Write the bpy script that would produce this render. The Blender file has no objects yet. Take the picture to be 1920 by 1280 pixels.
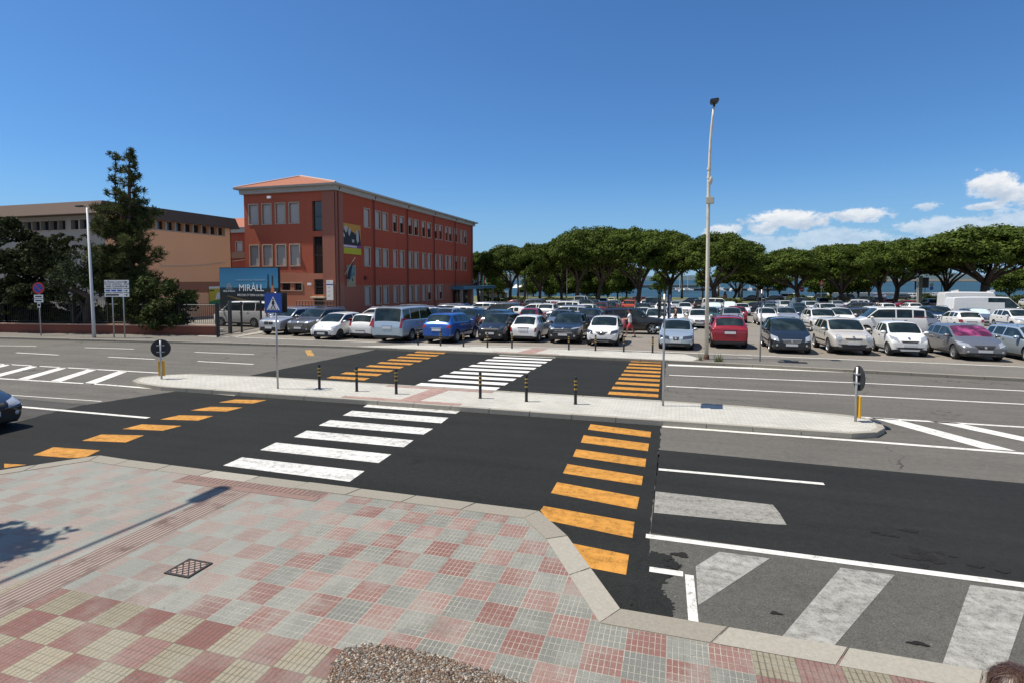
import bpy, bmesh, math, random
import numpy as np
from mathutils import Vector, Matrix
from mathutils.bvhtree import BVHTree
R = math.radians
scene = bpy.context.scene
COL = scene.collection
random.seed(7); rng = np.random.default_rng(7)

# ------------------------------------------------------------------ camera
CAMH = 3.5; FPX = 1036.0; PIT = R(3.2); YAW = R(16.65); CXP = 960.0; CYP = 525 + FPX*math.tan(PIT)
cd = bpy.data.cameras.new('camera'); cam = bpy.data.objects.new('camera', cd); COL.objects.link(cam)
cam.location = (0, 0, CAMH); cam.rotation_euler = (R(90)-PIT, 0, YAW)
cd.sensor_width = 36; cd.lens = FPX/1920*36; cd.shift_y = (CYP-640)/1920
cd.clip_start = 0.1; cd.clip_end = 40000
scene.camera = cam

# ------------------------------------------------------------------ sun, sky, exposure
SUN_EL = R(64); SUN_H = Vector((-.97, -.25)).normalized()
sd = bpy.data.lights.new('sun', 'SUN'); sun = bpy.data.objects.new('sun', sd); COL.objects.link(sun)
sd.energy = 5.0; sd.angle = R(.53); sd.color = (1, .925, .80)
to_sun = Vector((SUN_H.x*math.cos(SUN_EL), SUN_H.y*math.cos(SUN_EL), math.sin(SUN_EL)))
sun.rotation_euler = to_sun.to_track_quat('Z', 'Y').to_euler()
scene.view_settings.view_transform = 'Standard'; scene.view_settings.look = 'None'
scene.view_settings.exposure = .3; scene.view_settings.gamma = 1
scene.cycles.max_bounces = 5; scene.cycles.diffuse_bounces = 2; scene.cycles.glossy_bounces = 3
scene.cycles.transmission_bounces = 3; scene.cycles.transparent_max_bounces = 6
scene.cycles.caustics_reflective = False; scene.cycles.caustics_refractive = False

class NT:
    """tiny helper for node trees"""
    def __init__(s, tree): s.t = tree; s.n = tree.nodes; s.l = tree.links
    def node(s, typ, ins=None, **attrs):
        nd = s.n.new(typ)
        for k, v in attrs.items(): setattr(nd, k, v)
        for k, v in (ins or {}).items(): s.set(nd.inputs[k], v)
        return nd
    def set(s, sock, v):
        if isinstance(v, bpy.types.NodeSocket): s.l.new(v, sock)
        else: sock.default_value = v
    def math(s, op, a, b=0.0, c=None, clamp=False):
        nd = s.n.new('ShaderNodeMath'); nd.operation = op; nd.use_clamp = clamp
        s.set(nd.inputs[0], a); s.set(nd.inputs[1], b)
        if c is not None: s.set(nd.inputs[2], c)
        return nd.outputs[0]
    def mix(s, f, a, b):
        nd = s.n.new('ShaderNodeMix'); nd.data_type = 'RGBA'
        s.set(nd.inputs[0], f); s.set(nd.inputs[6], a); s.set(nd.inputs[7], b)
        return nd.outputs[2]
    def ss(s, x, lo, hi):
        nd = s.n.new('ShaderNodeMapRange'); nd.interpolation_type = 'SMOOTHSTEP'; nd.clamp = True
        s.set(nd.inputs[0], x); s.set(nd.inputs[1], lo); s.set(nd.inputs[2], hi)
        return nd.outputs[0]
    def noise(s, vec, scale, detail=4.0, rough=.55, dist=0.0):
        nd = s.node('ShaderNodeTexNoise', {'Scale': scale, 'Detail': detail, 'Roughness': rough, 'Distortion': dist})
        if vec is not None: s.l.new(vec, nd.inputs['Vector'])
        return nd.outputs[0]
    def vscale(s, vec, xyz):
        nd = s.n.new('ShaderNodeVectorMath'); nd.operation = 'MULTIPLY'
        s.l.new(vec, nd.inputs[0]); nd.inputs[1].default_value = xyz
        return nd.outputs[0]
def c4(c): return (c[0], c[1], c[2], 1.0)

world = bpy.data.worlds.new('World'); scene.world = world; world.use_nodes = True
W = NT(world.node_tree); W.n.clear()
sky = W.node('ShaderNodeTexSky', sky_type='NISHITA', sun_disc=False, sun_elevation=SUN_EL,
             sun_rotation=math.atan2(SUN_H.x, SUN_H.y), air_density=1.0, dust_density=.35, ozone_density=3.2, altitude=0)
def ray(x, y):
    cp, sp = math.cos(PIT), math.sin(PIT); sy, cy = math.sin(YAW), math.cos(YAW)
    F = Vector((-sy*cp, cy*cp, -sp)); Rt = Vector((cy, sy, 0)); D = F.cross(Rt)
    return F*FPX + Rt*(x-CXP) + D*(y-CYP)
def azel(x, y):
    d = ray(x, y).normalized(); return math.atan2(d.x, d.y), math.asin(d.z)
tc = W.node('ShaderNodeTexCoord'); dirv = tc.outputs['Generated']
sep = W.node('ShaderNodeSeparateXYZ', {0: dirv})
az = W.math('ARCTAN2', sep.outputs[0], sep.outputs[1]); el = W.math('ARCSINE', sep.outputs[2])
nz = W.noise(W.vscale(dirv, (1, 1, 1.9)), 20, 12, .66, .35)
nz2 = W.noise(W.vscale(dirv, (1, 1, 1.7)), 75, 8, .7, .2)
warp = W.math('ADD', W.math('MULTIPLY', W.math('SUBTRACT', nz, .5), 3.4), W.math('MULTIPLY', W.math('SUBTRACT', nz2, .5), 1.7))
# clouds stand at fixed compass bearings and elevations: (x, y, rx, ry) in photograph pixels, turned into angles here
CL = [(1475, 412, 92, 24, .95), (1610, 402, 70, 17, .9), (1440, 428, 40, 18, .8), (1350, 432, 45, 14, .8), (1860, 347, 66, 34, 1.0), (1920, 362, 60, 30, .95),
      (1845, 387, 44, 10, .8), (1736, 388, 30, 9, .65), (1560, 450, 160, 24, .46), (1780, 426, 140, 22, .58), (1420, 460, 150, 26, .36), (1900, 412, 100, 26, .55), (1660, 470, 280, 34, .34), (1500, 470, 150, 20, .38),
      (1700, 640, 520, 100, .9), (2150, 380, 160, 60, .9), (2350, 430, 200, 60, .8)]
dens = None; hgt = None
for (x, y, rx, ry, k) in CL:
    a0, e0 = azel(x, y); a1, _ = azel(x+rx, y); _, e1 = azel(x, y-ry)
    dx = W.math('DIVIDE', W.math('SUBTRACT', az, a0), abs(a1-a0)); dy = W.math('DIVIDE', W.math('SUBTRACT', el, e0), abs(e1-e0))
    r2 = W.math('ADD', W.math('MULTIPLY', dx, dx), W.math('MULTIPLY', dy, dy))
    v = W.math('SUBTRACT', 1.0, W.math('SQRT', r2))
    d = W.math('MULTIPLY', W.ss(W.math('ADD', v, W.math('MULTIPLY', warp, .62)), .04, .50), k)
    hh = W.math('MULTIPLY', d, dy)
    dens = d if dens is None else W.math('MAXIMUM', dens, d)
    hgt = hh if hgt is None else W.math('ADD', hgt, hh)
nz3 = W.noise(W.vscale(dirv, (1, 1, 1.6)), 34, 8, .6)
lit = W.ss(W.math('ADD', W.math('MULTIPLY', hgt, .6), W.math('MULTIPLY', W.math('SUBTRACT', nz3, .5), 2.4)), -.75, .55)
ccol = W.mix(lit, (5.6, 6.6, 8.0, 1), (10.2, 10.4, 10.6, 1))
tint = W.node('ShaderNodeMix', data_type='RGBA', blend_type='MULTIPLY')
tint.inputs[0].default_value = 1; W.l.new(sky.outputs[0], tint.inputs[6]); tint.inputs[7].default_value = (.62, 1.02, 1.40, 1)
low = W.math('MULTIPLY', W.math('SUBTRACT', 1.0, W.ss(el, -.03, .20)), .75)
skyb = W.mix(low, tint.outputs[2], (3.3, 5.4, 8.2, 1))
# unseen pale cloud bank added behind the camera to neutralise the blue fill light
fw = W.math('SUBTRACT', W.math('MULTIPLY', sep.outputs[0], math.sin(YAW)), W.math('MULTIPLY', sep.outputs[1], math.cos(YAW)))
back = W.math('MULTIPLY', W.math('MULTIPLY', W.ss(fw, .05, .35), W.ss(W.noise(dirv, 5, 8, .6), .44, .56)), .8)
skyb = W.mix(back, skyb, (7.2, 7.3, 7.5, 1))
skyc = W.mix(dens, skyb, ccol)
bg = W.node('ShaderNodeBackground', {'Color': skyc, 'Strength': .073})
out = W.node('ShaderNodeOutputWorld', {'Surface': bg.outputs[0]})

# ------------------------------------------------------------------ helpers
def lotz(v): return .08 - .0185*min(max(0., v-28.), 87.)
def P(x, y, z=0.0):
    """point of the level z seen at photograph pixel (x, y)"""
    d = ray(x, y); t = (CAMH-z)/-d.z
    return Vector((d.x*t, d.y*t, z))
def PS(x, y, h=0.0):
    """same, on the gently sloping car park (h metres above it)"""
    z = lotz(45)+h
    for _ in range(25):
        d = ray(x, y)
        if (CAMH-z)*-d.z <= 0 : z = z - .3; continue
        t = (CAMH-z)/-d.z; q = Vector((d.x*t, d.y*t, z)); z = .5*z+.5*(lotz(q.y)+h)
    return q
def PV(x, y, v):
    """point at depth v (metres across the road)"""
    d = ray(x, y); t = v/d.y
    return Vector((d.x*t, v, CAMH+d.z*t))
def tag(o, label=None, cat=None, group=None, kind=None):
    if label: o['label'] = label
    if cat: o['category'] = cat
    if group: o['group'] = group
    if kind: o['kind'] = kind
    return o
def empty(name, loc=(0, 0, 0), rz=0.0):
    o = bpy.data.objects.new(name, None); COL.objects.link(o); o.location = loc; o.rotation_euler = (0, 0, rz); o.empty_display_size = .3
    return o
def link(name, me, mats, parent=None, smooth=None):
    o = bpy.data.objects.new(name, me); COL.objects.link(o)
    for m in (mats if isinstance(mats, (list, tuple)) else [mats]): me.materials.append(m)
    if smooth is not None:
        me.polygons.foreach_set('use_smooth', [smooth]*len(me.polygons))
    if parent: o.parent = parent
    return o
class MB:
    """collects shapes into one mesh"""
    def __init__(s): s.v = []; s.f = []; s.mi = []
    def add(s, vs, fs, mi=0):
        b = len(s.v); s.v += [tuple(v) for v in vs]; s.f += [tuple(b+i for i in f) for f in fs]; s.mi += [mi]*len(fs); return s
    def box(s, x0, x1, y0, y1, z0, z1, mi=0):
        return s.add([(x0,y0,z0),(x1,y0,z0),(x1,y1,z0),(x0,y1,z0),(x0,y0,z1),(x1,y0,z1),(x1,y1,z1),(x0,y1,z1)],
                     [(0,3,2,1),(4,5,6,7),(0,1,5,4),(1,2,6,5),(2,3,7,6),(3,0,4,7)], mi)
    def tube(s, pts, rad, n=8, mi=0, cap=True):
        pts = [Vector(p) for p in pts]
        if not isinstance(rad, (list, tuple)): rad = [rad]*len(pts)
        vs = []; fs = []; up = Vector((.13, .21, .97))
        for i, p in enumerate(pts):
            t = (pts[min(i+1, len(pts)-1)]-pts[max(i-1, 0)]).normalized()
            a = t.cross(Vector((1, 0, 0)) if abs(t.x) < .7 else Vector((0, 1, 0))).normalized(); b = t.cross(a)
            if i and (a.dot(pa) < 0): a = -a; b = -b
            if i:
                a = (pa - t*pa.dot(t)).normalized(); b = t.cross(a)
            pa = a
            for k in range(n):
                th = 2*math.pi*k/n; vs.append(p+(a*math.cos(th)+b*math.sin(th))*rad[i])
        for i in range(len(pts)-1):
            for k in range(n): fs.append((i*n+k, i*n+(k+1) % n, (i+1)*n+(k+1) % n, (i+1)*n+k))
        if cap: fs.append(tuple(range(n-1, -1, -1))); fs.append(tuple((len(pts)-1)*n+k for k in range(n)))
        return s.add(vs, fs, mi)
    def cyl(s, x, y, z0, z1, r0, r1=None, n=16, mi=0):
        return s.tube([(x, y, z0), (x, y, z1)], [r0, r1 if r1 is not None else r0], n, mi)
    def lathe(s, prof, n=20, mi=0, axis='z', o=(0, 0, 0)):
        vs = []; fs = []
        for (r, h) in prof:
            for k in range(n):
                th = 2*math.pi*k/n; a, b = r*math.cos(th), r*math.sin(th)
                vs.append((o[0]+a, o[1]+b, o[2]+h) if axis == 'z' else ((o[0]+h, o[1]+a, o[2]+b) if axis == 'x' else (o[0]+a, o[1]+h, o[2]+b)))
        for i in range(len(prof)-1):
            for k in range(n): fs.append((i*n+k, i*n+(k+1) % n, (i+1)*n+(k+1) % n, (i+1)*n+k))
        return s.add(vs, fs, mi)
    def ball(s, c, r, n=10, mi=0):
        m = n//2+1
        return s.lathe([(max(.001, math.sin(math.pi*i/m))*r[0], -math.cos(math.pi*i/m)*r[2]) for i in range(m+1)], n, mi, 'z', c) if not isinstance(r, (int, float)) else s.ball(c, (r, r, r), n, mi)
    def prism(s, pts2, a0, a1, axis='z', mi=0):
        """polygon pts2 extruded between a0 and a1 along an axis (y: pts are (x, z); x: pts are (y, z))"""
        n = len(pts2)
        mk = {'z': lambda p, a: (p[0], p[1], a), 'y': lambda p, a: (p[0], a, p[1]), 'x': lambda p, a: (a, p[0], p[1])}[axis]
        vs = [mk(p, a0) for p in pts2]+[mk(p, a1) for p in pts2]
        fs = [tuple(range(n-1, -1, -1)), tuple(range(n, 2*n))]+[(i, (i+1) % n, n+(i+1) % n, n+i) for i in range(n)]
        return s.add(vs, fs, mi)
    def mesh(s, name):
        me = bpy.data.meshes.new(name); me.from_pydata(s.v, [], s.f)
        if any(s.mi): me.polygons.foreach_set('material_index', s.mi)
        bm = bmesh.new(); bm.from_mesh(me); bmesh.ops.recalc_face_normals(bm, faces=bm.faces[:]); bm.to_mesh(me); bm.free()
        return me
    def build(s, name, mats, parent=None, smooth=False):
        return link(name, s.mesh(name), mats, parent, smooth)
def sheet(name, pts, mat, z=None, kind='structure'):
    """flat polygon lying on the ground"""
    me = bpy.data.meshes.new(name); me.from_pydata([(p[0], p[1], p[2] if z is None else z) for p in pts], [], [tuple(range(len(pts)))])
    bm = bmesh.new(); bm.from_mesh(me); bmesh.ops.triangulate(bm, faces=bm.faces[:])
    for f in bm.faces:
        if f.normal.z < 0: f.normal_flip()
    bm.to_mesh(me); bm.free()
    return tag(link(name, me, mat), kind=kind)
def bevel(o, w=.02, seg=2):
    bm = bmesh.new(); bm.from_mesh(o.data)
    bmesh.ops.bevel(bm, geom=[e for e in bm.edges if len(e.link_faces) == 2 and e.calc_face_angle(0) > .5], offset=w, segments=seg, affect='EDGES', clamp_overlap=True)
    bm.to_mesh(o.data); bm.free(); return o
def text(name, body, size, loc, rot, mat, parent=None, align='CENTER', ext=.004, width=1.0):
    cu = bpy.data.curves.new(name, 'FONT'); cu.body = body; cu.size = size; cu.align_x = align; cu.align_y = 'CENTER'; cu.extrude = ext
    cu.resolution_u = 3
    tmp = bpy.data.objects.new('tmp_text', cu); COL.objects.link(tmp)
    dg = bpy.context.evaluated_depsgraph_get(); me = bpy.data.meshes.new_from_object(tmp.evaluated_get(dg)); me.name = name
    bpy.data.objects.remove(tmp)
    me.transform(Matrix.Diagonal((width, 1, 1, 1)))
    me.materials.clear()
    o = link(name, me, mat, parent); o.location = loc; o.rotation_euler = rot
    return o

# ------------------------------------------------------------------ materials
MATS = {}
def mat(name, col, rough=.6, metal=0.0, var=.12, scale=6.0, bump=0.0, bscale=40., coat=0.0, spec=.5, col2=None, f2=.5):
    m = bpy.data.materials.new(name); m.use_nodes = True; MATS[name] = m
    N = NT(m.node_tree); b = N.n['Principled BSDF']
    geo = N.node('ShaderNodeTexCoord').outputs['Object']
    n1 = N.noise(geo, scale, 5)
    k = N.math('ADD', 1-var, N.math('MULTIPLY', n1, 2*var))
    base = c4(col)
    if col2: base = N.mix(N.ss(N.noise(geo, scale*.6, 6), f2-.12, f2+.12), c4(col), c4(col2))
    mm = N.node('ShaderNodeVectorMath', operation='SCALE'); N.set(mm.inputs[0], base if not isinstance(base, tuple) else base[:3]); N.l.new(k, mm.inputs['Scale'])
    N.l.new(mm.outputs[0], b.inputs['Base Color'])
    b.inputs['Roughness'].default_value = rough; b.inputs['Metallic'].default_value = metal; b.inputs['Coat Weight'].default_value = coat
    b.inputs['Specular IOR Level'].default_value = spec; b.inputs['Coat Roughness'].default_value = .04
    if bump:
        bp = N.node('ShaderNodeBump', {'Strength': bump, 'Distance': .02, 'Height': N.noise(geo, bscale, 4)}); N.l.new(bp.outputs[0], b.inputs['Normal'])
    return m
def asphalt(name, col, light=1.35, streak=.25, speck=.5, cracks=0.0, blot=.2):
    m = bpy.data.materials.new(name); m.use_nodes = True; N = NT(m.node_tree); b = N.n['Principled BSDF']
    pos = N.node('ShaderNodeNewGeometry').outputs['Position']
    fine = N.ss(N.noise(pos, 55, 4, .8), .32, .68); mid = N.noise(pos, 9, 5); big = N.noise(pos, .55, 5)
    st = N.noise(N.vscale(pos, (.05, 1.1, 1)), 2.2, 4)
    k = N.math('ADD', 1.0, N.math('MULTIPLY', N.math('SUBTRACT', fine, .5), speck))
    k = N.math('ADD', k, N.math('MULTIPLY', N.math('SUBTRACT', mid, .5), .6))
    k = N.math('ADD', k, N.math('MULTIPLY', N.math('SUBTRACT', big, .5), blot*2))
    k = N.math('ADD', k, N.math('MULTIPLY', N.math('SUBTRACT', st, .5), streak*2))
    sp_ = N.ss(N.noise(pos, 21, 2, .5), .735, .76); k = N.math('ADD', k, N.math('MULTIPLY', sp_, 1.6))
    stain = N.math('MAXIMUM', N.ss(N.noise(pos, .9, 6, .65), .62, .72), N.ss(N.noise(N.vscale(pos, (.6, 1, 1)), 3.4, 5, .6), .70, .74))
    k = N.math('MULTIPLY', k, N.math('SUBTRACT', 1.0, N.math('MULTIPLY', stain, .36)))
    if cracks:
        vo = N.node('ShaderNodeTexVoronoi', feature='DISTANCE_TO_EDGE'); vo.inputs['Scale'].default_value = .16
        wv = N.node('ShaderNodeVectorMath', operation='ADD'); N.l.new(pos, wv.inputs[0])
        wn = N.node('ShaderNodeTexNoise', {'Scale': 1.3, 'Detail': 6.0}); N.l.new(pos, wn.inputs['Vector'])
        ws = N.node('ShaderNodeVectorMath', operation='SCALE'); N.l.new(wn.outputs[1], ws.inputs[0]); ws.inputs['Scale'].default_value = 1.6
        N.l.new(ws.outputs[0], wv.inputs[1]); N.l.new(wv.outputs[0], vo.inputs['Vector'])
        cr = N.math('MULTIPLY', N.math('SUBTRACT', 1.0, N.ss(vo.outputs[0], .0, .006)), N.ss(N.noise(pos, .35, 3), .48, .6))
        k = N.math('MULTIPLY', k, N.math('SUBTRACT', 1.0, N.math('MULTIPLY', cr, cracks)))
    mm = N.node('ShaderNodeVectorMath', operation='SCALE'); mm.inputs[0].default_value = [x*.76 for x in col]; N.l.new(k, mm.inputs['Scale'])
    N.l.new(mm.outputs[0], b.inputs['Base Color']); b.inputs['Roughness'].default_value = .9; b.inputs['Specular IOR Level'].default_value = .2
    bp = N.node('ShaderNodeBump', {'Strength': .5, 'Distance': .006, 'Height': fine}); N.l.new(bp.outputs[0], b.inputs['Normal'])
    return m
def paint(name, col, under, wear=.5, scale=7., sharp=.08, fine=.35):
    """road paint, worn through to the asphalt below"""
    m = bpy.data.materials.new(name); m.use_nodes = True; N = NT(m.node_tree); b = N.n['Principled BSDF']
    pos = N.node('ShaderNodeNewGeometry').outputs['Position']
    n1 = N.noise(pos, scale, 7, .68); n2 = N.noise(pos, 70, 3, .7); n3 = N.noise(N.vscale(pos, (.25, 1.6, 1)), 3.0, 5, .6)
    s = N.math('ADD', N.math('MULTIPLY', n1, .5), N.math('ADD', N.math('MULTIPLY', n2, fine), N.math('MULTIPLY', n3, .5-fine+.0)))
    f = N.ss(s, wear-sharp, wear+sharp)
    dirt = N.math('ADD', .74, N.math('MULTIPLY', n3, .46))
    mm = N.node('ShaderNodeVectorMath', operation='SCALE'); mm.inputs[0].default_value = col; N.l.new(dirt, mm.inputs['Scale'])
    N.l.new(mm.outputs[0], b.inputs['Base Color']); b.inputs['Roughness'].default_value = .75; b.inputs['Specular IOR Level'].default_value = .3
    tb = N.node('ShaderNodeBsdfTransparent'); ms = N.node('ShaderNodeMixShader', {0: f}); N.l.new(tb.outputs[0], ms.inputs[1]); N.l.new(b.outputs[0], ms.inputs[2]); N.l.new(ms.outputs[0], N.n['Material Output'].inputs['Surface'])
    return m
M_ROAD = asphalt('old_asphalt', (.155, .147, .131), cracks=.75, speck=.55)
M_NEW = asphalt('fresh_asphalt', (.0225, .0238, .0222), speck=.9, streak=.3, blot=.25)
M_LANE = asphalt('dark_lane_asphalt', (.0255, .0265, .0255), speck=.6, streak=.35, blot=.3)
M_BAY = asphalt('hatched_bay_asphalt', (.118, .116, .103), speck=.75, streak=.1, blot=.25)
M_LOT = asphalt('car_park_asphalt', (.275, .25, .215), cracks=.6, streak=.05, blot=.2)
M_FPAV = asphalt('pavement_asphalt', (.2, .188, .168), streak=.05, blot=.2, cracks=.3)
M_GROUND = mat('ground_earth', (.14, .12, .085), .95, var=.3, scale=.6)
M_WHITE = paint('white_road_paint', (.62, .61, .57), 0, wear=.405, sharp=.09)
M_ZEB = paint('white_zebra_paint', (.64, .635, .605), 0, wear=.42, sharp=.17)
M_ZEBF = paint('white_zebra_paint_far', (.66, .655, .62), 0, wear=.36)
M_ORANGE = paint('orange_road_paint', (.50, .235, .042), 0, wear=.405, sharp=.17)
M_FADED = paint('faded_white_paint', (.36, .355, .325), 0, wear=.44, scale=9, sharp=.20, fine=.35)
M_GHOST = paint('worn_stop_line_paint', (.27, .262, .235), 0, wear=.40, scale=14, sharp=.18, fine=.35)
M_FADEDY = paint('faded_yellow_paint', (.45, .27, .08), 0, wear=.45)
M_KERB = mat('granite_kerb', (.235, .215, .175), .85, var=.25, scale=30, bump=.3, bscale=60)
M_KERBW = mat('pale_granite_kerb', (.30, .28, .235), .85, var=.25, scale=26, bump=.3, bscale=60)
M_STEEL = mat('galvanised_steel', (.42, .43, .44), .45, metal=.6, var=.12, scale=12)
M_GREYP = mat('grey_painted_pole', (.55, .56, .56), .5, var=.1)
M_CREAMP = mat('cream_painted_pole', (.66, .60, .48), .6, var=.18, scale=5, col2=(.42, .30, .2), f2=.68)
M_BLACK = mat('black_metal', (.012, .012, .013), .45, var=.2)
M_DARKM = mat('dark_fence_metal', (.02, .021, .023), .5, var=.2)
M_SIGNBK = mat('dark_sign_back', (.018, .019, .02), .55, var=.15)
M_YEL = mat('amber_plastic', (.72, .38, .02), .4, var=.06)
M_BLUE = mat('sign_blue', (.012, .07, .36), .4, var=.05)
M_RED = mat('sign_red', (.5, .02, .025), .4, var=.05)
M_SWHITE = mat('sign_white', (.78, .78, .77), .45, var=.05)
M_INK = mat('printed_black', (.015, .015, .016), .6, var=.1)
def PU(x, y, u):
    d = ray(x, y); t = u/d.x
    return Vector((u, d.y*t, CAMH+d.z*t))
# ------------------------------------------------------------------ the setting: ground, roads, pavements, sea
def strip_mesh(name, us, vs, zf, m):
    me = bpy.data.meshes.new(name); V = [(u, v, zf(u, v)) for v in vs for u in us]; n = len(us)
    me.from_pydata(V, [], [(j*n+i, j*n+i+1, (j+1)*n+i+1, (j+1)*n+i) for j in range(len(vs)-1) for i in range(n-1)])
    return tag(link(name, me, m), kind='structure')
strip_mesh('ground', [-600, -100, 0, 100, 600], [-80, 28, 60, 90, 115, 150, 168, 172, 200], lambda u, v: (lotz(v)-.10 if v < 160 else (-1.72 if v < 171 else -4)), M_GROUND)
sheet('road', [(-160, 4), (120, 4), (120, 25.5), (-160, 25.5)], M_ROAD, 0)
sheet('hatched_bay_surface', [(-.28, 5.4), (60, 5.2), (60, 7.5), (5.2, 7.70), (2.2, 7.66), (-.30, 7.72)], M_BAY, .0035)
def rag(pts, amp=.035, step=.18, seed=1):
    r = random.Random(seed); out = []
    for i, a in enumerate(pts):
        b = pts[(i+1) % len(pts)]; L = math.hypot(b[0]-a[0], b[1]-a[1]); n = max(1, int(L/step))
        for k in range(n):
            t = k/n; w = amp*(.3+.7*abs(math.sin(k*.23+i)))if k else 0; out.append((a[0]+(b[0]-a[0])*t+r.uniform(-w, w), a[1]+(b[1]-a[1])*t+r.uniform(-w, w)))
    return out
sheet('fresh_road_surface', rag([(-15.6, 9.15), (-15.2, 5.5), (-.30, 5.5), (-.36, 6.3), (-.30, 6.9), (-.33, 7.7), (-.30, 10.4), (-.32, 13.9), (-15.0, 13.9), (-15.95, 11.2)], .03, .12), M_NEW, .004)
sheet('fresh_road_surface', rag([(-15.1, 15.2), (-.36, 15.2), (-.42, 24.6), (-14.5, 24.8)], .03, .2), M_NEW, .004)
sheet('tar_spill', rag([(-.42, 5.5), (-.02, 5.6), (.03, 6.0), (-.12, 6.35), (-.02, 6.6), (.10, 6.9), (-.05, 7.15), (-.28, 7.2), (-.40, 6.8)], .035, .022, 4), M_NEW, .006)
sheet('resurfaced_lane', [(-.30, 7.72), (2.2, 7.66), (5.2, 7.70), (60, 7.5), (60, 11.3), (12, 11.45), (5.8, 11.5), (2.3, 11.58), (-.32, 11.66)], M_LANE, .004)
sheet('resurfaced_lane', [(-90, 9.0), (-15.7, 9.1), (-15.95, 11.35), (-90, 11.2)], asphalt('left_lane_asphalt', (.088, .085, .08), streak=.35), .004)

MARKZ = .008
def marks(name, polys, m, z=MARKZ):
    mb = MB()
    for p in polys:
        q = [(P(x, y).x, P(x, y).y, z) for x, y in p]
        mb.add(q, [tuple(range(len(q)))])
    o = mb.build(name, m)
    for pl in o.data.polygons:
        if pl.normal.z < 0: pl.flip()
    return tag(o, kind='structure')
def uvrect(name, rects, m, z=MARKZ):
    mb = MB()
    for (a, b) in rects: mb.add([(p[0], p[1], z) for p in b], [tuple(range(len(b)))])
    return None
def lines(name, segs, m, w=.12, z=MARKZ):
    """painted lines through photograph points, real width w"""
    mb = MB()
    for s in segs:
        ww = w
        if isinstance(s[-1], float): ww = s[-1]; s = s[:-1]
        pts = [Vector((q[0], q[1], 0)) if len(q) == 3 else Vector((P(*q).x, P(*q).y, 0)) for q in s]
        if len(s[0]) == 2 and s[0][0] <= 8: t = (pts[0]-pts[1]).normalized(); pts.insert(0, pts[0]+t*35)   # runs on beyond the picture
        if len(s[-1]) == 2 and s[-1][0] >= 1920: t = (pts[-1]-pts[-2]).normalized(); pts.append(pts[-1]+t*35)
        for a, b in zip(pts, pts[1:]):
            t = (b-a).normalized(); nrm = Vector((-t.y, t.x, 0))*ww/2
            mb.add([(*(a-nrm).xy, z), (*(b-nrm).xy, z), (*(b+nrm).xy, z), (*(a+nrm).xy, z)], [(0, 1, 2, 3)])
    o = mb.build(name, m)
    return tag(o, kind='structure')
marks('crosswalk_stripes', [
    [(697, 753.7), (869, 766), (854.7, 775.3), (681, 762.5)], [(660, 769.6), (841, 782.7), (827.4, 793), (642.5, 778.5)],
    [(619, 787), (812, 803.3), (793.8, 814.3), (597.5, 797.3)], [(575, 806.8), (775.3, 824.9), (757, 838), (551, 819)],
    [(517.4, 829.2), (733.5, 851.4), (709.8, 867.7), (488, 843.3)], [(453.8, 857), (683.3, 883), (655.6, 902.8), (418.4, 872.5)]], M_ZEB)
fz = []
for k in range(10):
    v0 = 16.58+k*.857; v1 = v0+.45; a = -8.33+k*.048; b = -5.5+k*.03
    fz.append([(a, v0), (b, v0), (b, v1), (a, v1)])
def uvpolys(name, polys, m, z=MARKZ):
    mb = MB()
    for p in polys: mb.add([(q[0], q[1], z) for q in p], [tuple(range(len(p)))])
    return tag(mb.build(name, m), kind='structure')
uvpolys('crosswalk_stripes', fz, M_ZEBF)
marks('cycle_crossing_stripes', [
    [(1107.2, 794.8), (1220.9, 809.3), (1219.5, 819.9), (1102.2, 805)], [(1094.4, 815.5), (1217, 831.5), (1214.7, 845.5), (1089, 829.2)],
    [(1080.3, 841.5), (1211.5, 860), (1209.7, 875.3), (1074, 855.5)], [(1064, 869.5), (1205.6, 892.5), (1203, 909.6), (1055.5, 887)],
    [(1044.5, 903.5), (1198.9, 931.9), (1194, 954.5), (1033, 924)], [(1019.4, 948.5), (1189.7, 978.6), (1185.8, 1008.7), (1028, 976), (1013, 957)],
    [(1073.5, 1018.6), (1179.4, 1040.2), (1173.8, 1077.8), (1105.4, 1064.7)]], M_ORANGE)
fo = []
for k in range(9):
    v0 = 16.95+k*.885; fo.append([(-2.0+k*.015, v0), (-.5-k*.012, v0), (-.5-k*.012, v0+.45), (-2.0+k*.015, v0+.45)])
uvpolys('cycle_crossing_stripes', fo, M_ORANGE)
marks('cycle_crossing_stripes', [
    [(62, 853), (100, 838), (188, 844), (160, 857), (130, 858.5)], [(154, 826), (190, 814), (270, 816), (236, 829)], [(229, 804), (266, 795), (341, 798), (305, 807)],
    [(300, 786), (336, 778), (400, 779.5), (372, 788)], [(357, 769), (395, 762), (455, 763.5), (425, 771)], [(410, 754), (440, 748.5), (500, 749.5), (474, 756)], [(8, 869), (50, 871), (8, 877)]], M_ORANGE)
fl = []
for k in range(9):
    v0 = 16.9+k*.90; x0 = -12.0-k*.02
    fl.append([(x0, v0), (x0+1.55, v0), (x0+1.5, v0+.45), (x0-.05, v0+.45)])
uvpolys('cycle_crossing_stripes', fl, M_ORANGE)
lines('lane_lines', [[(8, 648), (68, 648.8)], [(159, 651.6), (251, 654.2)], [(30, 661), (110, 665.3)], [(203, 669), (290, 673.3)], [(365, 660), (476, 664.2)], [(371, 677), (475, 682.6)]], M_WHITE, .13)
lines('lane_lines', [[(1255, 703), (1600, 717), (1920, 732.5)], [(1249, 723.6), (1600, 741), (1920, 757.5)], [(-3, 700, 0), (-2.9, 701, 0)]][:2], M_WHITE, .13)
lines('edge_line', [[(1253, 684), (1600, 697), (1920, 710.5), .42]], M_WHITE)
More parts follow.
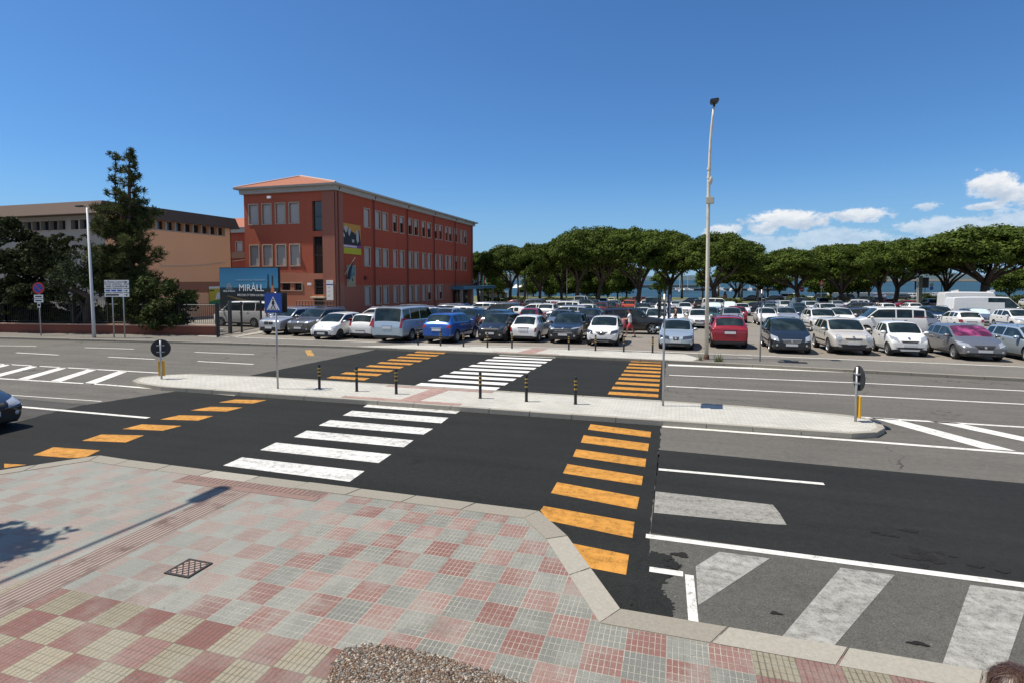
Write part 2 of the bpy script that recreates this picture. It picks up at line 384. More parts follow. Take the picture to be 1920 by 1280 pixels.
lines('edge_line', [[(8, 682.5), (302, 699)], [(8, 709.8), (200, 721), (443, 740.5)]], M_WHITE, .14)
lines('edge_line', [[(1241.7, 799), (1650, 829), (1920, 850)]], M_WHITE, .15)
lines('edge_line', [[(1610, 781.5), (1920, 800.5)]], M_WHITE, .14)
lines('lane_lines', [[(8, 759.4), (278, 783.2), .13], [(8, 739.6), (190, 752), .06]], M_WHITE)
lines('lane_lines', [[(1235, 879.5), (1545, 907)]], M_WHITE, .11)
lines('edge_line', [[(1211, 1004.5), (1500, 1042), (1920, 1097)]], M_WHITE, .125)
marks('stop_line_remains', [[(1229, 921), (1449, 946), (1462, 962), (1475, 984), (1440, 982), (1226, 961)]], M_GHOST)
uvpolys('hatched_bay', [[(.17, 5.5), (.27, 5.5), (.24, 6.72), (.14, 6.72)], [(-.27, 6.66), (.12, 6.66), (.12, 6.78), (-.27, 6.78)]], M_WHITE)
uvpolys('hatched_bay', [[(.27, 6.1), (1.17, 7.42), (.57, 7.42), (.27, 6.95)], [(.88, 5.5), (1.32, 5.5), (2.53, 7.42), (1.96, 7.42)], [(2.22, 5.5), (2.66, 5.5), (3.85, 7.42), (3.28, 7.42)],
    [(3.58, 5.5), (4.02, 5.5), (5.2, 7.42), (4.62, 7.42)], [(4.94, 5.5), (5.38, 5.5), (6.55, 7.42), (5.97, 7.42)], [(6.3, 5.5), (6.74, 5.5), (7.9, 7.42), (7.3, 7.42)]], M_FADED)
hl = []
for k in range(9):
    a = -19.1-1.57*k; hl.append([(a-.17, 13.62), (a+.33, 13.62), (a-1.1, 15.98), (a-1.55, 15.98)])
uvpolys('hatched_median', hl, M_WHITE)
uvpolys('hatched_median', [[(4.75, 16.0), (5.35, 15.95), (6.72, 13.66), (6.15, 13.66)], [(6.05, 16.02), (6.62, 16.0), (8.6, 12.9+.7), (8.0, 13.66)], [(8.1, 16.1), (8.7, 16.0), (10.5, 13.7), (9.9, 13.7)], [(10.3, 16.1), (10.9, 16.), (12.6, 13.7), (12., 13.7)]], M_WHITE)
marks('bus_marking_remains', [[(571, 656), (583, 656), (590, 667), (577, 667)]], M_FADEDY)

# dark oil drips on the right hand lane
M_OIL = asphalt('oil_soaked_asphalt', (.022, .0215, .020), speck=.5)
def drip(x, y, a, b, s):
    c = P(x, y); r = random.Random(s); pts = []
    for k in range(26):
        t = 2*math.pi*k/26; q = 1+.25*math.sin(3*t+s)+r.uniform(-.18, .18); pts.append((c.x+a*q*math.cos(t), c.y+b*q*math.sin(t)))
    return pts
def drips(name, L):
    mb = MB()
    for i, d in enumerate(L):
        p = drip(*d, i+2); mb.add([(q[0], q[1], .0075+.0003*i) for q in p], [tuple(range(len(p)))])
    o = mb.build(name, M_OIL); tag(o, kind='structure')
drips('oil_stains', [(1720, 1032, .10, .09), (1742, 1046, .13, .10), (1712, 1046, .06, .05), (1762, 1036, .05, .05), (1690, 1042, .08, .05), (1733, 1060, .05, .07), (1758, 1054, .07, .05), (1786, 1043, .05, .03), (1668, 1004, .10, .03), (1706, 995, .12, .05), (1830, 1062, .09, .03), (1880, 1072, .07, .03), (1640, 998, .06, .02), (1455, 1150, .06, .025), (1722, 1207, .09, .03), (1275, 1040, .10, .06), (1262, 1062, .08, .05), (1250, 1048, .05, .05)])
# kerbs: rows of granite blocks
def kerb(name, pts, w, z0, z1, side, mats, step=1.05, gap=.004, closed=False):
    mb = MB(); rr = random.Random(3)
    pts = [Vector((p[0], p[1])) for p in pts]
    def off(i):
        if closed: a, b, c = pts[i-1], pts[i], pts[(i+1) % len(pts)]
        else: a, b, c = pts[max(i-1, 0)], pts[i], pts[min(i+1, len(pts)-1)]
        t1 = (b-a).normalized() if (b-a).length > 0 else (c-b).normalized(); t2 = (c-b).normalized() if (c-b).length > 0 else t1
        n = Vector((-(t1+t2).y, (t1+t2).x)).normalized(); k = max(.35, n.dot(Vector((-t1.y, t1.x))))
        return b+n*side*w/k
    ins = [off(i) for i in range(len(pts))]
    rng_ = range(len(pts) if closed else len(pts)-1)
    for i in rng_:
        a, b, c, d = pts[i], pts[(i+1) % len(pts)], ins[(i+1) % len(pts)], ins[i]
        L = (b-a).length; n = max(1, round(L/step)); g = gap/L
        for k in range(n):
            t0, t1 = k/n+(g if k else 0), (k+1)/n-(g if k < n-1 else 0)
            q = [a.lerp(b, t0), a.lerp(b, t1), d.lerp(c, t1), d.lerp(c, t0)]
            zz = z1+rr.uniform(-.004, .004)
            vs = [(p.x, p.y, z0) for p in q]+[(p.x, p.y, zz) for p in q]
            mb.add(vs, [(0,3,2,1),(4,5,6,7),(0,1,5,4),(1,2,6,5),(2,3,7,6),(3,0,4,7)], rr.choice([0, 0, 1]))
    o = mb.build(name, mats); bevel(o, .007, 2); return tag(o, kind='structure')

# near pavement: concrete tiles in a pink and grey chequer of 37 cm blocks
def tile_mat():
    m = bpy.data.materials.new('chequered_paving_tiles'); m.use_nodes = True; N = NT(m.node_tree); b = N.n['Principled BSDF']
    pos = N.node('ShaderNodeNewGeometry').outputs['Position']; sp = N.node('ShaderNodeSeparateXYZ', {0: pos}); T = .37
    x = N.math('DIVIDE', N.math('ADD', sp.outputs[0], .043), T); y = N.math('DIVIDE', N.math('SUBTRACT', sp.outputs[1], 5.0), T)
    fx = N.math('FLOOR', x); fy = N.math('FLOOR', y)
    par = N.math('ABSOLUTE', N.math('MODULO', N.math('ADD', fx, fy), 2.0)); par = N.math('GREATER_THAN', par, .5)
    cell = N.node('ShaderNodeCombineXYZ', {0: fx, 1: fy}); wn = N.node('ShaderNodeTexWhiteNoise'); N.l.new(cell.outputs[0], wn.inputs['Vector'])
    red = N.mix(wn.outputs[0], (.160, .072, .062, 1), (.235, .150, .130, 1))
    gry = N.mix(wn.outputs[0], (.140, .143, .128, 1), (.205, .208, .185, 1)); bei = N.mix(wn.outputs[0], (.205, .184, .130, 1), (.265, .236, .172, 1))
    wob = N.noise(pos, 1.2, 4)
    lowm = N.math('MULTIPLY', N.math('LESS_THAN', N.math('ADD', fy, N.math('MULTIPLY', wn.outputs[0], 1.3)), -2.1), N.math('LESS_THAN', fx, -7.5))
    bm_ = N.math('MAXIMUM', lowm, N.math('GREATER_THAN', sp.outputs[0], .70))
    gry = N.mix(bm_, gry, bei)
    c = N.mix(par, gry, red)
    # small setts moulded in each tile: 7 x 4 with pale joints
    def edge(t, n, w):
        fr = N.math('FRACT', N.math('MULTIPLY', t, n)); d = N.math('MINIMUM', fr, N.math('SUBTRACT', 1.0, fr)); return N.math('SUBTRACT', 1.0, N.ss(d, w*.5, w))
    g = N.math('MAXIMUM', edge(x, 7.0, .10), edge(y, 4.0, .055)); g1 = N.math('MAXIMUM', edge(x, 1.0, .02), edge(y, 1.0, .02))
    big = N.noise(pos, .8, 5, .6); worn = N.ss(N.noise(pos, 3.6, 8, .72), .38, .62)
    left = N.ss(sp.outputs[0], -6.2, -3.6)
    groove = edge(x, 7.0, .16); gm = N.math('MULTIPLY', N.math('MAXIMUM', N.math('MULTIPLY', g, .85), N.math('MULTIPLY', g1, .7)), N.math('ADD', .42, N.math('MULTIPLY', N.math('MULTIPLY', worn, left), .58)))
    gcol = N.mix(bm_, (.37, .35, .29, 1), (.10, .085, .065, 1))
    c = N.mix(gm, c, gcol); c = N.mix(N.math('MULTIPLY', N.math('MULTIPLY', groove, bm_), .34), c, (.05, .04, .03, 1)); c = N.mix(N.math('MULTIPLY', N.math('MULTIPLY', edge(x, 7.0, .22), N.ss(N.noise(N.vscale(pos, (3, .5, 1)), 2.2, 5, .7), .50, .64)), .42), c, (.075, .07, .06, 1))
    # lime bloom and dirt with shapes of their own
    c = N.mix(N.math('MULTIPLY', N.math('MULTIPLY', N.ss(N.noise(pos, 1.7, 8, .7), .44, .64), .5), N.math('SUBTRACT', 1.0, N.math('MULTIPLY', bm_, .45))), c, (.26, .262, .228, 1))
    c = N.mix(N.math('MULTIPLY', N.math('MULTIPLY', N.math('SUBTRACT', 1.0, left), .46), N.math('SUBTRACT', 1.0, bm_)), c, (.235, .243, .218, 1))
    c = N.mix(N.math('MULTIPLY', N.ss(N.noise(pos, .75, 7, .7), .56, .70), .5), c, (.12, .10, .08, 1))
    c = N.mix(N.math('MULTIPLY', N.ss(N.noise(pos, 13, 4, .65), .66, .72), .6), c, (.10, .085, .07, 1))
    fine = N.ss(N.noise(pos, 70, 4, .8), .3, .7); k = N.math('ADD', .80, N.math('MULTIPLY', fine, .50))
    mm = N.node('ShaderNodeVectorMath', operation='SCALE'); N.l.new(c, mm.inputs[0]); N.l.new(k, mm.inputs['Scale'])
    N.l.new(mm.outputs[0], b.inputs['Base Color']); b.inputs['Roughness'].default_value = .82; b.inputs['Specular IOR Level'].default_value = .3
    bp = N.node('ShaderNodeBump', {'Strength': .5, 'Distance': .006, 'Height': N.math('SUBTRACT', 1.0, g)}); N.l.new(bp.outputs[0], b.inputs['Normal'])
    return m
M_TILE = tile_mat()
PZ = .10
OUT_K = [(-60, 5.55), (-12.4, 5.62), (-10.72, 7.84), (-9.9, 7.80), (-1.91, 7.77), (-1.35, 7.1), (-.51, 5.64), (60, 5.45)]
kerb('kerb', OUT_K, .31, -.05, PZ+.006, -1, [M_KERB, M_KERBW])
sheet('pavement', [(-60, 5.40), (-12.33, 5.47), (-10.62, 7.68), (-9.9, 7.65), (-1.98, 7.62), (-1.47, 7.02), (-.60, 5.50), (60, 5.30), (60, -30), (-60, -30)], M_TILE, PZ)
def ribbed(name, col, joint, n, axis, w=.3):
    m = bpy.data.materials.new(name); m.use_nodes = True; N = NT(m.node_tree); b = N.n['Principled BSDF']
    pos = N.node('ShaderNodeNewGeometry').outputs['Position']; sp = N.node('ShaderNodeSeparateXYZ', {0: pos})
    fr = N.math('FRACT', N.math('MULTIPLY', sp.outputs[axis], n)); d = N.ss(N.math('ABSOLUTE', N.math('SUBTRACT', fr, .5)), w-.12, w+.1)
    v = N.noise(pos, 3, 5); c = N.mix(d, c4(col), c4(joint)); c = N.mix(N.ss(v, .5, .7), c, c4([x*.72 for x in col]))
    N.l.new(c, b.inputs['Base Color']); b.inputs['Roughness'].default_value = .85
    bp = N.node('ShaderNodeBump', {'Strength': .8, 'Distance': .01, 'Height': d}); N.l.new(bp.outputs[0], b.inputs['Normal']); return m
M_RIB = ribbed('ribbed_guide_tiles', (.155, .10, .085), (.33, .30, .255), 16.0, 0, .36)
M_RIBT = ribbed('ribbed_kerb_tiles', (.205, .135, .112), (.11, .062, .05), 11.0, 0, .36)
sheet('tactile_guide_strip', [(-6.98, 1.5), (-6.50, 1.5), (-6.5, 7.12), (-6.98, 7.12)], M_RIB, PZ+.004)
sheet('tactile_warning_strip', [(-8.15, 7.14), (-5.3, 7.12), (-5.3, 7.27), (-8.15, 7.30)], mat('plain_pink_tile', (.19, .125, .102), .85, var=.3, scale=8), PZ+.004)
sheet('tactile_warning_strip', [(-8.15, 7.304), (-5.3, 7.274), (-5.3, 7.46), (-8.15, 7.49)], M_RIBT, PZ+.004)

# island with small grey setts
def sett_mat(name, c1, c2, s=.1, joint=(.27, .265, .25)):
    m = bpy.data.materials.new(name); m.use_nodes = True; N = NT(m.node_tree); b = N.n['Principled BSDF']
    pos = N.node('ShaderNodeNewGeometry').outputs['Position']
    br = N.node('ShaderNodeTexBrick', {'Scale': 1.0, 'Color1': c4(c1), 'Color2': c4(c2), 'Mortar': c4(joint), 'Mortar Size': .006, 'Brick Width': s*2, 'Row Height': s}); N.l.new(pos, br.inputs['Vector'])
    k = N.math('ADD', .78, N.math('MULTIPLY', N.noise(pos, .9, 6, .6), .44)); mm = N.node('ShaderNodeVectorMath', operation='SCALE')
    c = N.mix(N.math('MULTIPLY', N.ss(N.noise(pos, 2.4, 6, .7), .58, .72), .35), br.outputs[0], (.2, .19, .17, 1))
    N.l.new(c, mm.inputs[0]); N.l.new(k, mm.inputs['Scale']); N.l.new(mm.outputs[0], b.inputs['Base Color']); b.inputs['Roughness'].default_value = .85; return m
M_SETT = sett_mat('grey_setts', (.40, .39, .35), (.46, .45, .405), joint=(.25, .24, .21))
M_SETTP = sett_mat('pink_setts', (.26, .14, .115), (.33, .21, .175))
IZ = .12
ISL = [(-17.95, 14.62), (-17.6, 14.05), (-16.9, 13.72), (-15.7, 13.5), (-11.7, 13.55), (-9.1, 13.58), (-.3, 13.62), (3.75, 13.68), (4.3, 13.95), (4.62, 14.45), (4.7, 15.0), (4.5, 15.4), (4.0, 15.62), (1.8, 15.9), (-.38, 15.98), (-8.1, 15.98), (-13.7, 15.98), (-16.9, 15.7), (-17.6, 15.25)]
kerb('kerb', ISL, .15, -.05, IZ+.005, 1, [M_KERBW, M_KERBW], closed=True)
def inset(pts, d):
    n = len(pts); out = []
    for i in range(n):
        a, b, c = Vector(pts[i-1]), Vector(pts[i]), Vector(pts[(i+1) % n]); t1 = (b-a).normalized(); t2 = (c-b).normalized()
        nn = Vector((-(t1+t2).y, (t1+t2).x)).normalized(); k = max(.35, nn.dot(Vector((-t1.y, t1.x)))); q = b+nn*d/k; out.append((q.x, q.y))
    return out
sheet('traffic_island', inset(ISL, .14), M_SETT, IZ)
sheet('island_crossing', [(-9.3, 13.75), (-5.6, 13.75), (-5.6, 14.0), (-9.3, 14.0)], M_SETTP, IZ+.004)
sheet('island_crossing', [(-8.9, 15.6), (-5.3, 15.6), (-5.3, 15.82), (-8.9, 15.82)], M_SETTP, IZ+.004)
sheet('island_crossing', [(-7.5, 14.0), (-6.9, 14.0), (-6.7, 15.6), (-7.3, 15.6)], M_SETTP, IZ+.004)

# far kerb, pavement and car park
FK = [(-150, 13.0), (-60, 21.2), (-38, 22.7), (-24.1, 24.0), (-16.5, 24.55), (-6, 24.4), (.8, 24.08), (11.5, 23.2), (30, 21.4), (80, 16)]
FZ = .085
kerb('kerb', FK, .22, -.05, FZ+.03, 1, [M_KERB, M_KERB])
strip_mesh('car_park', [-46, -20, 0, 30, 70, 120], [25.2, 28, 60, 90, 115, 121], lambda u, v: lotz(v), M_LOT)
fk_in = [(u, v+.21) for u, v in FK]
sheet('far_pavement', fk_in+[(80, 22.), (30, 25.0), (13.1, 26.4), (.8, 27.0), (-4.3, 27.1), (-13, 26.75), (-24, 26.6), (-29, 28), (-60, 24.6), (-150, 17)], M_FPAV, FZ)
sheet('paved_crossing_landing', [(-16.2, 24.77), (-6, 24.62), (.6, 24.34), (1.0, 25.4), (.4, 26.6), (-4.3, 26.9), (-13.0, 26.55)], M_SETT, FZ+.004)
sheet('island_crossing', [(-8.4, 24.7), (-5.2, 24.62), (-5.2, 24.95), (-8.4, 25.02)], M_SETTP, FZ+.008)
sheet('island_crossing', [(-7.2, 25.02), (-6.4, 25.0), (-6.1, 26.7), (-6.9, 26.72)], M_SETTP, FZ+.008)
lines('bay_line', [[(-28, 26.7, 0), (-24, 26.7, 0), (-13, 26.85, 0), (-4.3, 27.2, 0), (.8, 27.1, 0), (13.1, 26.5, 0), (30, 25.1, 0), (80, 21, 0)]], M_WHITE, .14, .093)
lines('bay_line', [[(-28.3, 27.4, 0), (-30.5, 31.2, 0)], [(-25.6, 27.0, 0), (-25.7, 31.5, 0)]], M_WHITE, .12, .096)
for (a, b) in (((1385, 667), (1410, 669)), ((1384, 673), (1412, 675.5))): lines('bus_marking_remains', [[a, b]], M_FADED, .2, FZ+.006)

# sea, breakwater, far hills, harbour quay
def sea_mat():
    m = bpy.data.materials.new('sea_water'); m.use_nodes = True; N = NT(m.node_tree); b = N.n['Principled BSDF']
    pos = N.node('ShaderNodeNewGeometry').outputs['Position']
    c = N.mix(N.ss(N.noise(N.vscale(pos, (.3, 1, 1)), .02, 4), .35, .65), (.014, .045, .066, 1), (.022, .062, .085, 1)); N.l.new(c, b.inputs['Base Color'])
    b.inputs['Roughness'].default_value = .5; b.inputs['Specular IOR Level'].default_value = .25
    bp = N.node('ShaderNodeBump', {'Strength': .6, 'Distance': .3, 'Height': N.noise(N.vscale(pos, (.5, 1, 1)), .8, 5)}); N.l.new(bp.outputs[0], b.inputs['Normal']); return m
sheet('sea', [(-14000, 168), (14000, 168), (14000, 14000), (-14000, 14000)], sea_mat(), -2.5)
def ridge(name, w, xs, m, base=-3, thick=.12):
    """a far ridge: (x pixel, y pixel of the crest) at distance w"""
    V = []; Fs = []
    for i, (x, y) in enumerate(xs):
        d = ray(x, y); d = d*(w/FPX); top = Vector((d.x, d.y, CAMH+d.z)); h = Vector((d.x, d.y, 0)).normalized()
        V += [(*(top.xy-h.xy*w*thick), base), (*(top.xy-h.xy*w*thick*.35), base+(top.z-base)*.62), tuple(top), (*(top.xy+h.xy*w*thick), base)]
    for i in range(len(xs)-1):
        for k in range(3): Fs.append((i*4+k, i*4+4+k, i*4+5+k, i*4+1+k))
    me = bpy.data.meshes.new(name); me.from_pydata(V, [], Fs); o = link(name, me, m, smooth=True); return tag(o, kind='structure')
M_HILL = mat('hazy_hill_scrub', (.045, .075, .085), .95, var=.25, scale=.004)  # scrub colour shifted towards blue in place of distance haze
rr_ = random.Random(5)
hills = []
for x in range(600, 2300, 24):
    y = 519+4*math.sin(x*.011)+2.5*math.sin(x*.031+1)+rr_.uniform(-1, 1)
    if x > 1150: y -= 5
    if x > 1600: y -= 4
    hills.append((x, y))
ridge('hills', 9000, hills, M_HILL)
def band(name, w, x0, x1, z0, z1, depth, m, label=None, cat=None, kind='structure'):
    a = ray(x0, 525)*(w/FPX); b = ray(x1, 525)*(w/FPX); n = Vector((-YAW, 1, 0)); n = Vector((-math.sin(YAW), math.cos(YAW), 0))*depth
    mb = MB(); q = [a.xy, b.xy, b.xy+n.xy, a.xy+n.xy]
    mb.prism([(p.x, p.y) for p in q], z0, z1); o = mb.build(name, m)
    return tag(o, label, cat, kind=kind)
band('breakwater', 1500, 1560, 2200, -4, 1.0, 40, mat('pale_breakwater_stone', (.5, .44, .35), .9, var=.2, scale=.2))
band('breakwater', 1540, 1560, 2200, -4, 4.2, 40, mat('breakwater_wall', (.42, .36, .3), .9, var=.15, scale=.2))
band('quay', 420, 1050, 1310, -4, -.6, 12, mat('quay_concrete', (.16, .15, .14), .9))
band('quay', 300, 1255, 1475, -4, -1.3, 8, mat('dark_quay_wall', (.075, .07, .065), .9))
band('quay', 205, 1560, 1760, -4, -1.4, 3, mat('pale_promenade_edge', (.5, .46, .4), .9))
strip_mesh('park_lawn', [-60, -20, 10, 70], [121, 140, 166], lambda u, v: -1.55, mat('park_lawn_grass', (.09, .105, .03), .95, var=.35, scale=1.2, col2=(.15, .13, .065), f2=.55))
# ------------------------------------------------------------------ the red school building
def plaster(name, col, low, zl, soft=.25, var=.1, rough=.9):
    """two paint coats: the dado up to about zl is another, older colour"""
    m = bpy.data.materials.new(name); m.use_nodes = True; N = NT(m.node_tree); b = N.n['Principled BSDF']
    pos = N.node('ShaderNodeNewGeometry').outputs['Position']; sp = N.node('ShaderNodeSeparateXYZ', {0: pos})
    n1 = N.noise(pos, .35, 6, .6); n2 = N.noise(pos, 5, 4); n3 = N.noise(N.vscale(pos, (1, 1, .12)), 1.6, 5)
    f = N.ss(N.math('ADD', sp.outputs[2], N.math('MULTIPLY', N.math('SUBTRACT', n1, .5), soft*2)), zl-.05, zl+.05)
    c = N.mix(f, c4(low), c4(col))
    k = N.math('ADD', 1-var*2, N.math('ADD', N.math('MULTIPLY', n1, var*2.2), N.math('ADD', N.math('MULTIPLY', n2, var*.6), N.math('MULTIPLY', n3, var*1.4))))
    mm = N.node('ShaderNodeVectorMath', operation='SCALE'); N.l.new(c, mm.inputs[0]); N.l.new(k, mm.inputs['Scale'])
    N.l.new(mm.outputs[0], b.inputs['Base Color']); b.inputs['Roughness'].default_value = rough; b.inputs['Specular IOR Level'].default_value = .2
    return m
def facade(name, holes, s1, z0, z1, mp, m, depth=.25, parent=None, s0=0.):
    """wall with real openings; mp(s, z, d) places a point s along, z up, d deep"""
    S = sorted(set([s0, s1]+[h[0] for h in holes]+[h[1] for h in holes])); Z = sorted(set([z0, z1]+[h[2] for h in holes]+[h[3] for h in holes]))
    mb = MB()
    for i in range(len(S)-1):
        for j in range(len(Z)-1):
            cs, cz = (S[i]+S[i+1])/2, (Z[j]+Z[j+1])/2
            if any(h[0] < cs < h[1] and h[2] < cz < h[3] for h in holes): continue
            mb.add([mp(S[i], Z[j], 0), mp(S[i+1], Z[j], 0), mp(S[i+1], Z[j+1], 0), mp(S[i], Z[j+1], 0)], [(0, 1, 2, 3)])
    for (a, b, c, d) in [h[:4] for h in holes]:
        q = [(a, c), (b, c), (b, d), (a, d)]
        for k in range(4):
            p, r = q[k], q[(k+1) % 4]; mb.add([mp(*p, 0), mp(*r, 0), mp(*r, depth), mp(*p, depth)], [(0, 1, 2, 3)])
    me = bpy.data.meshes.new(name); me.from_pydata(mb.v, [], mb.f)
    return link(name, me, m, parent)
def mbox(mp, s0, s1, z0, z1, d0, d1):
    v = [mp(s, z, d) for d in (d0, d1) for s, z in ((s0, z0), (s1, z0), (s1, z1), (s0, z1))]
    return v, [(0, 1, 2, 3), (7, 6, 5, 4), (0, 4, 5, 1), (1, 5, 6, 2), (2, 6, 7, 3), (3, 7, 4, 0)]
M_GLASS = mat('window_glass', (.012, .016, .02), .06, var=.1, spec=.8)
M_SHUT = mat('grey_roller_shutter', (.40, .39, .37), .6, var=.1, scale=2)
M_STONE = mat('tan_stone_surround', (.42, .33, .255), .85, var=.15, scale=3)
def window(parent, mp, h, shut=1.0, fr=.13, depth=.25, proud=.05, mullion=False):
    a, b, c, d = h[:4]; mb = MB()
    for (s0, s1, z0, z1) in ((a-fr, b+fr, d, d+fr), (a-fr, b+fr, c-fr, c), (a-fr, a, c, d), (b, b+fr, c, d)):
        mb.add(*mbox(mp, s0, s1, z0, z1, -proud, .02))
    f = mb.build('window', M_STONE, parent)
    mb = MB(); mb.add(*mbox(mp, a+.01, b-.01, c+.01, d-.01, depth-.01, depth+.04)); mb.build('pane', M_GLASS, f)
    if shut > 0:
        mb = MB(); n = 9; zt = d-.01; zb = d-(d-c)*shut
        mb.add(*mbox(mp, a+.012, b-.012, zb, zt, .13, .17)); mb.build('shutter', M_SHUT, f)
    if mullion:
        mb = MB(); mb.add(*mbox(mp, a, b, (c+d)/2-.05, (c+d)/2+.05, depth-.06, depth+.0)); mb.build('mullion', M_STONE, f)
    return f
SW = 61.0
d0 = ray(629, 525)*(SW/FPX); BU, BV = d0.x, d0.y
BUL = PV(461, 525, BV).x; BVF = PU(887, 525, BU).y
zb0 = -1.2; z_wall = PV(629, 357, BV).z; z_eave = PV(629, 344.5, BV).z
school = empty('school_building', ((BU+BUL)/2, (BV+BVF)/2, 0))
tag(school, 'long red three storey building with tiled roof and grey shutters beside the car park', 'building')
_link0 = link
def link(name, me, mats, parent=None, smooth=None):
    o = _link0(name, me, mats, None, smooth)
    if parent is not None:
        o.parent = parent
        if parent.get('_world'): o.matrix_parent_inverse = Matrix.Translation(-parent.location)
    return o
def world_parent(e): e['_world'] = 1; return e
world_parent(school)
M_BRICK = plaster('red_plaster', (.375, .082, .048), (.34, .125, .085), 2.9, .1)
M_BRICKF = plaster('red_plaster_front', (.40, .105, .062), (.42, .17, .11), 4.3, .5)
mpR = lambda s, z, d: (BU-d, BV+s, z)
mpF = lambda s, z, d: (BUL+s, BV+d, z)
# long side
zs = {}
xs = [(18, 85), (133, 193), (212, 270), (318, 367), (390, 437), (477, 523), (540, 585), (620, 660), (677, 718), (748, 785), (797, 832), (862, 893), (900, 935), (958, 995), (1022, 1047), (1058, 1085)]
def sx(z): return PU(680+z/5.565, 525, BU).y-BV
vw = PU(689, 525, BU).y
rows = [(PV(689, 427.8, vw).z, PV(689, 390.4, vw).z), (PV(689, 500.6, vw).z, PV(689, 462.8, vw).z), (PV(689, 573.5, vw).z, PV(689, 536.5, vw).z)]
hs = []; info = []
for r, (za, zb) in enumerate(rows):
    for i, (a, b) in enumerate(xs):
        if r == 2 and i > 10: continue
        s0, s1 = sx(a), sx(b); w = min(s1-s0, 1.55); cs = (s0+s1)/2; h = (cs-w/2+.13, cs+w/2-.13, za+.13, zb-.13)
        hs.append(h)
        if r == 0: sh = 1.0 if i < 3 or i == 14 else random.choice([.38, .42, .45])
        elif r == 1: sh = 1.0 if i not in (13, 15) else .35
        else: sh = 1.0 if i not in (8, 10) else .5
        info.append(sh)
facade('wall', hs, BVF-BV, zb0, z_wall, mpR, M_BRICK, parent=school)
for h, sh in zip(hs, info): window(school, mpR, h, sh)
# short front
def fx(z): return PV(440+z/8, 525, BV).x-BUL
def fzz(y): return PV(560, y, BV).z
hf = []
for (a, b) in ((232, 385), (428, 583), (628, 788), (832, 995)):
    for (ya, yb) in ((422, 381.5), (500.5, 458.5)): hf.append((fx(a)+.13, fx(b)-.13, PV(500, ya, BV).z+.13, PV(500, yb, BV).z-.13))
stair = [(fx(1180), fx(1325), PV(595, 433.5, BV).z, PV(595, 377, BV).z), (fx(1185), fx(1332), PV(595, 513, BV).z, PV(595, 444, BV).z), (fx(1190), fx(1338), PV(595, 553, BV).z, PV(595, 524, BV).z)]
low = [(fx(700), fx(830), PV(540, 544.5, BV).z, PV(540, 531.5, BV).z), (fx(890), fx(1005), PV(540, 544.5, BV).z, PV(540, 531.5, BV).z)]
door = (fx(1185), fx(1350), -.2, PV(600, 560, BV).z)
pier0 = fx(1330)+.05
facade('wall', hf+stair+low+[door], BU-BUL, zb0, z_wall, mpF, M_BRICKF, depth=.3, parent=school)
for h in hf: window(school, mpF, h, 1.0, depth=.3)
for h in stair:
    mb = MB(); mb.add(*mbox(mpF, h[0]+.01, h[1]-.01, h[2]+.01, h[3]-.01, .28, .32)); f = mb.build('stair_window', M_GLASS, school)
    mb = MB(); mb.add(*mbox(mpF, h[0]+.01, h[0]+.1, h[2]+.01, h[3]-.01, .2, .275)); mb.add(*mbox(mpF, h[0]+.1, h[1]-.01, (h[2]+h[3])/2-.06, (h[2]+h[3])/2+.06, .2, .275)); mb.build('frame', mat('dark_window_frame', (.05, .052, .055), .5), f)
for h in low: 
    mb = MB(); mb.add(*mbox(mpF, h[0]+.01, h[1]-.01, h[2]+.01, h[3]-.01, .28, .32)); mb.build('low_window', M_GLASS, school)
mb = MB(); a, b, c, d = low[0][0]-.35, low[1][1]+.02, low[0][2], low[0][3]
for q in ((a-.1, b+.1, d, d+.1), (a-.1, b+.1, c-.1, c), (a-.1, a, c, d), (b, b+.1, c, d)): mb.add(*mbox(mpF, *q, -.06, .02))
mb.build('window_surround', M_STONE, school)
mb = MB(); mb.add(*mbox(mpF, door[0]+.02, door[1]-.02, door[2], door[3]-.02, .24, .3)); mb.build('door', mat('dark_door', (.03, .032, .035), .4), school)
mb = MB(); mb.add(*mbox(mpF, door[0]-.15, door[1]+.15, door[3]+.05, door[3]+.2, -.5, .02)); mb.build('door_canopy', mat('cream_canopy', (.62, .56, .42), .7), school)
mb = MB(); mb.add(*mbox(mpF, pier0, BU-BUL+.10, zb0, z_wall-.02, -.10, .015)); mb.add([mpR(s, z, d) for d in (-.1, .015) for s, z in ((-.1, zb0), (1.55, zb0), (1.55, z_wall-.02), (-.1, z_wall-.02))], [(0,1,2,3),(7,6,5,4),(1,5,6,2),(2,6,7,3)])
mb.build('corner_pier', plaster('pier_plaster', (.30, .125, .09), (.30, .15, .11), 3.2, .2), school)
mb = MB(); mb.box(BUL-.0, BUL+.05, BV+.01, BVF, zb0, z_wall); mb.box(BUL, BU, BVF-.05, BVF, zb0, z_wall); mb.build('rear_wall', M_BRICK, school)
# eaves, roof
M_FASC = mat('grey_concrete_fascia', (.40, .39, .36), .85, var=.15, scale=1.5)
OV = .75; mb = MB(); zf0, zf1 = z_wall, z_eave-.22
def ring(mb, o0, z0, o1, z1):
    a = [(BUL-o0, BV-o0), (BU+o0, BV-o0), (BU+o0, BVF+o0), (BUL-o0, BVF+o0)]; b = [(BUL-o1, BV-o1), (BU+o1, BV-o1), (BU+o1, BVF+o1), (BUL-o1, BVF+o1)]
    vs = [(*p, z0) for p in a]+[(*p, z1) for p in b]; mb.add(vs, [(i, (i+1) % 4, 4+(i+1) % 4, 4+i) for i in range(4)])
ring(mb, 0, zf0, .32, zf0+.02); ring(mb, .32, zf0+.02, .36, zf1); ring(mb, .36, zf1, OV, zf1+.03); ring(mb, OV, zf1+.03, OV+.05, z_eave); ring(mb, OV+.05, z_eave, .1, z_eave+.02)
mb.build('cornice', M_FASC, school)
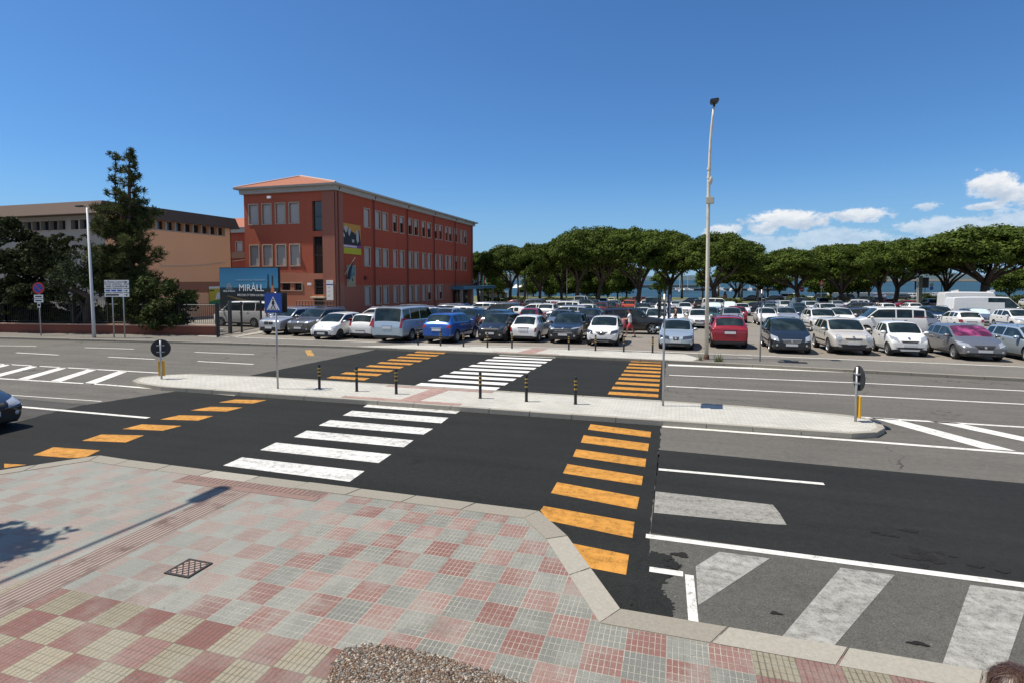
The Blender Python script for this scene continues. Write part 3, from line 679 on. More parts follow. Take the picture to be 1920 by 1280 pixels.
def roof_mat():
    m = bpy.data.materials.new('clay_roof_tiles'); m.use_nodes = True; N = NT(m.node_tree); b = N.n['Principled BSDF']
    pos = N.node('ShaderNodeNewGeometry').outputs['Position']; sp = N.node('ShaderNodeSeparateXYZ', {0: pos})
    row = N.math('FRACT', N.math('MULTIPLY', sp.outputs[2], 9.0)); col = N.math('FRACT', N.math('MULTIPLY', N.math('ADD', sp.outputs[0], sp.outputs[1]), 4.2))
    c = N.mix(N.noise(pos, 2.5, 5), (.30, .085, .045, 1), (.40, .16, .09, 1)); c = N.mix(N.math('MULTIPLY', N.math('LESS_THAN', row, .22), .55), c, (.14, .05, .03, 1)); N.l.new(c, b.inputs['Base Color']); b.inputs['Roughness'].default_value = .85
    bp = N.node('ShaderNodeBump', {'Strength': .8, 'Distance': .05, 'Height': N.math('ADD', row, N.math('ABSOLUTE', N.math('SUBTRACT', col, .5)))}); N.l.new(bp.outputs[0], b.inputs['Normal']); return m
M_TILES = roof_mat()
ov = OV-.05; hx = (BU-BUL)/2; xm = (BU+BUL)/2; pk = PU(563, 331, xm); zr = pk.z
mb = MB(); q = [(BUL-ov, BV-ov, z_eave+.02), (BU+ov, BV-ov, z_eave+.02), (BU+ov, BVF+ov, z_eave+.02), (BUL-ov, BVF+ov, z_eave+.02), (xm, pk.y, zr), (xm, BVF-hx, zr)]
mb.add(q, [(0, 1, 4), (1, 2, 5, 4), (2, 3, 5), (3, 0, 4, 5)]); rf = mb.build('roof', M_TILES, school)
mb = MB(); mb.tube([q[0], q[4]], .13, 6); mb.tube([q[1], q[4]], .13, 6); mb.tube([q[4], q[5]], .13, 6); mb.build('ridge_tiles', mat('ridge_tile', (.55, .36, .27), .8, var=.3, scale=6), rf)
for x in (626.5, 701.3, 763.6, 813.4, 852.6, 884):
    v = PU(x, 525, BU).y if x > 640 else BV+.5
    mb = MB(); mb.tube([(BU+.18, v, zb0), (BU+.18, v, z_wall-.05), (BU+.40, v, z_wall+.3), (BU+.44, v, z_eave-.3)], .07, 6); mb.build('downpipe', mat('dark_red_downpipe', (.17, .04, .03), .6), school)
# entrance porch at the far end
va = PU(845, 525, BU).y; vb = BVF+3.5
zc = PU(870, 536.5, BU).z
mb = MB(); mb.box(BU-.1, BU+2.3, va, vb+3, zc-.55, zc); po = mb.build('entrance_canopy', mat('blue_canopy_fascia', (.07, .20, .30), .6), school)
M_MARB = mat('grey_marble', (.28, .24, .21), .6, var=.25, scale=2)
for v in (va+.3, (va+BVF)/2, BVF-.2, vb+2.3):
    mb = MB(); mb.box(BU+1.6, BU+2.0, v-.2, v+.2, zb0, zc-.55); mb.build('canopy_post', M_MARB, school)
for k in range(3):
    t0 = va+.8+k*2.4; mb = MB(); mb.box(BU+.02, BU+.06, t0, t0+1.8, zb0, zc-.7); mb.build('entrance_door', M_GLASS, school)
# posters, plaque, lamps on the walls (each fixed to the wall, its own thing)
M_ORG = mat('poster_orange', (.52, .25, .03), .6, var=.05); M_PUR = mat('poster_purple', (.22, .04, .2), .6); M_LIME = mat('poster_lime', (.46, .44, .02), .6); M_GREYFIG = mat('poster_grey', (.4, .41, .4), .6)
def rp(x, y, d=0.0): q = PU(x, y, BU+d); return q
def wall_poly(mb, pts, d0, d1, mi=0):
    v = [tuple(rp(x, y, d0)) for x, y in pts]+[tuple(rp(x, y, d1)) for x, y in pts]; n = len(pts)
    mb.add(v, [tuple(range(n)), tuple(range(2*n-1, n-1, -1))]+[(i, n+i, n+(i+1) % n, (i+1) % n) for i in range(n)], mi)
def zp(L): return [(620+x/8, 400+y/8) for x, y in L]
mb = MB(); wall_poly(mb, zp([(118, 128), (447, 190), (460, 632), (130, 600)]), .02, .08); po1 = mb.build('event_poster', M_ORG)
tag(po1, 'big orange poster with black and white figures high on the red side wall', 'poster')
mb = MB(); wall_poly(mb, zp([(128, 505), (457, 538), (460, 631), (131, 599)]), .082, .086); mb.build('info_band', M_LIME, po1)
mb = MB(); wall_poly(mb, zp([(124, 458), (456, 496), (457, 537), (127, 504)]), .082, .086); mb.build('title_band', M_PUR, po1)
mb = MB()
for L in ([(122, 457), (124, 400), (138, 290), (165, 235), (210, 250), (240, 300), (262, 225), (290, 240), (310, 275), (345, 290), (372, 330), (392, 265), (425, 260), (450, 420), (455, 494)],): wall_poly(mb, zp(L), .082, .086)
mb.build('figures', M_INK, po1)
mb = MB()
for L in ([(205, 190), (232, 185), (252, 215), (250, 270), (225, 290), (208, 250)], [(264, 245), (282, 222), (300, 240), (300, 290), (280, 350), (265, 310)], [(170, 290), (190, 280), (215, 330), (210, 365), (175, 330)], [(385, 270), (412, 255), (420, 330), (425, 420), (400, 460), (385, 380)], [(318, 395), (355, 400), (352, 445), (325, 440)], [(160, 385), (188, 395), (186, 430), (165, 420)]): wall_poly(mb, zp(L), .088, .091)
mb.build('figure_faces', M_GREYFIG, po1)
mb = MB()
for i in range(11): wall_poly(mb, zp([(196+i*18, 474+i*2.1), (208+i*18, 475.4+i*2.1), (208+i*18, 502+i*2.1), (196+i*18, 500.6+i*2.1)]), .088, .09)
mb.build('title_lettering', M_SWHITE, po1)
mb = MB(); wall_poly(mb, zp([(240, 778), (375, 782), (378, 1110), (242, 1110)]), .02, .07); po2 = mb.build('beach_poster', mat('poster_sand', (.34, .29, .19), .6, var=.25, scale=2))
tag(po2, 'tall teal and sand coloured poster below the orange one on the red wall', 'poster')
mb = MB(); wall_poly(mb, zp([(250, 788), (365, 790), (368, 930), (300, 985), (250, 1040)]), .072, .076); mb.build('sea_panel', mat('poster_teal', (.05, .17, .19), .6, var=.5, scale=1.5, col2=(.2, .3, .28)), po2)
mb = MB(); wall_poly(mb, zp([(316, 985), (332, 980), (338, 1015), (322, 1022)]), .078, .081); mb.build('printed_figure', M_INK, po2)
a = rp(646, 515, .05); fp = MB(); fp.tube([a, a+Vector((1.5, -.15, 1.9))], .035, 6); fo_ = fp.build('wall_flagpole', M_CREAMP); tag(fo_, 'short slanted flagpole with furled dark flag over the tall teal poster', 'flagpole')
mb = MB(); mb.tube([a+Vector((1.15, -.12, 1.35)), a+Vector((.75, -.1, .3)), a+Vector((.55, -.1, -.5))], [.05, .16, .2], 8); mb.build('furled_flag', mat('navy_flag', (.02, .025, .06), .8), fo_)
mb = MB(); mb.box(rp(682.5, 519, 0).x+.02, BU+.25, PU(682.5, 519, BU).y, PU(685.8, 519, BU).y, PU(684, 524.5, BU).z, PU(684, 518.5, BU).z); tag(bevel(mb.build('wall_box', mat('dark_red_box', (.12, .02, .018), .5)), .02), 'small dark red box on the red side wall between two window rows', 'wall box')
q0 = PV(613.2, 563, BV-.12); q1 = PV(625, 525.8, BV-.12)
mb = MB(); mb.box(q0.x, q1.x, BV-.2, BV-.13, q0.z, q1.z); pl = mb.build('name_board', M_SWHITE); tag(pl, 'tall white notice board with a blue stripe on the corner pier', 'notice board')
mb = MB(); h_ = q1.z-q0.z; mb.box(q0.x+.01, q1.x-.01, BV-.206, BV-.201, q1.z-h_*.24, q1.z-h_*.19); mb.build('blue_stripe', M_BLUE, pl)
mb = MB()
for k, (f0, wf) in enumerate(((.08, .5), (.36, .6), (.55, .65), (.74, .6), (.8, .4))): mb.box(q0.x+.15, q0.x+.15+(q1.x-q0.x-.3)*wf, BV-.206, BV-.201, q1.z-h_*(f0+.015), q1.z-h_*f0)
mb.build('printed_lines', mat('print_grey', (.3, .32, .36), .6), pl)
for (x, y, lb) in ((515, 373, 'small white floodlight near the top of the short red front'), (590, 533.5, 'white floodlight on an arm beside the lowest stair window')):
    q = PV(x, y, BV); mb = MB(); mb.tube([(q.x-.3, q.y, q.z), (q.x-.3, q.y-.5, q.z+.1), (q.x, q.y-.9, q.z)], .03, 6); f = mb.build('wall_floodlight', M_STEEL); tag(f, lb, 'floodlight')
    mb = MB(); mb.box(q.x-.25, q.x+.25, q.y-1.0, q.y-.8, q.z-.12, q.z+.16); bevel(mb.build('lamp_head', M_SWHITE, f), .03)
# railing of the basement ramp in front of the short front
mb = MB(); a = PV(556, 575, BV-3.0); b = PV(626, 572, BV-3.0); n = 12
for i in range(n+1):
    x = a.x+(b.x-a.x)*i/n; mb.tube([(x, BV-3, -.1), (x, BV-3, 1.25)], .03, 5)
for i in range(70):
    x = a.x+(b.x-a.x)*i/70; mb.tube([(x, BV-3, .1), (x, BV-3, .8)], .012, 4)
for z in (.1, .8, 1.25): mb.tube([(a.x, BV-3, z), (b.x, BV-3, z)], .03, 5)
tag(mb.build('ramp_railing', mat('brown_railing', (.07, .035, .03), .6)), 'brown metal railing in front of the low door of the red building', 'railing')
# wing of the school behind, seen between the two buildings
wg = world_parent(empty('school_wing', (BUL-9, BV+30, 0))); tag(wg, 'red wing with tiled roof seen in the gap between tan and red buildings', 'building')
wv = BV+26; uL = PV(425, 525, wv).x; uR = PV(468, 525, wv).x; zt = PV(445, 437, wv).z
mpW = lambda s, z, d: (uL+s, wv+d, z)
def wx(x): return PV(x, 525, wv).x-uL
whs = [(wx(444.5), wx(455.5), PV(450, 470.5, wv).z, PV(450, 454, wv).z)]
facade('wall', whs, uR-uL, -1.2, zt, mpW, M_BRICK, parent=wg)
window(wg, mpW, whs[0], 1.0)
mb = MB(); mb.box(uL, uR, wv-.4, wv, zt, zt+.9); mb.build('cornice', M_FASC, wg)
mb = MB(); mb.add([(uL-8, wv-.6, zt+.9), (uR+8, wv-.6, zt+.9), (uR+8, wv+8, zt+3.6), (uL-8, wv+8, zt+3.6)], [(0, 1, 2, 3)]); mb.build('roof', M_TILES, wg)
mb = MB(); mb.box(uL-8, uR+8, wv+.6, wv+.8, zt-8, zt+.9); mb.box(uL, PV(463, 525, wv).x, wv-.3, wv-.02, PV(450, 485, wv).z, PV(450, 473, wv).z); mb.build('balcony', mat('brown_panel', (.16, .085, .055), .8), wg)

# ------------------------------------------------------------------ the tan building on the left
TW = 47.0; d0 = ray(201, 525)*(TW/FPX); TU, TV = d0.x, d0.y
TVF = PU(435, 525, TU).y; TUL = TU-34
z_tp = PV(201, 376.5, TV).z; z_tb = PV(201, 402, TV).z
tan = world_parent(empty('tan_building', ((TU+TUL)/2, (TV+TVF)/2, 0))); tag(tan, 'tan plaster building with a dark brown parapet and a high window strip behind the trees', 'building')
mpT = lambda s, z, d: (TU-d, TV+s, z); mpL = lambda s, z, d: (TUL+s, TV+d, z)
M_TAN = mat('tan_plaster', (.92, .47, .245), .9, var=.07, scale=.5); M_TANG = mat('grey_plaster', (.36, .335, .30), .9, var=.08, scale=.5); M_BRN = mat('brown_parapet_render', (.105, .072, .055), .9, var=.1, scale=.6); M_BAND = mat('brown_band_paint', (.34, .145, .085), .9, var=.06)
ws0, ws1 = PU(340, 434.5, TU).z, PU(340, 419, TU).z
SL = TVF-TV
th = []
for k in range(12):
    a = .8+k*(SL-1.5)/12; th.append((a, a+(SL-1.5)/12*.82, ws0, ws1))
facade('wall', th, SL, -1, z_tb, mpT, M_TAN, parent=tan, depth=.35)
for h in th: window(tan, mpT, h, 0, fr=.1, depth=.35, proud=.03)
lh = []
wl = lambda x: PV(x, 525, TV).x-TUL
for (a, b) in ((22, 34), (50, 64), (66, 80), (82, 97), (98, 113), (115, 128), (138, 152), (155, 170), (176, 192)): lh.append((wl(a), wl(b), PV(100, 432, TV).z, PV(100, 414.5, TV).z))
facade('wall', lh, TU-TUL, -1, z_tb, mpL, M_TANG, parent=tan, depth=.35)
for h in lh: window(tan, mpL, h, 0, fr=.09, depth=.35, proud=.03)
mb = MB()
for (a, b, c, d, z0, z1) in ((TUL, TU+.4, TV-.9, TVF+.9, z_tb, z_tb+.05),): mb.box(a, b, c, d, z0, z1)
mb.build('soffit', M_BRN, tan)
mb = MB(); z2 = z_tp-.55
mb.add([(TUL, TV-.9, z_tb+.05), (TU+.4, TV-.9, z_tb+.05), (TU+.4, TVF+.9, z_tb+.05), (TUL, TVF+.9, z_tb+.05), (TUL, TV-.25, z_tp), (TU+.1, TV-.25, z_tp), (TU+.1, TVF+.6, z_tp), (TUL, TVF+.6, z_tp)], [(0, 1, 5, 4), (1, 2, 6, 5), (2, 3, 7, 6), (4, 5, 6, 7)])
mb.build('parapet', M_BRN, tan)
zba, zbb = PU(340, 550, TU).z, PU(340, 529, TU).z
mb = MB(); mb.box(TU+.002, TU+.03, TV+1, TVF-.02, zba, zbb); mb.build('painted_band', M_BAND, tan)
mb = MB(); mb.box(TUL, TUL+.1, TV+.02, TVF, -1, z_tb); mb.box(TUL, TU, TVF-.1, TVF, -1, z_tb); mb.build('rear_wall', M_TANG, tan)
q = PU(340, 496, TU+.06); c = MB(); c.tube([PU(300, 499, TU+.05), PU(340, 499.5, TU+.05), PU(385, 497, TU+.05), PU(420, 492.5, TU+.05), (BUL, BV-.05, PV(461, 487.5, BV).z)], .035, 5); tag(c.build('overhead_cable', mat('pale_cable', (.6, .5, .42), .7)), 'pale cable slung from the tan wall to the red building', 'cable')
# ------------------------------------------------------------------ trees
def leaf_mat(name, c1, c2, trans=.25, rough=.7):
    m = bpy.data.materials.new(name); m.use_nodes = True; N = NT(m.node_tree); b = N.n['Principled BSDF']
    pos = N.node('ShaderNodeNewGeometry').outputs['Position']; oi = N.node('ShaderNodeObjectInfo')
    f = N.ss(N.math('ADD', N.noise(pos, .9, 3), N.math('MULTIPLY', N.math('SUBTRACT', N.noise(pos, 7, 2), .5), .5)), .3, .7)
    c = N.mix(f, c4(c1), c4(c2)); k = N.math('ADD', .85, N.math('MULTIPLY', oi.outputs['Random'], .3))
    mm = N.node('ShaderNodeVectorMath', operation='SCALE'); N.l.new(c, mm.inputs[0]); N.l.new(k, mm.inputs['Scale'])
    N.l.new(mm.outputs[0], b.inputs['Base Color']); b.inputs['Roughness'].default_value = rough; b.inputs['Specular IOR Level'].default_value = .12
    tr = N.node('ShaderNodeBsdfTranslucent'); N.l.new(mm.outputs[0], tr.inputs[0]); mx = N.node('ShaderNodeMixShader', {0: trans}); N.l.new(b.outputs[0], mx.inputs[1]); N.l.new(tr.outputs[0], mx.inputs[2])
    N.l.new(mx.outputs[0], N.n['Material Output'].inputs['Surface']); return m
M_PINE = leaf_mat('pine_needles', (.034, .056, .009), (.098, .138, .022), .2)
M_PINED = leaf_mat('dark_pine_needles', (.030, .042, .014), (.085, .098, .032), .2)
M_OLIVE = leaf_mat('olive_leaves', (.038, .054, .022), (.105, .130, .062), .2, .85)
M_BROAD = leaf_mat('broad_dark_leaves', (.020, .027, .010), (.062, .072, .030), .12, .8)
M_SHRUB = leaf_mat('dark_shrub_leaves', (.026, .040, .012), (.070, .088, .026), .15, .85)
M_HEDGE = leaf_mat('hedge_leaves', (.05, .07, .018), (.12, .14, .04), .2)
M_PALM = leaf_mat('palm_fronds', (.05, .07, .02), (.11, .12, .05), .2)
M_BARK = mat('pine_bark', (.075, .055, .042), .95, var=.4, scale=3, bump=.6, bscale=8)
M_BARKG = mat('grey_bark', (.10, .085, .07), .95, var=.4, scale=4, bump=.6, bscale=10)
def tufts(C, Nn, size, jit, seed, tri=False, aspect=1.0):
    """many small leaf faces: centres C, rough outward directions Nn"""
    g = np.random.default_rng(seed); n = len(C)
    nn = Nn+g.normal(0, jit, (n, 3)); nn /= np.linalg.norm(nn, axis=1, keepdims=True)+1e-9
    a = np.cross(nn, g.normal(0, 1, (n, 3))); a /= np.linalg.norm(a, axis=1, keepdims=True)+1e-9; b = np.cross(nn, a)
    s = size*g.uniform(.6, 1.3, (n, 1)); a = a*s; b = b*s*aspect
    if tri: V = np.stack([C-a*.8-b*.5, C+a*.8-b*.5, C+b], 1).reshape(-1, 3); k = 3
    else: V = np.stack([C-a-b*.35, C-a*.2+b*-1.0, C+a+b*.2, C+a*.1+b], 1).reshape(-1, 3); k = 4
    return V, k
def np_mesh(name, V, k):
    me = bpy.data.meshes.new(name); n = len(V)//k
    me.vertices.add(len(V)); me.vertices.foreach_set('co', V.astype(np.float32).ravel())
    me.loops.add(len(V)); me.loops.foreach_set('vertex_index', np.arange(len(V), dtype=np.int32))
    me.polygons.add(n); me.polygons.foreach_set('loop_start', np.arange(0, len(V), k, dtype=np.int32)); me.polygons.foreach_set('loop_total', np.full(n, k, dtype=np.int32))
    me.update(); me.validate(); return me
def puffs_mesh(name, puffs, per, size, jit, seed, tri=False, aspect=1.0, flat=.75):
    g = np.random.default_rng(seed); Cs = []; Ns = []
    for (c, r) in puffs:
        n = int(per*(r**2)); d = g.normal(0, 1, (n, 3)); d /= np.linalg.norm(d, axis=1, keepdims=True)
        d[:, 2] = np.where(d[:, 2] < -.6, -d[:, 2]*g.uniform(.2, 1, n), d[:, 2])
        rr = r*g.uniform(.72, 1.06, (n, 1)); Cs.append(np.array(c)+d*rr*np.array([1, 1, flat])); Ns.append(d)
    V, k = tufts(np.concatenate(Cs), np.concatenate(Ns), size, jit, seed+1, tri, aspect); return np_mesh(name, V, k)
def pine_variant(seed, dome=.30, lean=0.0):
    """stone pine of unit size about 13 m wide, 12 m tall; returns trunk and crown meshes"""
    r = random.Random(seed); puffs = []; zc = 6.8
    for i in range(190):
        a = r.uniform(0, 2*math.pi); q = math.sqrt(r.random())*5.7; lob = 1+.10*math.sin(a*3+seed)+.07*math.sin(a*5+2*seed)
        z = zc+4.3*math.sqrt(max(0, 1-(q/6.1)**2))+r.uniform(-.5, .2)+.35*math.sin(a*4+q+seed); q *= lob; rad = r.uniform(.7, 1.25)
        puffs.append(((math.cos(a)*q, math.sin(a)*q, z-.4), rad))
    for i in range(120):
        a = r.uniform(0, 2*math.pi); q = r.uniform(2.6, 5.7)*(1+.1*math.sin(a*3+seed)); z = zc+r.uniform(-1.5, 1.6)*(q/6.2)+.3+.5*math.sin(a*2+seed)
        puffs.append(((math.cos(a)*q, math.sin(a)*q, z), r.uniform(.6, 1.1)))
    for i in range(36):
        a = r.uniform(0, 2*math.pi); q = r.uniform(.5, 3.4); puffs.append(((math.cos(a)*q, math.sin(a)*q, zc+r.uniform(.6, 2.2)), r.uniform(.7, 1.1)))
    crown = puffs_mesh('crown', puffs, 125, .135, .40, seed)
    mb = MB(); fk = r.uniform(2.4, 3.8); base = [(0, 0, -.6), (.05, 0, .6), (lean*.5, .1, fk*.6), (lean, .1, fk)]
    mb.tube(base, [.50, .40, .35, .33], 9)
    for k in range(7):
        a = 2*math.pi*k/7+r.uniform(-.3, .3); e = r.uniform(2.0, 4.6); s = Vector((lean, .1, fk-r.uniform(0, .5)))
        p1 = s+Vector((math.cos(a)*e*.28, math.sin(a)*e*.28, (zc-fk)*.42)); p2 = s+Vector((math.cos(a)*e*.65, math.sin(a)*e*.65, (zc-fk)*.78+r.uniform(-.3, .3))); p3 = Vector((lean+math.cos(a)*e, math.sin(a)*e, zc+r.uniform(.8, 1.8)))
        mb.tube([s, p1, p2, p3], [.24, .19, .13, .05], 6)
        for j in range(3):
            t = r.uniform(.3, .9); st = p1.lerp(p2, t); a2 = a+r.uniform(-1.1, 1.1); en = st+Vector((math.cos(a2)*1.5, math.sin(a2)*1.5, r.uniform(.9, 1.9))); mb.tube([st, st.lerp(en, .5)+Vector((0, 0, -.1)), en], [.09, .06, .03], 5)
    return mb.mesh('trunk'), crown
PV_ = [pine_variant(11+i*7, lean=[.0, .5, -.6, .2][i]) for i in range(4)]
for t, c in PV_: t.materials.append(M_BARK); c.materials.append(M_PINE)
for t, c in PV_: t.polygons.foreach_set('use_smooth', [True]*len(t.polygons))
def pine(xb, xc, w, ytop, width_px, var, label, group='umbrella pines between the car park and the sea', rot=None, cat='tree'):
    """trunk foot seen at pixel column xb, crown centred on xc, crown top at ytop, at distance w"""
    d = ray(xb, 525)*(w/FPX); zb = max(lotz(d.y), -1.6); top = CAMH+(525-ytop)*w/FPX; hgt = top-zb
    wd = width_px*w/1010.
    t = empty('pine_tree', (d.x, d.y, zb-.05)); t.rotation_euler = (0, 0, 0); tag(t, label, cat, group)
    sx = wd*1.30/12.6; sz = hgt/11.55; off = (xc-xb)*w/1020.
    tm, cm = PV_[var % 4]
    a = rot if rot is not None else random.uniform(0, 6.28)
    o = bpy.data.objects.new('trunk', tm); COL.objects.link(o); o.parent = t
    c = bpy.data.objects.new('crown', cm); COL.objects.link(c); c.parent = t
    M = Matrix.Diagonal((sx, sx, sz, 1)) @ Matrix.Rotation(a, 4, 'Z')
    sh = Matrix.Identity(4); sh[0][2] = off/(8.5*sz)
    # lean the trunk towards the crown with a rotation, not a shear
    ang = math.atan2(off, 8.5*sz)
    o.matrix_local = Matrix.Rotation(ang, 4, 'Y') @ M; c.matrix_local = Matrix.Translation((off, 0, 0)) @ M
    return t
PINES = [
 (898, 893, 112, 474, 70, 0, 'umbrella pine whose crown shows just past the far end of the red building'),
 (957, 948, 104, 461, 78, 1, 'forked umbrella pine right of the three flags by the entrance canopy'),
 (1013, 1003, 102, 456, 74, 2, 'umbrella pine with a split trunk just right of the white pavilion'),
 (1054, 1050, 104, 447, 70, 3, 'slender umbrella pine between the pavilion and the tall middle pines'),
 (1080, 1090, 98, 429, 96, 0, 'tall umbrella pine left of the many stemmed one, above the white car rear'),
 (1119, 1128, 96, 428, 98, 1, 'umbrella pine with many steep stems at the middle of the grove'),
 (1196, 1185, 94, 427, 112, 2, 'umbrella pine with a thick single trunk behind the orange car'),
 (1255, 1255, 96, 434, 100, 3, 'umbrella pine left of the tall cream lamp post, beside the boats'),
 (1340, 1345, 88, 440, 128, 1, 'wide flat umbrella pine directly behind the tall cream lamp post'),
 (1376, 1380, 135, 499, 62, 2, 'small low umbrella pine under the right edge of the wide flat one'),
 (1432, 1420, 132, 494, 60, 3, 'small low pine between the lamp post pine and the right hand grove'),
 (1501, 1484, 100, 466, 112, 0, 'leaning umbrella pine at the left end of the right grove by the no entry sign'),
 (1588, 1577, 99, 456, 98, 2, 'umbrella pine with two upright limbs left of the grove\'s lowest crown'),
 (1657, 1642, 98, 452, 96, 3, 'umbrella pine with a cup shaped fork above the dark red cars'),
 (1678, 1700, 104, 450, 104, 1, 'umbrella pine with bent twin stems just left of the tall notice pillar'),
 (1779, 1778, 108, 446, 96, 2, 'umbrella pine with one thin twisted trunk behind the white motorhome'),
 (1847, 1850, 92, 424, 196, 0, 'very broad umbrella pine with spreading limbs at the right edge above the white van'),
]
for (xb, xc, w, yt, wp, va, lb) in PINES: pine(xb, xc, w, yt, wp, va, lb)
# rounder, lower trees of the second row
def blob_tree(name, x, w, ybot, ytop, width_px, seed, m, label, group=None, per=70, size=.2, trunk=.2, bark=M_BARK):
    d = ray(x, 525)*(w/FPX); zb = max(lotz(d.y), -1.6) if d.y > 30 else 0.0
    z0 = CAMH+(525-ybot)*w/FPX; z1 = CAMH+(525-ytop)*w/FPX; rx = width_px*w/1010./2; rz = (z1-z0)/2; r = random.Random(seed); puffs = []
    nz_ = int(26+rx*rz*5.5)
    for i in range(nz_):
        v = Vector((r.gauss(0, 1), r.gauss(0, 1), r.gauss(0, 1))).normalized(); q = r.uniform(.45, .92)
        puffs.append(((v.x*rx*q*(1+.15*math.sin(seed+3*v.y)), v.y*rx*q, (z0+z1)/2-zb+v.z*rz*q), r.uniform(.24, .42)*min(rx, rz)))
    t = empty(name, (d.x, d.y, zb)); tag(t, label, 'tree' if 'tree' in name else 'shrub', group)
    c = link('crown', puffs_mesh('crown', puffs, per, size, .6, seed), m, t)
    mb = MB(); zc = z0-zb+rz*.5
    mb.tube([(0, 0, -.2), (.05, 0, zc*.4), (-.05, .05, zc)], [trunk*1.25, trunk, trunk*.6], 7)
    for k in range(4):
        a = k*1.6+seed; mb.tube([(0, 0, zc*.45), (math.cos(a)*rx*.3, math.sin(a)*rx*.3, zc*.8), (math.cos(a)*rx*.6, math.sin(a)*rx*.6, zc+rz*.5)], [trunk*.6, trunk*.4, .03], 5)
    mb.build('trunk', bark, t, True); return t
BACK = [(1062, 140, 556, 492, 60, 'round dark tree low between the slender pine and the tall pine left of middle'), (1100, 135, 554, 488, 64, 'round dark tree low behind the white van at the hedge'), (1140, 132, 556, 490, 60, 'round dark tree low behind the yellowish car'), (1175, 138, 553, 494, 50, 'round tree low just left of the thick single trunk pine'), (915, 128, 553, 500, 54, 'round tree low behind the three flags'), (1000, 165, 552, 512, 40, 'small round tree at the right end of the white pavilion'), (1558, 132, 553, 495, 60, 'dense round tree right of the triangular road sign'), (1610, 130, 550, 492, 60, 'dense round tree left of the cup forked pine'), (1440, 128, 540, 500, 52, 'round tree low between the small low pine and the leaning pine'),(1085, 150, 550, 492, 60, 'round green tree low in the grove between two middle pine trunks'), (1030, 150, 556, 496, 60, 'round green tree behind the split trunk pine right of the pavilion'), (1158, 140, 552, 500, 44, 'round green tree just right of the many stemmed pine'),
 (1197, 132, 527, 501, 44, 'round crown hanging behind the thick single trunk pine'), (1237, 128, 551, 512, 34, 'bushy round green tree left of the moored boats'), (1318, 138, 543, 500, 30, 'round crown just left of the tall cream lamp post'),
 (1462, 150, 548, 508, 40, 'low round tree behind the leaning pine of the right hand grove'), (1530, 145, 551, 505, 50, 'bright round tree right behind the triangular road sign'), (1590, 145, 552, 505, 56, 'low round tree behind the pine with two upright limbs'), (1630, 125, 545, 490, 56, 'dense low tree filling the gap left of the cup forked pine'),
 (1893, 125, 552, 500, 62, 'low bright green tree at the right edge beyond the van'), (934, 140, 552, 515, 44, 'round green tree beside the flags at the entrance canopy'), (1118, 150, 552, 498, 44, 'round dark tree behind the middle pines\' stems')]
for i, (x, w, yb, yt, wp, lb) in enumerate(BACK): blob_tree('round_tree', x, w, yb, yt, wp, 31+i*3, M_PINE, lb, 'low round trees behind the pines', per=95, size=.17)
# palms
def palm(x, w, ytop, label, seed):
    d = ray(x, 525)*(w/FPX); zb = -1.6; top = CAMH+(525-ytop)*w/FPX-zb; r = random.Random(seed); t = empty('palm_tree', (d.x, d.y, zb)); tag(t, label, 'palm', 'palms behind the pines')
    mb = MB(); mb.tube([(0, 0, -.2), (.06, 0, top*.3), (-.05, 0, top*.65), (0, 0, top-1.2)], [.36, .26, .24, .27], 8); mb.build('trunk', M_BARKG, t, True)
    mb = MB()
    for k in range(26):
        a = r.uniform(0, 6.28); e0 = r.uniform(-.2, 1.2); L = r.uniform(1.6, 2.2); pts = []
        for j in range(6):
            s = j/5; e = e0-s*1.5; pts.append(Vector((math.cos(a)*L*s*math.cos(e0*.6), math.sin(a)*L*s*math.cos(e0*.6), top-1.2+L*(math.sin(e0)*s-.55*s*s))))
        side = Vector((-math.sin(a), math.cos(a), 0))
        for j in range(5):
            w0 = .34*math.sin(math.pi*(j+.4)/5.6); w1 = .34*math.sin(math.pi*(j+1.4)/5.6)
            mb.add([pts[j]-side*w0+Vector((0, 0, -.1)), pts[j], pts[j+1], pts[j+1]-side*w1+Vector((0, 0, -.1))], [(0, 1, 2, 3)]); mb.add([pts[j]+side*w0+Vector((0, 0, -.1)), pts[j], pts[j+1], pts[j+1]+side*w1+Vector((0, 0, -.1))], [(3, 2, 1, 0)])
    mb.build('fronds', M_PALM, t)
    mb = MB()
    for k in range(16):
        a = r.uniform(0, 6.28); mb.tube([(math.cos(a)*.2, math.sin(a)*.2, top-1.1), (math.cos(a)*.75, math.sin(a)*.75, top-2.1-r.random())], [.1, .03], 4)
    mb.build('dead_fronds', mat('dead_palm_fronds', (.24, .17, .09), .9, var=.3), t)
for (x, w, yt, lb, s) in ((1386, 160, 478, 'palm top rising just right of the wide flat pine', 1), (1420, 150, 485, 'palm showing above the small low pines', 2), (971, 150, 500, 'palm with a skirt of dead fronds left of the white pavilion', 3), (984, 150, 496, 'palm standing in front of the white pavilion', 4), (1247, 150, 496, 'bare palm trunk left of the pine by the boats', 5), (1279, 150, 498, 'palm trunk in front of the moored boats', 6), (1347, 150, 500, 'pale palm trunk just right of the wide flat pine\'s trunk', 7), (1391, 145, 500, 'palm trunk under the small low umbrella pine', 8), (943, 150, 502, 'palm with hanging fronds between the flags and the forked pine', 9)): palm(x, w, yt, lb, s)
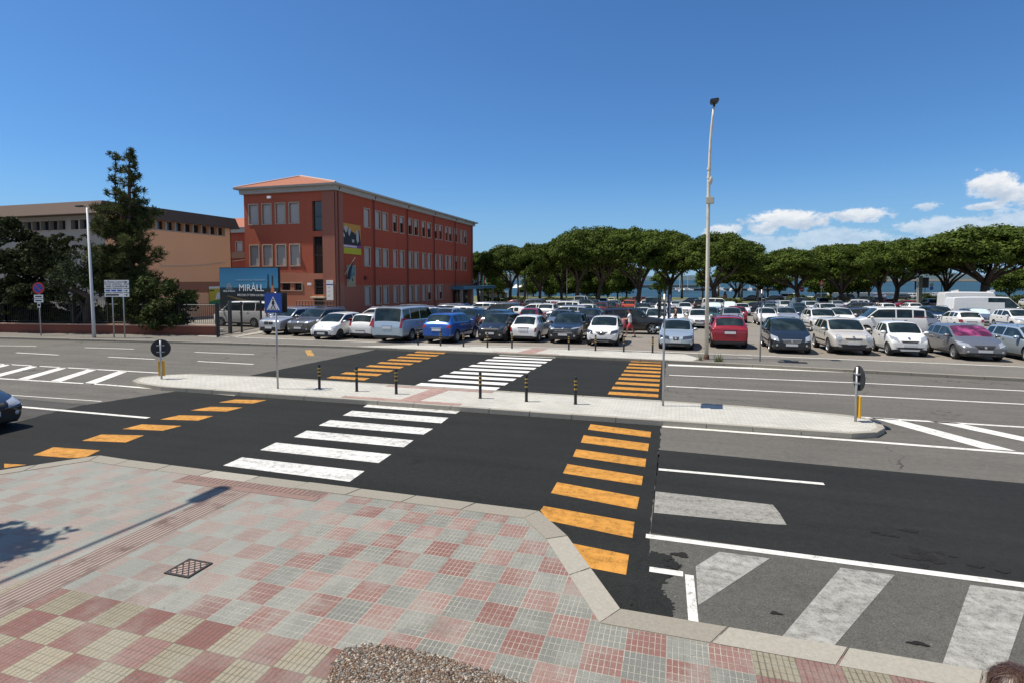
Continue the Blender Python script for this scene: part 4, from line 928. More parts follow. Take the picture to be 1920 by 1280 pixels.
# clipped hedge along the end of the car park: separate lengths
def hedge(x0, x1, w, ytop, label, seed):
    a = ray(x0, 525)*(w/FPX); b = ray(x1, 525)*(w/FPX); zb = -1.6; h = CAMH+(525-ytop)*w/FPX-zb; r = np.random.default_rng(seed); L = (b-a).length; n = int(L*190)
    t = r.uniform(0, 1, n); u = r.uniform(-.7, .7, n); z = r.uniform(0, 1, n); ax = (b-a).normalized(); nx = Vector((-ax.y, ax.x, 0))
    C = np.outer(t*L, np.array(ax))+np.outer(u, np.array(nx)); hh = h*(.85+.15*np.sin(t*L*.9+seed)+.08*np.sin(t*L*2.3)); C[:, 2] = z**.6*hh
    Nn = np.outer(u, np.array(nx))+np.array([0, 0, .6]); V, k = tufts(C, Nn, .15, .6, seed)
    o = link('hedge', np_mesh('hedge', V, k), M_HEDGE); o.location = (a.x, a.y, zb); tag(o, label, 'hedge', 'hedges at the end of the car park'); return o
hedge(900, 975, 116, 556, 'bright green hedge just past the end of the red building', 1); hedge(976, 1050, 116, 558, 'hedge in front of the white pavilion', 2); hedge(1052, 1140, 116, 557, 'hedge behind the middle pine trunks', 3)
hedge(1141, 1235, 116, 558, 'hedge behind the red and orange cars', 4); hedge(1316, 1392, 112, 557, 'hedge behind the white van by the lamp post', 5); hedge(1478, 1560, 116, 554, 'hedge beside the round no entry sign', 6); hedge(1730, 1930, 116, 552, 'dark hedge behind the motorhome', 7)

# ------------------------------------------------------------------ trees behind the low wall on the left
def broad_tree():
    t = empty('broad_leaved_tree', (*P(70, 618).xy, 0)); t.location = (-36.5, 26.2, 0); tag(t, 'dark broad leaved tree at the left edge behind the wall', 'tree')
    r = random.Random(3); puffs = []
    def wp(x, y): q = PV(x, y, 26.2); return (q.x+36.5, 0, q.z)
    for (x, y, rp_) in ((20, 445, 1.0), (45, 515, 1.1), (25, 575, 1.1), (65, 545, .9), (90, 545, .7), (60, 595, .9), (20, 600, 1.0), (95, 500, .8), (40, 470, 1.2), (12, 490, 1.2), (60, 500, 1.1), (30, 530, 1.2), (92, 462, .75), (112, 458, .6), (125, 452, .5), (80, 485, .8), (102, 478, .6), (15, 560, 1.1), (50, 560, .9), (75, 540, .8), (10, 420, .7), (-20, 430, 1.3), (-30, 500, 1.5), (40, 580, .7), (80, 575, .6), (95, 570, .5), (136, 458, .25)):
        for k in range(9):
            c = wp(x, y); puffs.append(((c[0]+r.uniform(-.5, .5), r.uniform(-1.2, 1.2), c[2]+r.uniform(-.4, .4)), rp_*r.uniform(.35, .6)))
    link('crown', puffs_mesh('crown', puffs, 420, .135, .8, 8, False, .6), M_BROAD, t)
    mb = MB(); mb.tube([(0, 0, -.1), (.1, 0, 1.2), (.3, 0, 2.4), wp(60, 500), wp(100, 470)], [.28, .22, .17, .10, .03], 7); mb.tube([(.1, 0, 1.2), (-.8, 0, 2.6), wp(20, 480)], [.18, .12, .04], 6); mb.tube([wp(66, 520), wp(85, 500), wp(127, 470)], [.08, .06, .02], 5); mb.build('trunk', M_BARK, t, True)
broad_tree()
def left_tree(name, v, xs, label, m, seed, per, size, trunks, aspect=.7, jit=.8, flat=.8):
    """crown from (x, y, radius) puffs in photograph pixels at depth v"""
    x0 = trunks[0][0][0][0]; base = PV(x0, 525, v); t = empty(name, (base.x, v, 0)); tag(t, label, 'shrub' if 'shrub' in name else 'tree', 'added shrubs for the shade behind the bar fence' if name == 'shade_shrub' else None); r = random.Random(seed); puffs = []
    def wp(x, y, dy=0): q = PV(x, y, v); return Vector((q.x-base.x, dy, q.z))
    for (x, y, rad) in xs:
        for k in range(7):
            c = wp(x, y); puffs.append(((c.x+r.uniform(-.7, .7)*rad, r.uniform(-1.1, 1.1)*rad, c.z+r.uniform(-.5, .5)*rad), rad*r.uniform(.4, .68)))
    link('crown', puffs_mesh('crown', puffs, per, size, jit, seed, False, aspect, flat), m, t)
    mb = MB()
    for (pts, rad) in trunks: mb.tube([wp(p[0], p[1], .05*i) for i, p in enumerate(pts)], [rad*(1-.8*i/(len(pts)-1)) for i in range(len(pts))], 7)
    mb.build('trunk', M_BARK, t, True); return t, wp
left_tree('olive_tree', 26.4, [(95, 500, .9), (115, 490, 1.0), (140, 500, 1.0), (160, 510, .9), (100, 530, 1.0), (130, 530, 1.1), (155, 540, 1.0), (85, 520, .7), (110, 555, .8), (145, 562, .8), (165, 485, .6)], 'grey green olive like tree left of the grey lamp post', M_OLIVE, 4, 330, .10,
   [([(142, 612), (138, 590), (125, 560), (105, 520)], .22), ([(142, 606), (155, 580), (160, 540)], .16), ([(139, 592), (138, 560), (135, 520)], .14)], .5)
left_tree('dark_shrub', 27.2, [(262, 555, .9), (300, 545, .9), (330, 548, .8), (275, 580, 1.0), (310, 580, 1.0), (340, 575, .8), (250, 590, .8), (345, 595, .6), (290, 600, .8), (322, 538, .5), (268, 600, .8), (330, 602, .7), (305, 605, .7)], 'dense dark evergreen shrub right of the tall conifer', M_SHRUB, 5, 330, .12, [([(300, 618), (300, 590), (310, 555)], .12), ([(290, 618), (280, 580), (270, 555)], .1)], .6)
for k, (xa, xb, lb) in enumerate(((2, 62, 'added dark shrubbery for the shade behind the bar fence at the left edge'), (64, 132, 'added dark shrubbery for the shade behind the bar fence beside the no parking sign'), (134, 200, 'added dark shrubbery for the shade behind the bar fence at the grey lamp post'), (202, 262, 'added dark shrubbery for the shade behind the bar fence at the direction sign'))):
    left_tree('shade_shrub', 27.4 if xa > 60 else 27.0, [(x, 590+6*math.sin(x), .62) for x in range(xa, xb, 11)]+[(x, 606, .55) for x in range(xa, xb, 11)], lb, M_SHRUB, 40+k, 300, .12, [([((xa+xb)/2, 618), ((xa+xb)/2, 595)], .06)], .6)  # shrub row added to stand in for the deep shade behind the fence
# the tall two tipped conifer: whorls of needle tufts along ascending branches
def conifer():
    v = 28.2; base = PV(197, 525, v); t = empty('tall_conifer', (base.x, v, 0)); tag(t, 'tall dark two tipped conifer rising above the tan building', 'tree'); r = random.Random(9); g = np.random.default_rng(4)
    def wp(x, y, dy=0): q = PV(x, y, v); return Vector((q.x-base.x, dy, q.z))
    mb = MB(); stems = [[wp(240, 612), wp(243, 560), wp(244, 480), wp(243, 400), wp(242, 330), wp(243, 286)], [wp(196, 612), wp(200, 580), wp(214, 520), wp(222, 450), wp(217, 380), wp(216, 290)]]
    mb.tube(stems[0], [.26, .22, .18, .13, .07, .02], 8); mb.tube(stems[1], [.2, .17, .14, .1, .05, .02], 7)
    tips = []
    def branch(s, L, a, rise):
        e = s+Vector((math.cos(a)*L, math.sin(a)*L, L*rise)); m_ = s.lerp(e, .55)+Vector((0, 0, -.08*L)); mb.tube([s, m_, e], [.05, .035, .015], 4)
        for k in range(max(2, int(L*5))):
            f = r.uniform(.3, 1.03); p = s.lerp(m_, f*2) if f < .5 else m_.lerp(e, f*2-1); tips.append((p+Vector((r.gauss(0, .16), r.gauss(0, .16), r.gauss(.1, .12))), .33 if L > .8 else .26))
    prof = [(286, .10), (300, .30), (318, .55), (335, .50), (350, .62), (368, .70), (388, 1.15), (410, 1.5), (440, 1.7), (470, 1.8), (500, 2.0), (540, 2.0), (575, 1.7), (600, 1.2)]
    def Lat(y):
        for (ya, la), (yb, lb) in zip(prof, prof[1:]):
            if ya <= y <= yb: return la+(lb-la)*(y-ya)/(yb-ya)
        return .3
    y = 290
    while y < 600:
        c = wp(243, y); n = 5 if y < 375 else 8
        for k in range(n): branch(c, Lat(y)*r.choice([.45, .7, .9, 1.0, 1.22])*r.uniform(.85, 1.1), r.uniform(0, 6.28), r.uniform(.0, .55))
        y += 12 if y < 380 else 12
    for y in (300, 322, 345, 366, 400, 440, 480, 510, 540, 570):
        c = wp(216, y) if y < 380 else wp(214, y)
        for k in range(5 if y < 360 else 9): branch(c, (.2 if y < 305 else .55 if y < 350 else .6 if y < 380 else 1.25)*r.uniform(.6, 1.1), r.uniform(0, 6.28), r.uniform(.1, .4))
    for (x, y, L) in ((300, 425, .9), (290, 470, 1.0), (300, 560, 1.2), (178, 425, .6), (296, 520, 1.3), (185, 470, 1.2), (170, 500, 1.1), (175, 530, 1.0)):
        c = wp(230 if x > 230 else 205, y+15)
        for k in range(14):
            a = (0 if x > 230 else math.pi)+r.uniform(-.7, .7); branch(c, L*r.uniform(.8, 1.5), a, r.uniform(.05, .5))
    mb.build('trunk', M_BARK, t, True)
    Cs = []; Ds = []
    for (p, rad) in tips:
        n = 24; d = g.normal(0, 1, (n, 3)); d[:, 2] += .7; d /= np.linalg.norm(d, axis=1, keepdims=True); Cs.append(np.array(p)+d*rad*.5); Ds.append(d*rad)
    C = np.concatenate(Cs); D = np.concatenate(Ds); n = len(C); s = np.cross(D, g.normal(0, 1, (n, 3))); s /= np.linalg.norm(s, axis=1, keepdims=True); s *= .021
    V = np.stack([C-D*.5-s, C-D*.5+s, C+D*.5+s*.5, C+D*.5-s*.5], 1).reshape(-1, 3)
    link('crown', np_mesh('crown', V, 4), M_PINED, t)
conifer()

# ------------------------------------------------------------------ low wall, fences, hoarding
M_WALL = plaster('low_wall_plaster', (.20, .072, .05), (.16, .062, .045), .25, .2, var=.14); M_COPE = mat('wall_coping', (.42, .27, .2), .85, var=.2, scale=3)
WA = [(-110, 19.6), (-42.0, 24.9), (-27.2, 27.25)]
def along(pts):
    out = []
    for a, b in zip(pts, pts[1:]): out.append((Vector(a), Vector(b)))
    return out
mb = MB(); mc = MB()
for a, b in along(WA):
    t = (b-a).normalized(); n = Vector((-t.y, t.x)); q = [a, b, b+n*.3, a+n*.3]; mb.prism([(p.x, p.y) for p in q], 0, .62); q = [a-n*.04, b-n*.04+t*.04, b+n*.34+t*.04, a+n*.34]; mc.prism([(p.x, p.y) for p in q], .62, .70)
lw = mb.build('low_wall', M_WALL); tag(lw, 'low red rendered wall along the far left pavement', 'wall'); bevel(mc.build('coping', M_COPE, lw), .015)
def fence(name, pts, z0, z1, label, post=2.4, bar=.14, rad=.009, m=M_DARKM, pr=.035):
    mb = MB(); mp_ = MB(); mr = MB()
    for a, b in along(pts):
        L = (b-a).length; n = int(L/bar)
        for i in range(n+1):
            p = a.lerp(b, i/n); mb.box(p.x-rad, p.x+rad, p.y-rad, p.y+rad, z0+.08, z1)
        n = max(1, round(L/post))
        for i in range(n+1):
            p = a.lerp(b, i/n); mp_.box(p.x-pr, p.x+pr, p.y-pr, p.y+pr, z0-.05, z1+.06)
        for z in (z0+.12, z1-.1): mr.tube([(*a, z), (*b, z)], .022, 4)
    t = mr.build(name, m); tag(t, label, 'fence'); mb.build('bars', m, t); mp_.build('posts', m, t); return t
fence('bar_fence', [(-100, 20.6), (-42, 25.05), (-27.3, 27.4)], .70, 2.05, 'dark metal bar fence standing on the low red wall')
g0 = P(408, 634); g1 = P(490, 617.5)
fence('bar_fence', [(g0.x+.1, g0.y), (g1.x, g1.y)], .05, 2.0, 'dark metal bar fence running back from the wall end past the silver car', post=3.0, pr=.05, bar=.13)
for (x, y, lb) in ((408, 635, 'slim dark gate post at the end of the low red wall'), (432, 628, 'thick grey gate post in the fence left of the silver car')):
    q = P(x, y); mb = MB(); wv_ = .05 if x < 420 else .10; mb.box(q.x-wv_, q.x+wv_, q.y-wv_, q.y+wv_, 0, 2.15); tag(bevel(mb.build('gate_post', M_DARKM if x < 420 else mat('grey_gate_post', (.07, .072, .075), .6, var=.2)), .02), lb, 'gate post')
q0 = P(425, 638, .09); 
sheet('driveway_edge', [P(437, 633, .1).xy, P(490, 625, .1).xy, P(497, 619, .1).xy, P(432, 630, .1).xy], M_KERBW, .1)
# billboard with its two legs
bv = 36.5; A = PV(413.5, 577.5, bv); B = PV(521, 502.5, bv); bw = B.x-A.x; bh = B.z-A.z
bb = empty('billboard', (A.x+bw/2, bv, 0)); tag(bb, 'blue billboard for MIRÀLL wine with two bottles behind the bar fence', 'billboard'); 
def bbx(fx, fz): return (-bw/2+fx*bw, A.z+fz*bh)
def bpoly(name, L, m, d, th=.006, par=bb):
    mb = MB(); mb.prism([bbx(x, z) for x, z in L], -d-th, -d, 'y'); return mb.build(name, m, par)
def grad_mat(name, stops, z0, z1):
    m = bpy.data.materials.new(name); m.use_nodes = True; N = NT(m.node_tree); b = N.n['Principled BSDF']; pos = N.node('ShaderNodeNewGeometry').outputs['Position']; sp = N.node('ShaderNodeSeparateXYZ', {0: pos})
    f = N.math('DIVIDE', N.math('SUBTRACT', sp.outputs[2], z0), z1-z0); f = N.math('ADD', f, N.math('MULTIPLY', N.math('SUBTRACT', N.noise(N.vscale(pos, (.4, 1, 2)), 1.6, 4), .5), .10)); cr = N.node('ShaderNodeValToRGB', {0: f})
    e = cr.color_ramp.elements; e[0].position, e[0].color = stops[0][0], c4(stops[0][1]); e[1].position, e[1].color = stops[-1][0], c4(stops[-1][1])
    for p_, c in stops[1:-1]: k = e.new(p_); k.color = c4(c)
    N.l.new(cr.outputs[0], b.inputs['Base Color']); b.inputs['Roughness'].default_value = .45; return m
mb = MB(); mb.box(-bw/2-.04, bw/2+.04, 0, .22, A.z-.04, B.z+.05); fr = bevel(mb.build('frame', M_BLACK, bb), .02)
bpoly('printed_panel', [(0, 0), (1, 0), (1, 1), (0, 1)], grad_mat('billboard_print', [(0, (.006, .010, .006)), (.36, (.008, .016, .022)), (.50, (.01, .03, .06)), (.515, (.05, .20, .34)), (.75, (.04, .19, .36)), (1.0, (.03, .15, .30))], A.z, B.z), .005)
bpoly('printed_path', [(.10, .30), (.16, .315), (.45, .21), (.80, .15), (1, .09), (1, .0), (.72, .03), (.45, .15)], mat('print_brown', (.10, .065, .025), .6, var=.4, scale=2), .012, .004)
T0 = (R(90), 0, 0)
def btext(name, s, size, fx, fz, m=M_SWHITE, wd=1.0, par=bb): x, z = bbx(fx, fz); return text(name, s, size, (x, -.022, z), T0, m, par, 'CENTER', .003, wd)
M_PWHT = mat('print_white', (.72, .74, .76), .6)
btext('lettering', 'MIRÀLL', bh*.235, .545, .50, M_PWHT, .98); btext('lettering', 'SPECCHIO DI TERRA E DI CIELO', bh*.072, .545, .325, M_PWHT, .82); btext('lettering', 'IL NUOVO VOLTO DEL TORBATO BRUT', bh*.05, .54, .70, mat('print_pale_blue', (.3, .45, .55), .6), .98)
btext('lettering', 'SELLA & MOSCA', bh*.06, .165, .42, M_PWHT, .85)
mb = MB()
for k in range(7):
    a = math.pi*k/6; x, z = bbx(.165, .50); mb.box(x+math.cos(a)*.22-.02, x+math.cos(a)*.22+.02, -.024, -.014, z+.02, z+.1+math.sin(a)*.32)
x, z = bbx(.165, .48); mb.box(x-.32, x+.32, -.024, -.014, z-.03, z+.01); mb.build('printed_emblem', mat('print_emblem', (.35, .42, .46), .6), bb)
def bottle(fx, cb, fz0, s):
    x, z = bbx(fx, fz0); h = bh*.70*s; w_ = .17*s; sil = [(0, 0), (w_, 0), (w_*1.02, h*.42), (w_*.75, h*.54), (w_*.36, h*.64), (w_*.3, h*.97), (w_*.24, h)]
    L = [(x+a, z+b) for a, b in sil]+[(x-a, z+b) for a, b in reversed(sil)]
    mb = MB(); mb.prism(L, -.020, -.014, 'y'); o = mb.build('printed_bottle', cb, bb); mb = MB(); mb.box(x-w_*.85, x+w_*.9, -.024, -.0205, z+h*.12, z+h*.36); mb.build('bottle_label', M_PWHT, o)
    mb = MB(); mb.box(x-w_*.34, x+w_*.34, -.024, -.0205, z+h*.64, z+h*.98); mb.build('bottle_foil', M_INK, o)
bottle(.835, M_INK, .14, 1.0); bottle(.905, mat('print_rose', (.42, .14, .06), .5), .14, .98)
for fx_ in (.18, .82):
    x, z = bbx(fx_, 0); mb = MB(); mb.box(x-.07, x+.07, .05, .2, -.1-A.z*0, A.z-.04); mb.build('leg', M_DARKM, bb)
# small yellow poster on the tan wall
a = PU(391.5, 571, TU+.05); 
def tp(x, y, d): return tuple(PU(x, y, TU+d))
def tpoly(mb, pts, d0, d1):
    n = len(pts); v = [tp(x, y, d0) for x, y in pts]+[tp(x, y, d1) for x, y in pts]; mb.add(v, [tuple(range(n)), tuple(range(2*n-1, n-1, -1))]+[(i, n+i, n+(i+1) % n, (i+1) % n) for i in range(n)])
mb = MB(); tpoly(mb, [(391.5, 538), (420, 537), (420, 572), (393.5, 572.5)], .035, .09); yp = mb.build('wall_poster', mat('poster_yellow', (.55, .46, .05), .6, var=.1)); tag(yp, 'yellow poster with a figure in white on the tan wall, half hidden by the billboard', 'poster')
mb = MB(); tpoly(mb, [(391.5, 538), (420, 537), (420, 541), (391.7, 542)], .092, .096); mb.build('white_header', M_SWHITE, yp)
mb = MB(); tpoly(mb, [(393.3, 566), (405, 563), (420, 561), (420, 572), (393.5, 572.4)], .092, .096); mb.build('green_footer', mat('poster_green', (.03, .25, .09), .6), yp)
mb = MB(); tpoly(mb, [(404, 562), (406, 553), (408, 549), (412, 549), (415, 554), (415, 560)], .092, .096); mb.build('printed_figure', M_SWHITE, yp)
mb = MB(); tpoly(mb, [(392.5, 544), (402, 543.5), (402, 546.5), (392.5, 547)], .092, .096); mb.build('print_block', mat('poster_dkgreen', (.06, .14, .06), .6), yp)
# ------------------------------------------------------------------ vehicles
def carpaint(name, c, metal=0.0, rough=.28, dirt=.06):
    m = bpy.data.materials.new('paint_'+name); m.use_nodes = True; N = NT(m.node_tree); b = N.n['Principled BSDF']
    pos = N.node('ShaderNodeTexCoord').outputs['Object']; sp = N.node('ShaderNodeSeparateXYZ', {0: pos})
    k = N.math('ADD', 1-dirt, N.math('MULTIPLY', N.noise(pos, 3, 4), dirt*2)); mm = N.node('ShaderNodeVectorMath', operation='SCALE'); mm.inputs[0].default_value = c; N.l.new(k, mm.inputs['Scale'])
    N.l.new(mm.outputs[0], b.inputs['Base Color']); b.inputs['Metallic'].default_value = metal; b.inputs['Roughness'].default_value = rough; b.inputs['Coat Weight'].default_value = 1; b.inputs['Coat Roughness'].default_value = .04
    return m
PT = {k: carpaint(k, *v) for k, v in dict(white=((.70, .70, .68),), pearl=((.56, .53, .47), .1), cream=((.70, .66, .42),), silver=((.50, .51, .53), .55), lightblue=((.44, .52, .58), .5), grey=((.20, .205, .215), .45), darkgrey=((.055, .058, .064), .35),
   bronze=((.10, .092, .08), .4), black=((.010, .010, .012),), navy=((.010, .016, .042), .2), blue=((.012, .085, .36), .3), red=((.30, .010, .022), .2), darkred=((.12, .012, .016), .2), orange=((.52, .075, .018),), green=((.05, .11, .10), .3), lavender=((.42, .43, .52), .4), petrol=((.016, .022, .028), .2), bluegrey=((.16, .20, .25), .45)).items()}
M_CGLASS = mat('car_glass', (.010, .017, .018), .02, var=.5, scale=2.2, spec=.45, col2=(.030, .046, .046), f2=.58)  # paler blotches in the glass colour stand in for uneven reflections
M_CGLASSB = mat('car_glass_tinted', (.006, .007, .008), .04, var=.1, spec=.6)
M_TRIM = mat('black_plastic_trim', (.018, .018, .019), .6, var=.2)
M_WELL = mat('wheel_well', (.006, .006, .006), .95)
M_TYRE = mat('tyre_rubber', (.014, .014, .014), .85, var=.2)
M_RIM = mat('alloy_rim', (.42, .43, .44), .35, metal=.7, var=.1); M_RIMD = mat('dark_rim', (.03, .03, .032), .4, metal=.3)
M_HEAD = mat('headlight_glass', (.42, .44, .46), .12, metal=.3, var=.35, scale=14, spec=.8, coat=1); M_HEADD = mat('dark_headlight', (.05, .053, .06), .1, metal=.2, var=.5, scale=10, coat=1)
M_TAIL = mat('tail_light_glass', (.25, .008, .012), .15, var=.2, coat=1); M_CHROME = mat('chrome', (.62, .63, .64), .15, metal=.9, var=.05)
M_PLATE = mat('number_plate', (.55, .56, .57), .5, var=.15, scale=18)
M_SHADE = mat('silver_sun_shade', (.60, .70, .68), .35, metal=.2, var=.5, scale=5); M_PINKSH = mat('pink_sun_shade', (.075, .018, .045), .12, var=.5, scale=3, col2=(.36, .07, .20), f2=.56)

#        L     W     H    zhf  zc   fc   frf  frr  ft   zt   clr  wr  wf  wb
DIM = dict(
 hatch=(3.85, 1.68, 1.50, .76, .99, .235, .42, .87, .975, .98, .19, .30, .19, .825),
 ypsilon=(3.84, 1.68, 1.52, .80, 1.0, .235, .42, .87, .975, 1.0, .19, .30, .19, .82),
 ka=(3.62, 1.66, 1.50, .74, .98, .225, .43, .86, .97, 1.0, .19, .29, .19, .83),
 retro=(3.57, 1.63, 1.49, .78, .97, .245, .43, .80, .965, .93, .19, .29, .20, .845),
 bug=(4.05, 1.72, 1.49, .76, .96, .27, .46, .74, .965, .90, .18, .32, .20, .82),
 panda=(3.65, 1.64, 1.56, .82, 1.0, .20, .36, .92, .985, 1.0, .19, .29, .17, .83),
 punto=(3.84, 1.66, 1.48, .72, .95, .215, .40, .90, .98, .92, .18, .29, .18, .82),
 crossover=(4.27, 1.79, 1.61, .90, 1.06, .25, .42, .86, .975, 1.08, .22, .34, .19, .80),
 suv=(4.45, 1.83, 1.66, .96, 1.10, .26, .41, .90, .98, 1.10, .23, .36, .19, .80),
 boxsuv=(4.25, 1.80, 1.70, 1.02, 1.13, .27, .37, .93, .985, 1.12, .24, .36, .19, .80),
 sedan=(4.28, 1.70, 1.44, .70, .93, .27, .43, .69, .82, 1.0, .17, .30, .19, .79),
 wagon=(4.65, 1.80, 1.48, .74, .96, .255, .41, .89, .975, .99, .17, .32, .19, .79),
 mpv=(4.27, 1.78, 1.60, .78, 1.02, .19, .39, .89, .98, 1.02, .18, .31, .17, .83),
 smart=(2.70, 1.56, 1.54, .80, 1.0, .20, .41, .82, .97, 1.0, .19, .29, .17, .865),
 baleno=(4.0, 1.74, 1.47, .72, .96, .24, .43, .87, .975, .98, .18, .31, .19, .825),
 van=(5.10, 1.92, 1.95, 1.02, 1.18, .16, .31, .965, .988, 1.10, .22, .33, .17, .77),
 combi=(4.40, 1.80, 1.84, .95, 1.14, .20, .345, .965, .988, 1.10, .20, .31, .18, .82),
 bigvan=(6.0, 2.05, 2.50, 1.10, 1.42, .10, .255, .97, .99, 1.35, .25, .35, .16, .74),
 camper=(6.0, 2.2, 2.95, 1.05, 1.35, .09, .17, .985, .993, 1.3, .30, .35, .14, .72),
)
def smoothstep(t): t = min(1, max(0, t)); return t*t*(3-2*t)
PROTO = {}
SLOT = [bpy.data.materials.new('build_slot_%s' % c) for c in 'abcdefghij']
def car_proto(kind, style):
    L, Wd, H, zhf, zc, fc, frf, frr, ft, zt, clr, wr, wf, wb = DIM[kind]
    hw = Wd/2; boxy = kind in ('boxsuv', 'panda', 'combi', 'van', 'bigvan', 'camper'); rnd = kind in ('retro', 'bug', 'ka')
    fB = fc+(frr-fc)*.50; fC = fc+(frr-fc)*.80 if kind not in ('smart',) else (fB+frr)/2
    if kind in ('retro', 'bug', 'smart', 'ka'): fB = fc+(frr-fc)*.62; fC = fB+(frr-fB)*.55
    sed = kind == 'sedan'
    st = [(0, zhf-.16, .80), (.012, zhf-.07, .88), (.05, zhf-.005, .945), ((.05+fc)/2, zhf+(zc-zhf)*.62, .985), (fc-.012, zc-.01, 1.), ((fc+frf)/2, (zc+H)/2+.07*(1 if not boxy else .6), 1.), (frf, H-.035, 1.), (fB, H, 1.), (fC, H-.012, 1.), (frr, H-.06, .99 if boxy else .975)]
    if sed: st += [((frr+ft)/2, (H+zt)/2+.03, .965), (ft, zt, .955), (.975, zt-.015, .93), (.992, zt-.08, .89), (1.0, zt-.18, .83)]
    else: st += [((frr+ft)/2, (H-.06+zt)/2+(.03 if not boxy else .01), .965 if not boxy else .985), (ft, zt, .945 if not boxy else .975), (.992, zt-.10, .91 if not boxy else .96), (1.0, zt-.28, .86 if not boxy else .93)]
    wroof = .77 if not boxy else .86
    if rnd: wroof = .74
    if kind in ('bigvan', 'camper'): wroof = .92
    rows = []
    for i, (f, zt_, wf_) in enumerate(st):
        y = -L/2+f*L; w = hw*wf_; front = i <= 3; cabin = fc-.02 <= f <= ft+.001
        bl = zc-.035+(.07 if not boxy else .02)*smoothstep((f-fc)/(ft-fc))
        zf = clr+(.06 if i in (0, len(st)-1) else 0)
        if not cabin or i == 4:
            zb = zt_-(.07 if i > 1 else .09); p6 = (w*.90, zt_-.018); p7 = (w*.55, zt_); p8 = (0, zt_+.012)
            if sed and f > ft: pass
        else:
            t = smoothstep((f-fc)/(frf-fc)) if f < frf else 1.0; tr = 0 if f <= frr else (f-frr)/(ft-frr)
            zb = min(bl, zt_-.05); r = (.90+(wroof-.90)*t); r = r+(.86-r)*max(0, tr)*.8
            p6 = (w*r, zt_-.075*(1-tr*.4)); p7 = (w*r*.80, zt_-.012); p8 = (0, zt_+.012)
        ml = clr+.30; 
        rows.append((y, [(0, zf), (w*.84, zf), (w*.955, zf+.10), (w*.995, ml), (w*1.0, (ml+zb)/2+.06), (w*.975, zb), p6, p7, p8]))
    V = []; F = []; MI = []; n = 9; m = 16
    for (y, pr) in rows:
        ring = pr+[(-x, z) for x, z in reversed(pr[1:8])]
        V += [(x, y, z) for x, z in ring]
    ns = len(rows); idx = lambda i, k: i*m+k % m
    iA, iF, iB, iC, iR = 4, 6, 7, 8, 9; iT = 11
    for i in range(ns-1):
        for k in range(m):
            mi = 0; kk = k if k < 8 else 15-k   # column between profile points kk, kk+1
            if iA <= i < iF and kk in (6, 7): mi = 1
            elif iR <= i < iT and kk in (6, 7): mi = 2
            elif kk == 5 and iA <= i < iB: mi = 3 if k < 8 else 4
            elif kk == 5 and iB <= i < iC+(0 if kind not in ('wagon', 'suv', 'combi') else 0): mi = 5 if k < 8 else 6
            elif kk == 5 and iC <= i < iR: mi = 7 if k < 8 else 8
            elif kk in (0, 1): mi = 9
            if kind == 'bigvan' and mi in (2, 5, 6, 7, 8): mi = 0
            if kind == 'camper' and mi in (1, 2, 3, 4, 5, 6, 7, 8): mi = 0
            if sed and mi in (7, 8): mi = 0
            F.append((idx(i, k), idx(i, k+1), idx(i+1, k+1), idx(i+1, k))); MI.append(mi)
    for i in (0, ns-1):
        for k in range(8):
            a, b, c, d = k, k+1, 16-(k+1), (16-k) % 16
            f = [idx(i, q) for q in dict.fromkeys((a, b, c, d))]
            if len(set(f)) >= 3: F.append(tuple(dict.fromkeys(f))); MI.append(9 if k == 0 else 0)
    me = bpy.data.meshes.new('body'); me.from_pydata(V, [], F); me.polygons.foreach_set('material_index', MI)
    bm = bmesh.new(); bm.from_mesh(me); bmesh.ops.recalc_face_normals(bm, faces=bm.faces[:])
    cr = bm.edges.layers.float.new('crease_edge')
    for e in bm.edges:
        a, b = sorted((e.verts[0].index, e.verts[1].index)); ka, kb = a % m, b % m; ia, ib = a//m, b//m
        if ia == ib and ia in (iA, iF) and {min(ka, 16-ka), min(kb, 16-kb)} <= {6, 7, 8}: e[cr] = .55
        if ka == kb and min(ka, 16-ka) == 5: e[cr] = .6 if not rnd else .35
        if ka == kb and min(ka, 16-ka) == 6 and iA <= min(ia, ib) < iT: e[cr] = .5
        if ia == ib and ia in (iR,) : e[cr] = .45
        if boxy and ia == ib and ia in (1, ns-2, ns-3): e[cr] = .4
        if boxy and ka == kb and min(ka, 16-ka) in (6, 7): e[cr] = .6
        if ka == kb and min(ka, 16-ka) == 1: e[cr] = .5
    bm.to_mesh(me); bm.free()
    o = bpy.data.objects.new('tmp_body', me); COL.objects.link(o); md = o.modifiers.new('s', 'SUBSURF'); md.levels = 2; md.render_levels = 2
    for k in range(10): me.materials.append(SLOT[k])
    cut = MB()
    for f in (wf, wb):
        for s in (-1, 1):
            cut.lathe([(.001, s*hw*1.06), (wr+.055, s*hw*1.06), (wr+.055, s*(hw-.27)), (.001, s*(hw-.27))] if s > 0 else [(.001, -(hw-.27)), (wr+.055, -(hw-.27)), (wr+.055, -hw*1.06), (.001, -hw*1.06)], 28, 0, 'x', (0, -L/2+f*L, wr+.005))
    cm = cut.mesh('cut'); cbm = bmesh.new(); cbm.from_mesh(cm); bmesh.ops.remove_doubles(cbm, verts=cbm.verts[:], dist=.0015); bmesh.ops.recalc_face_normals(cbm, faces=cbm.faces[:]); cbm.to_mesh(cm); cbm.free()
    cm.materials.append(M_WELL); co = bpy.data.objects.new('tmp_cut', cm); COL.objects.link(co)
    b = o.modifiers.new('b', 'BOOLEAN'); b.operation = 'DIFFERENCE'; b.object = co; b.solver = 'EXACT'
    try: b.material_mode = 'TRANSFER'
    except Exception: pass
    dg = bpy.context.evaluated_depsgraph_get(); em = bpy.data.meshes.new_from_object(o.evaluated_get(dg))
    bpy.data.objects.remove(o); bpy.data.objects.remove(co)
    names = [mm.name if mm else '' for mm in em.materials]
    bm = bmesh.new(); bm.from_mesh(em)
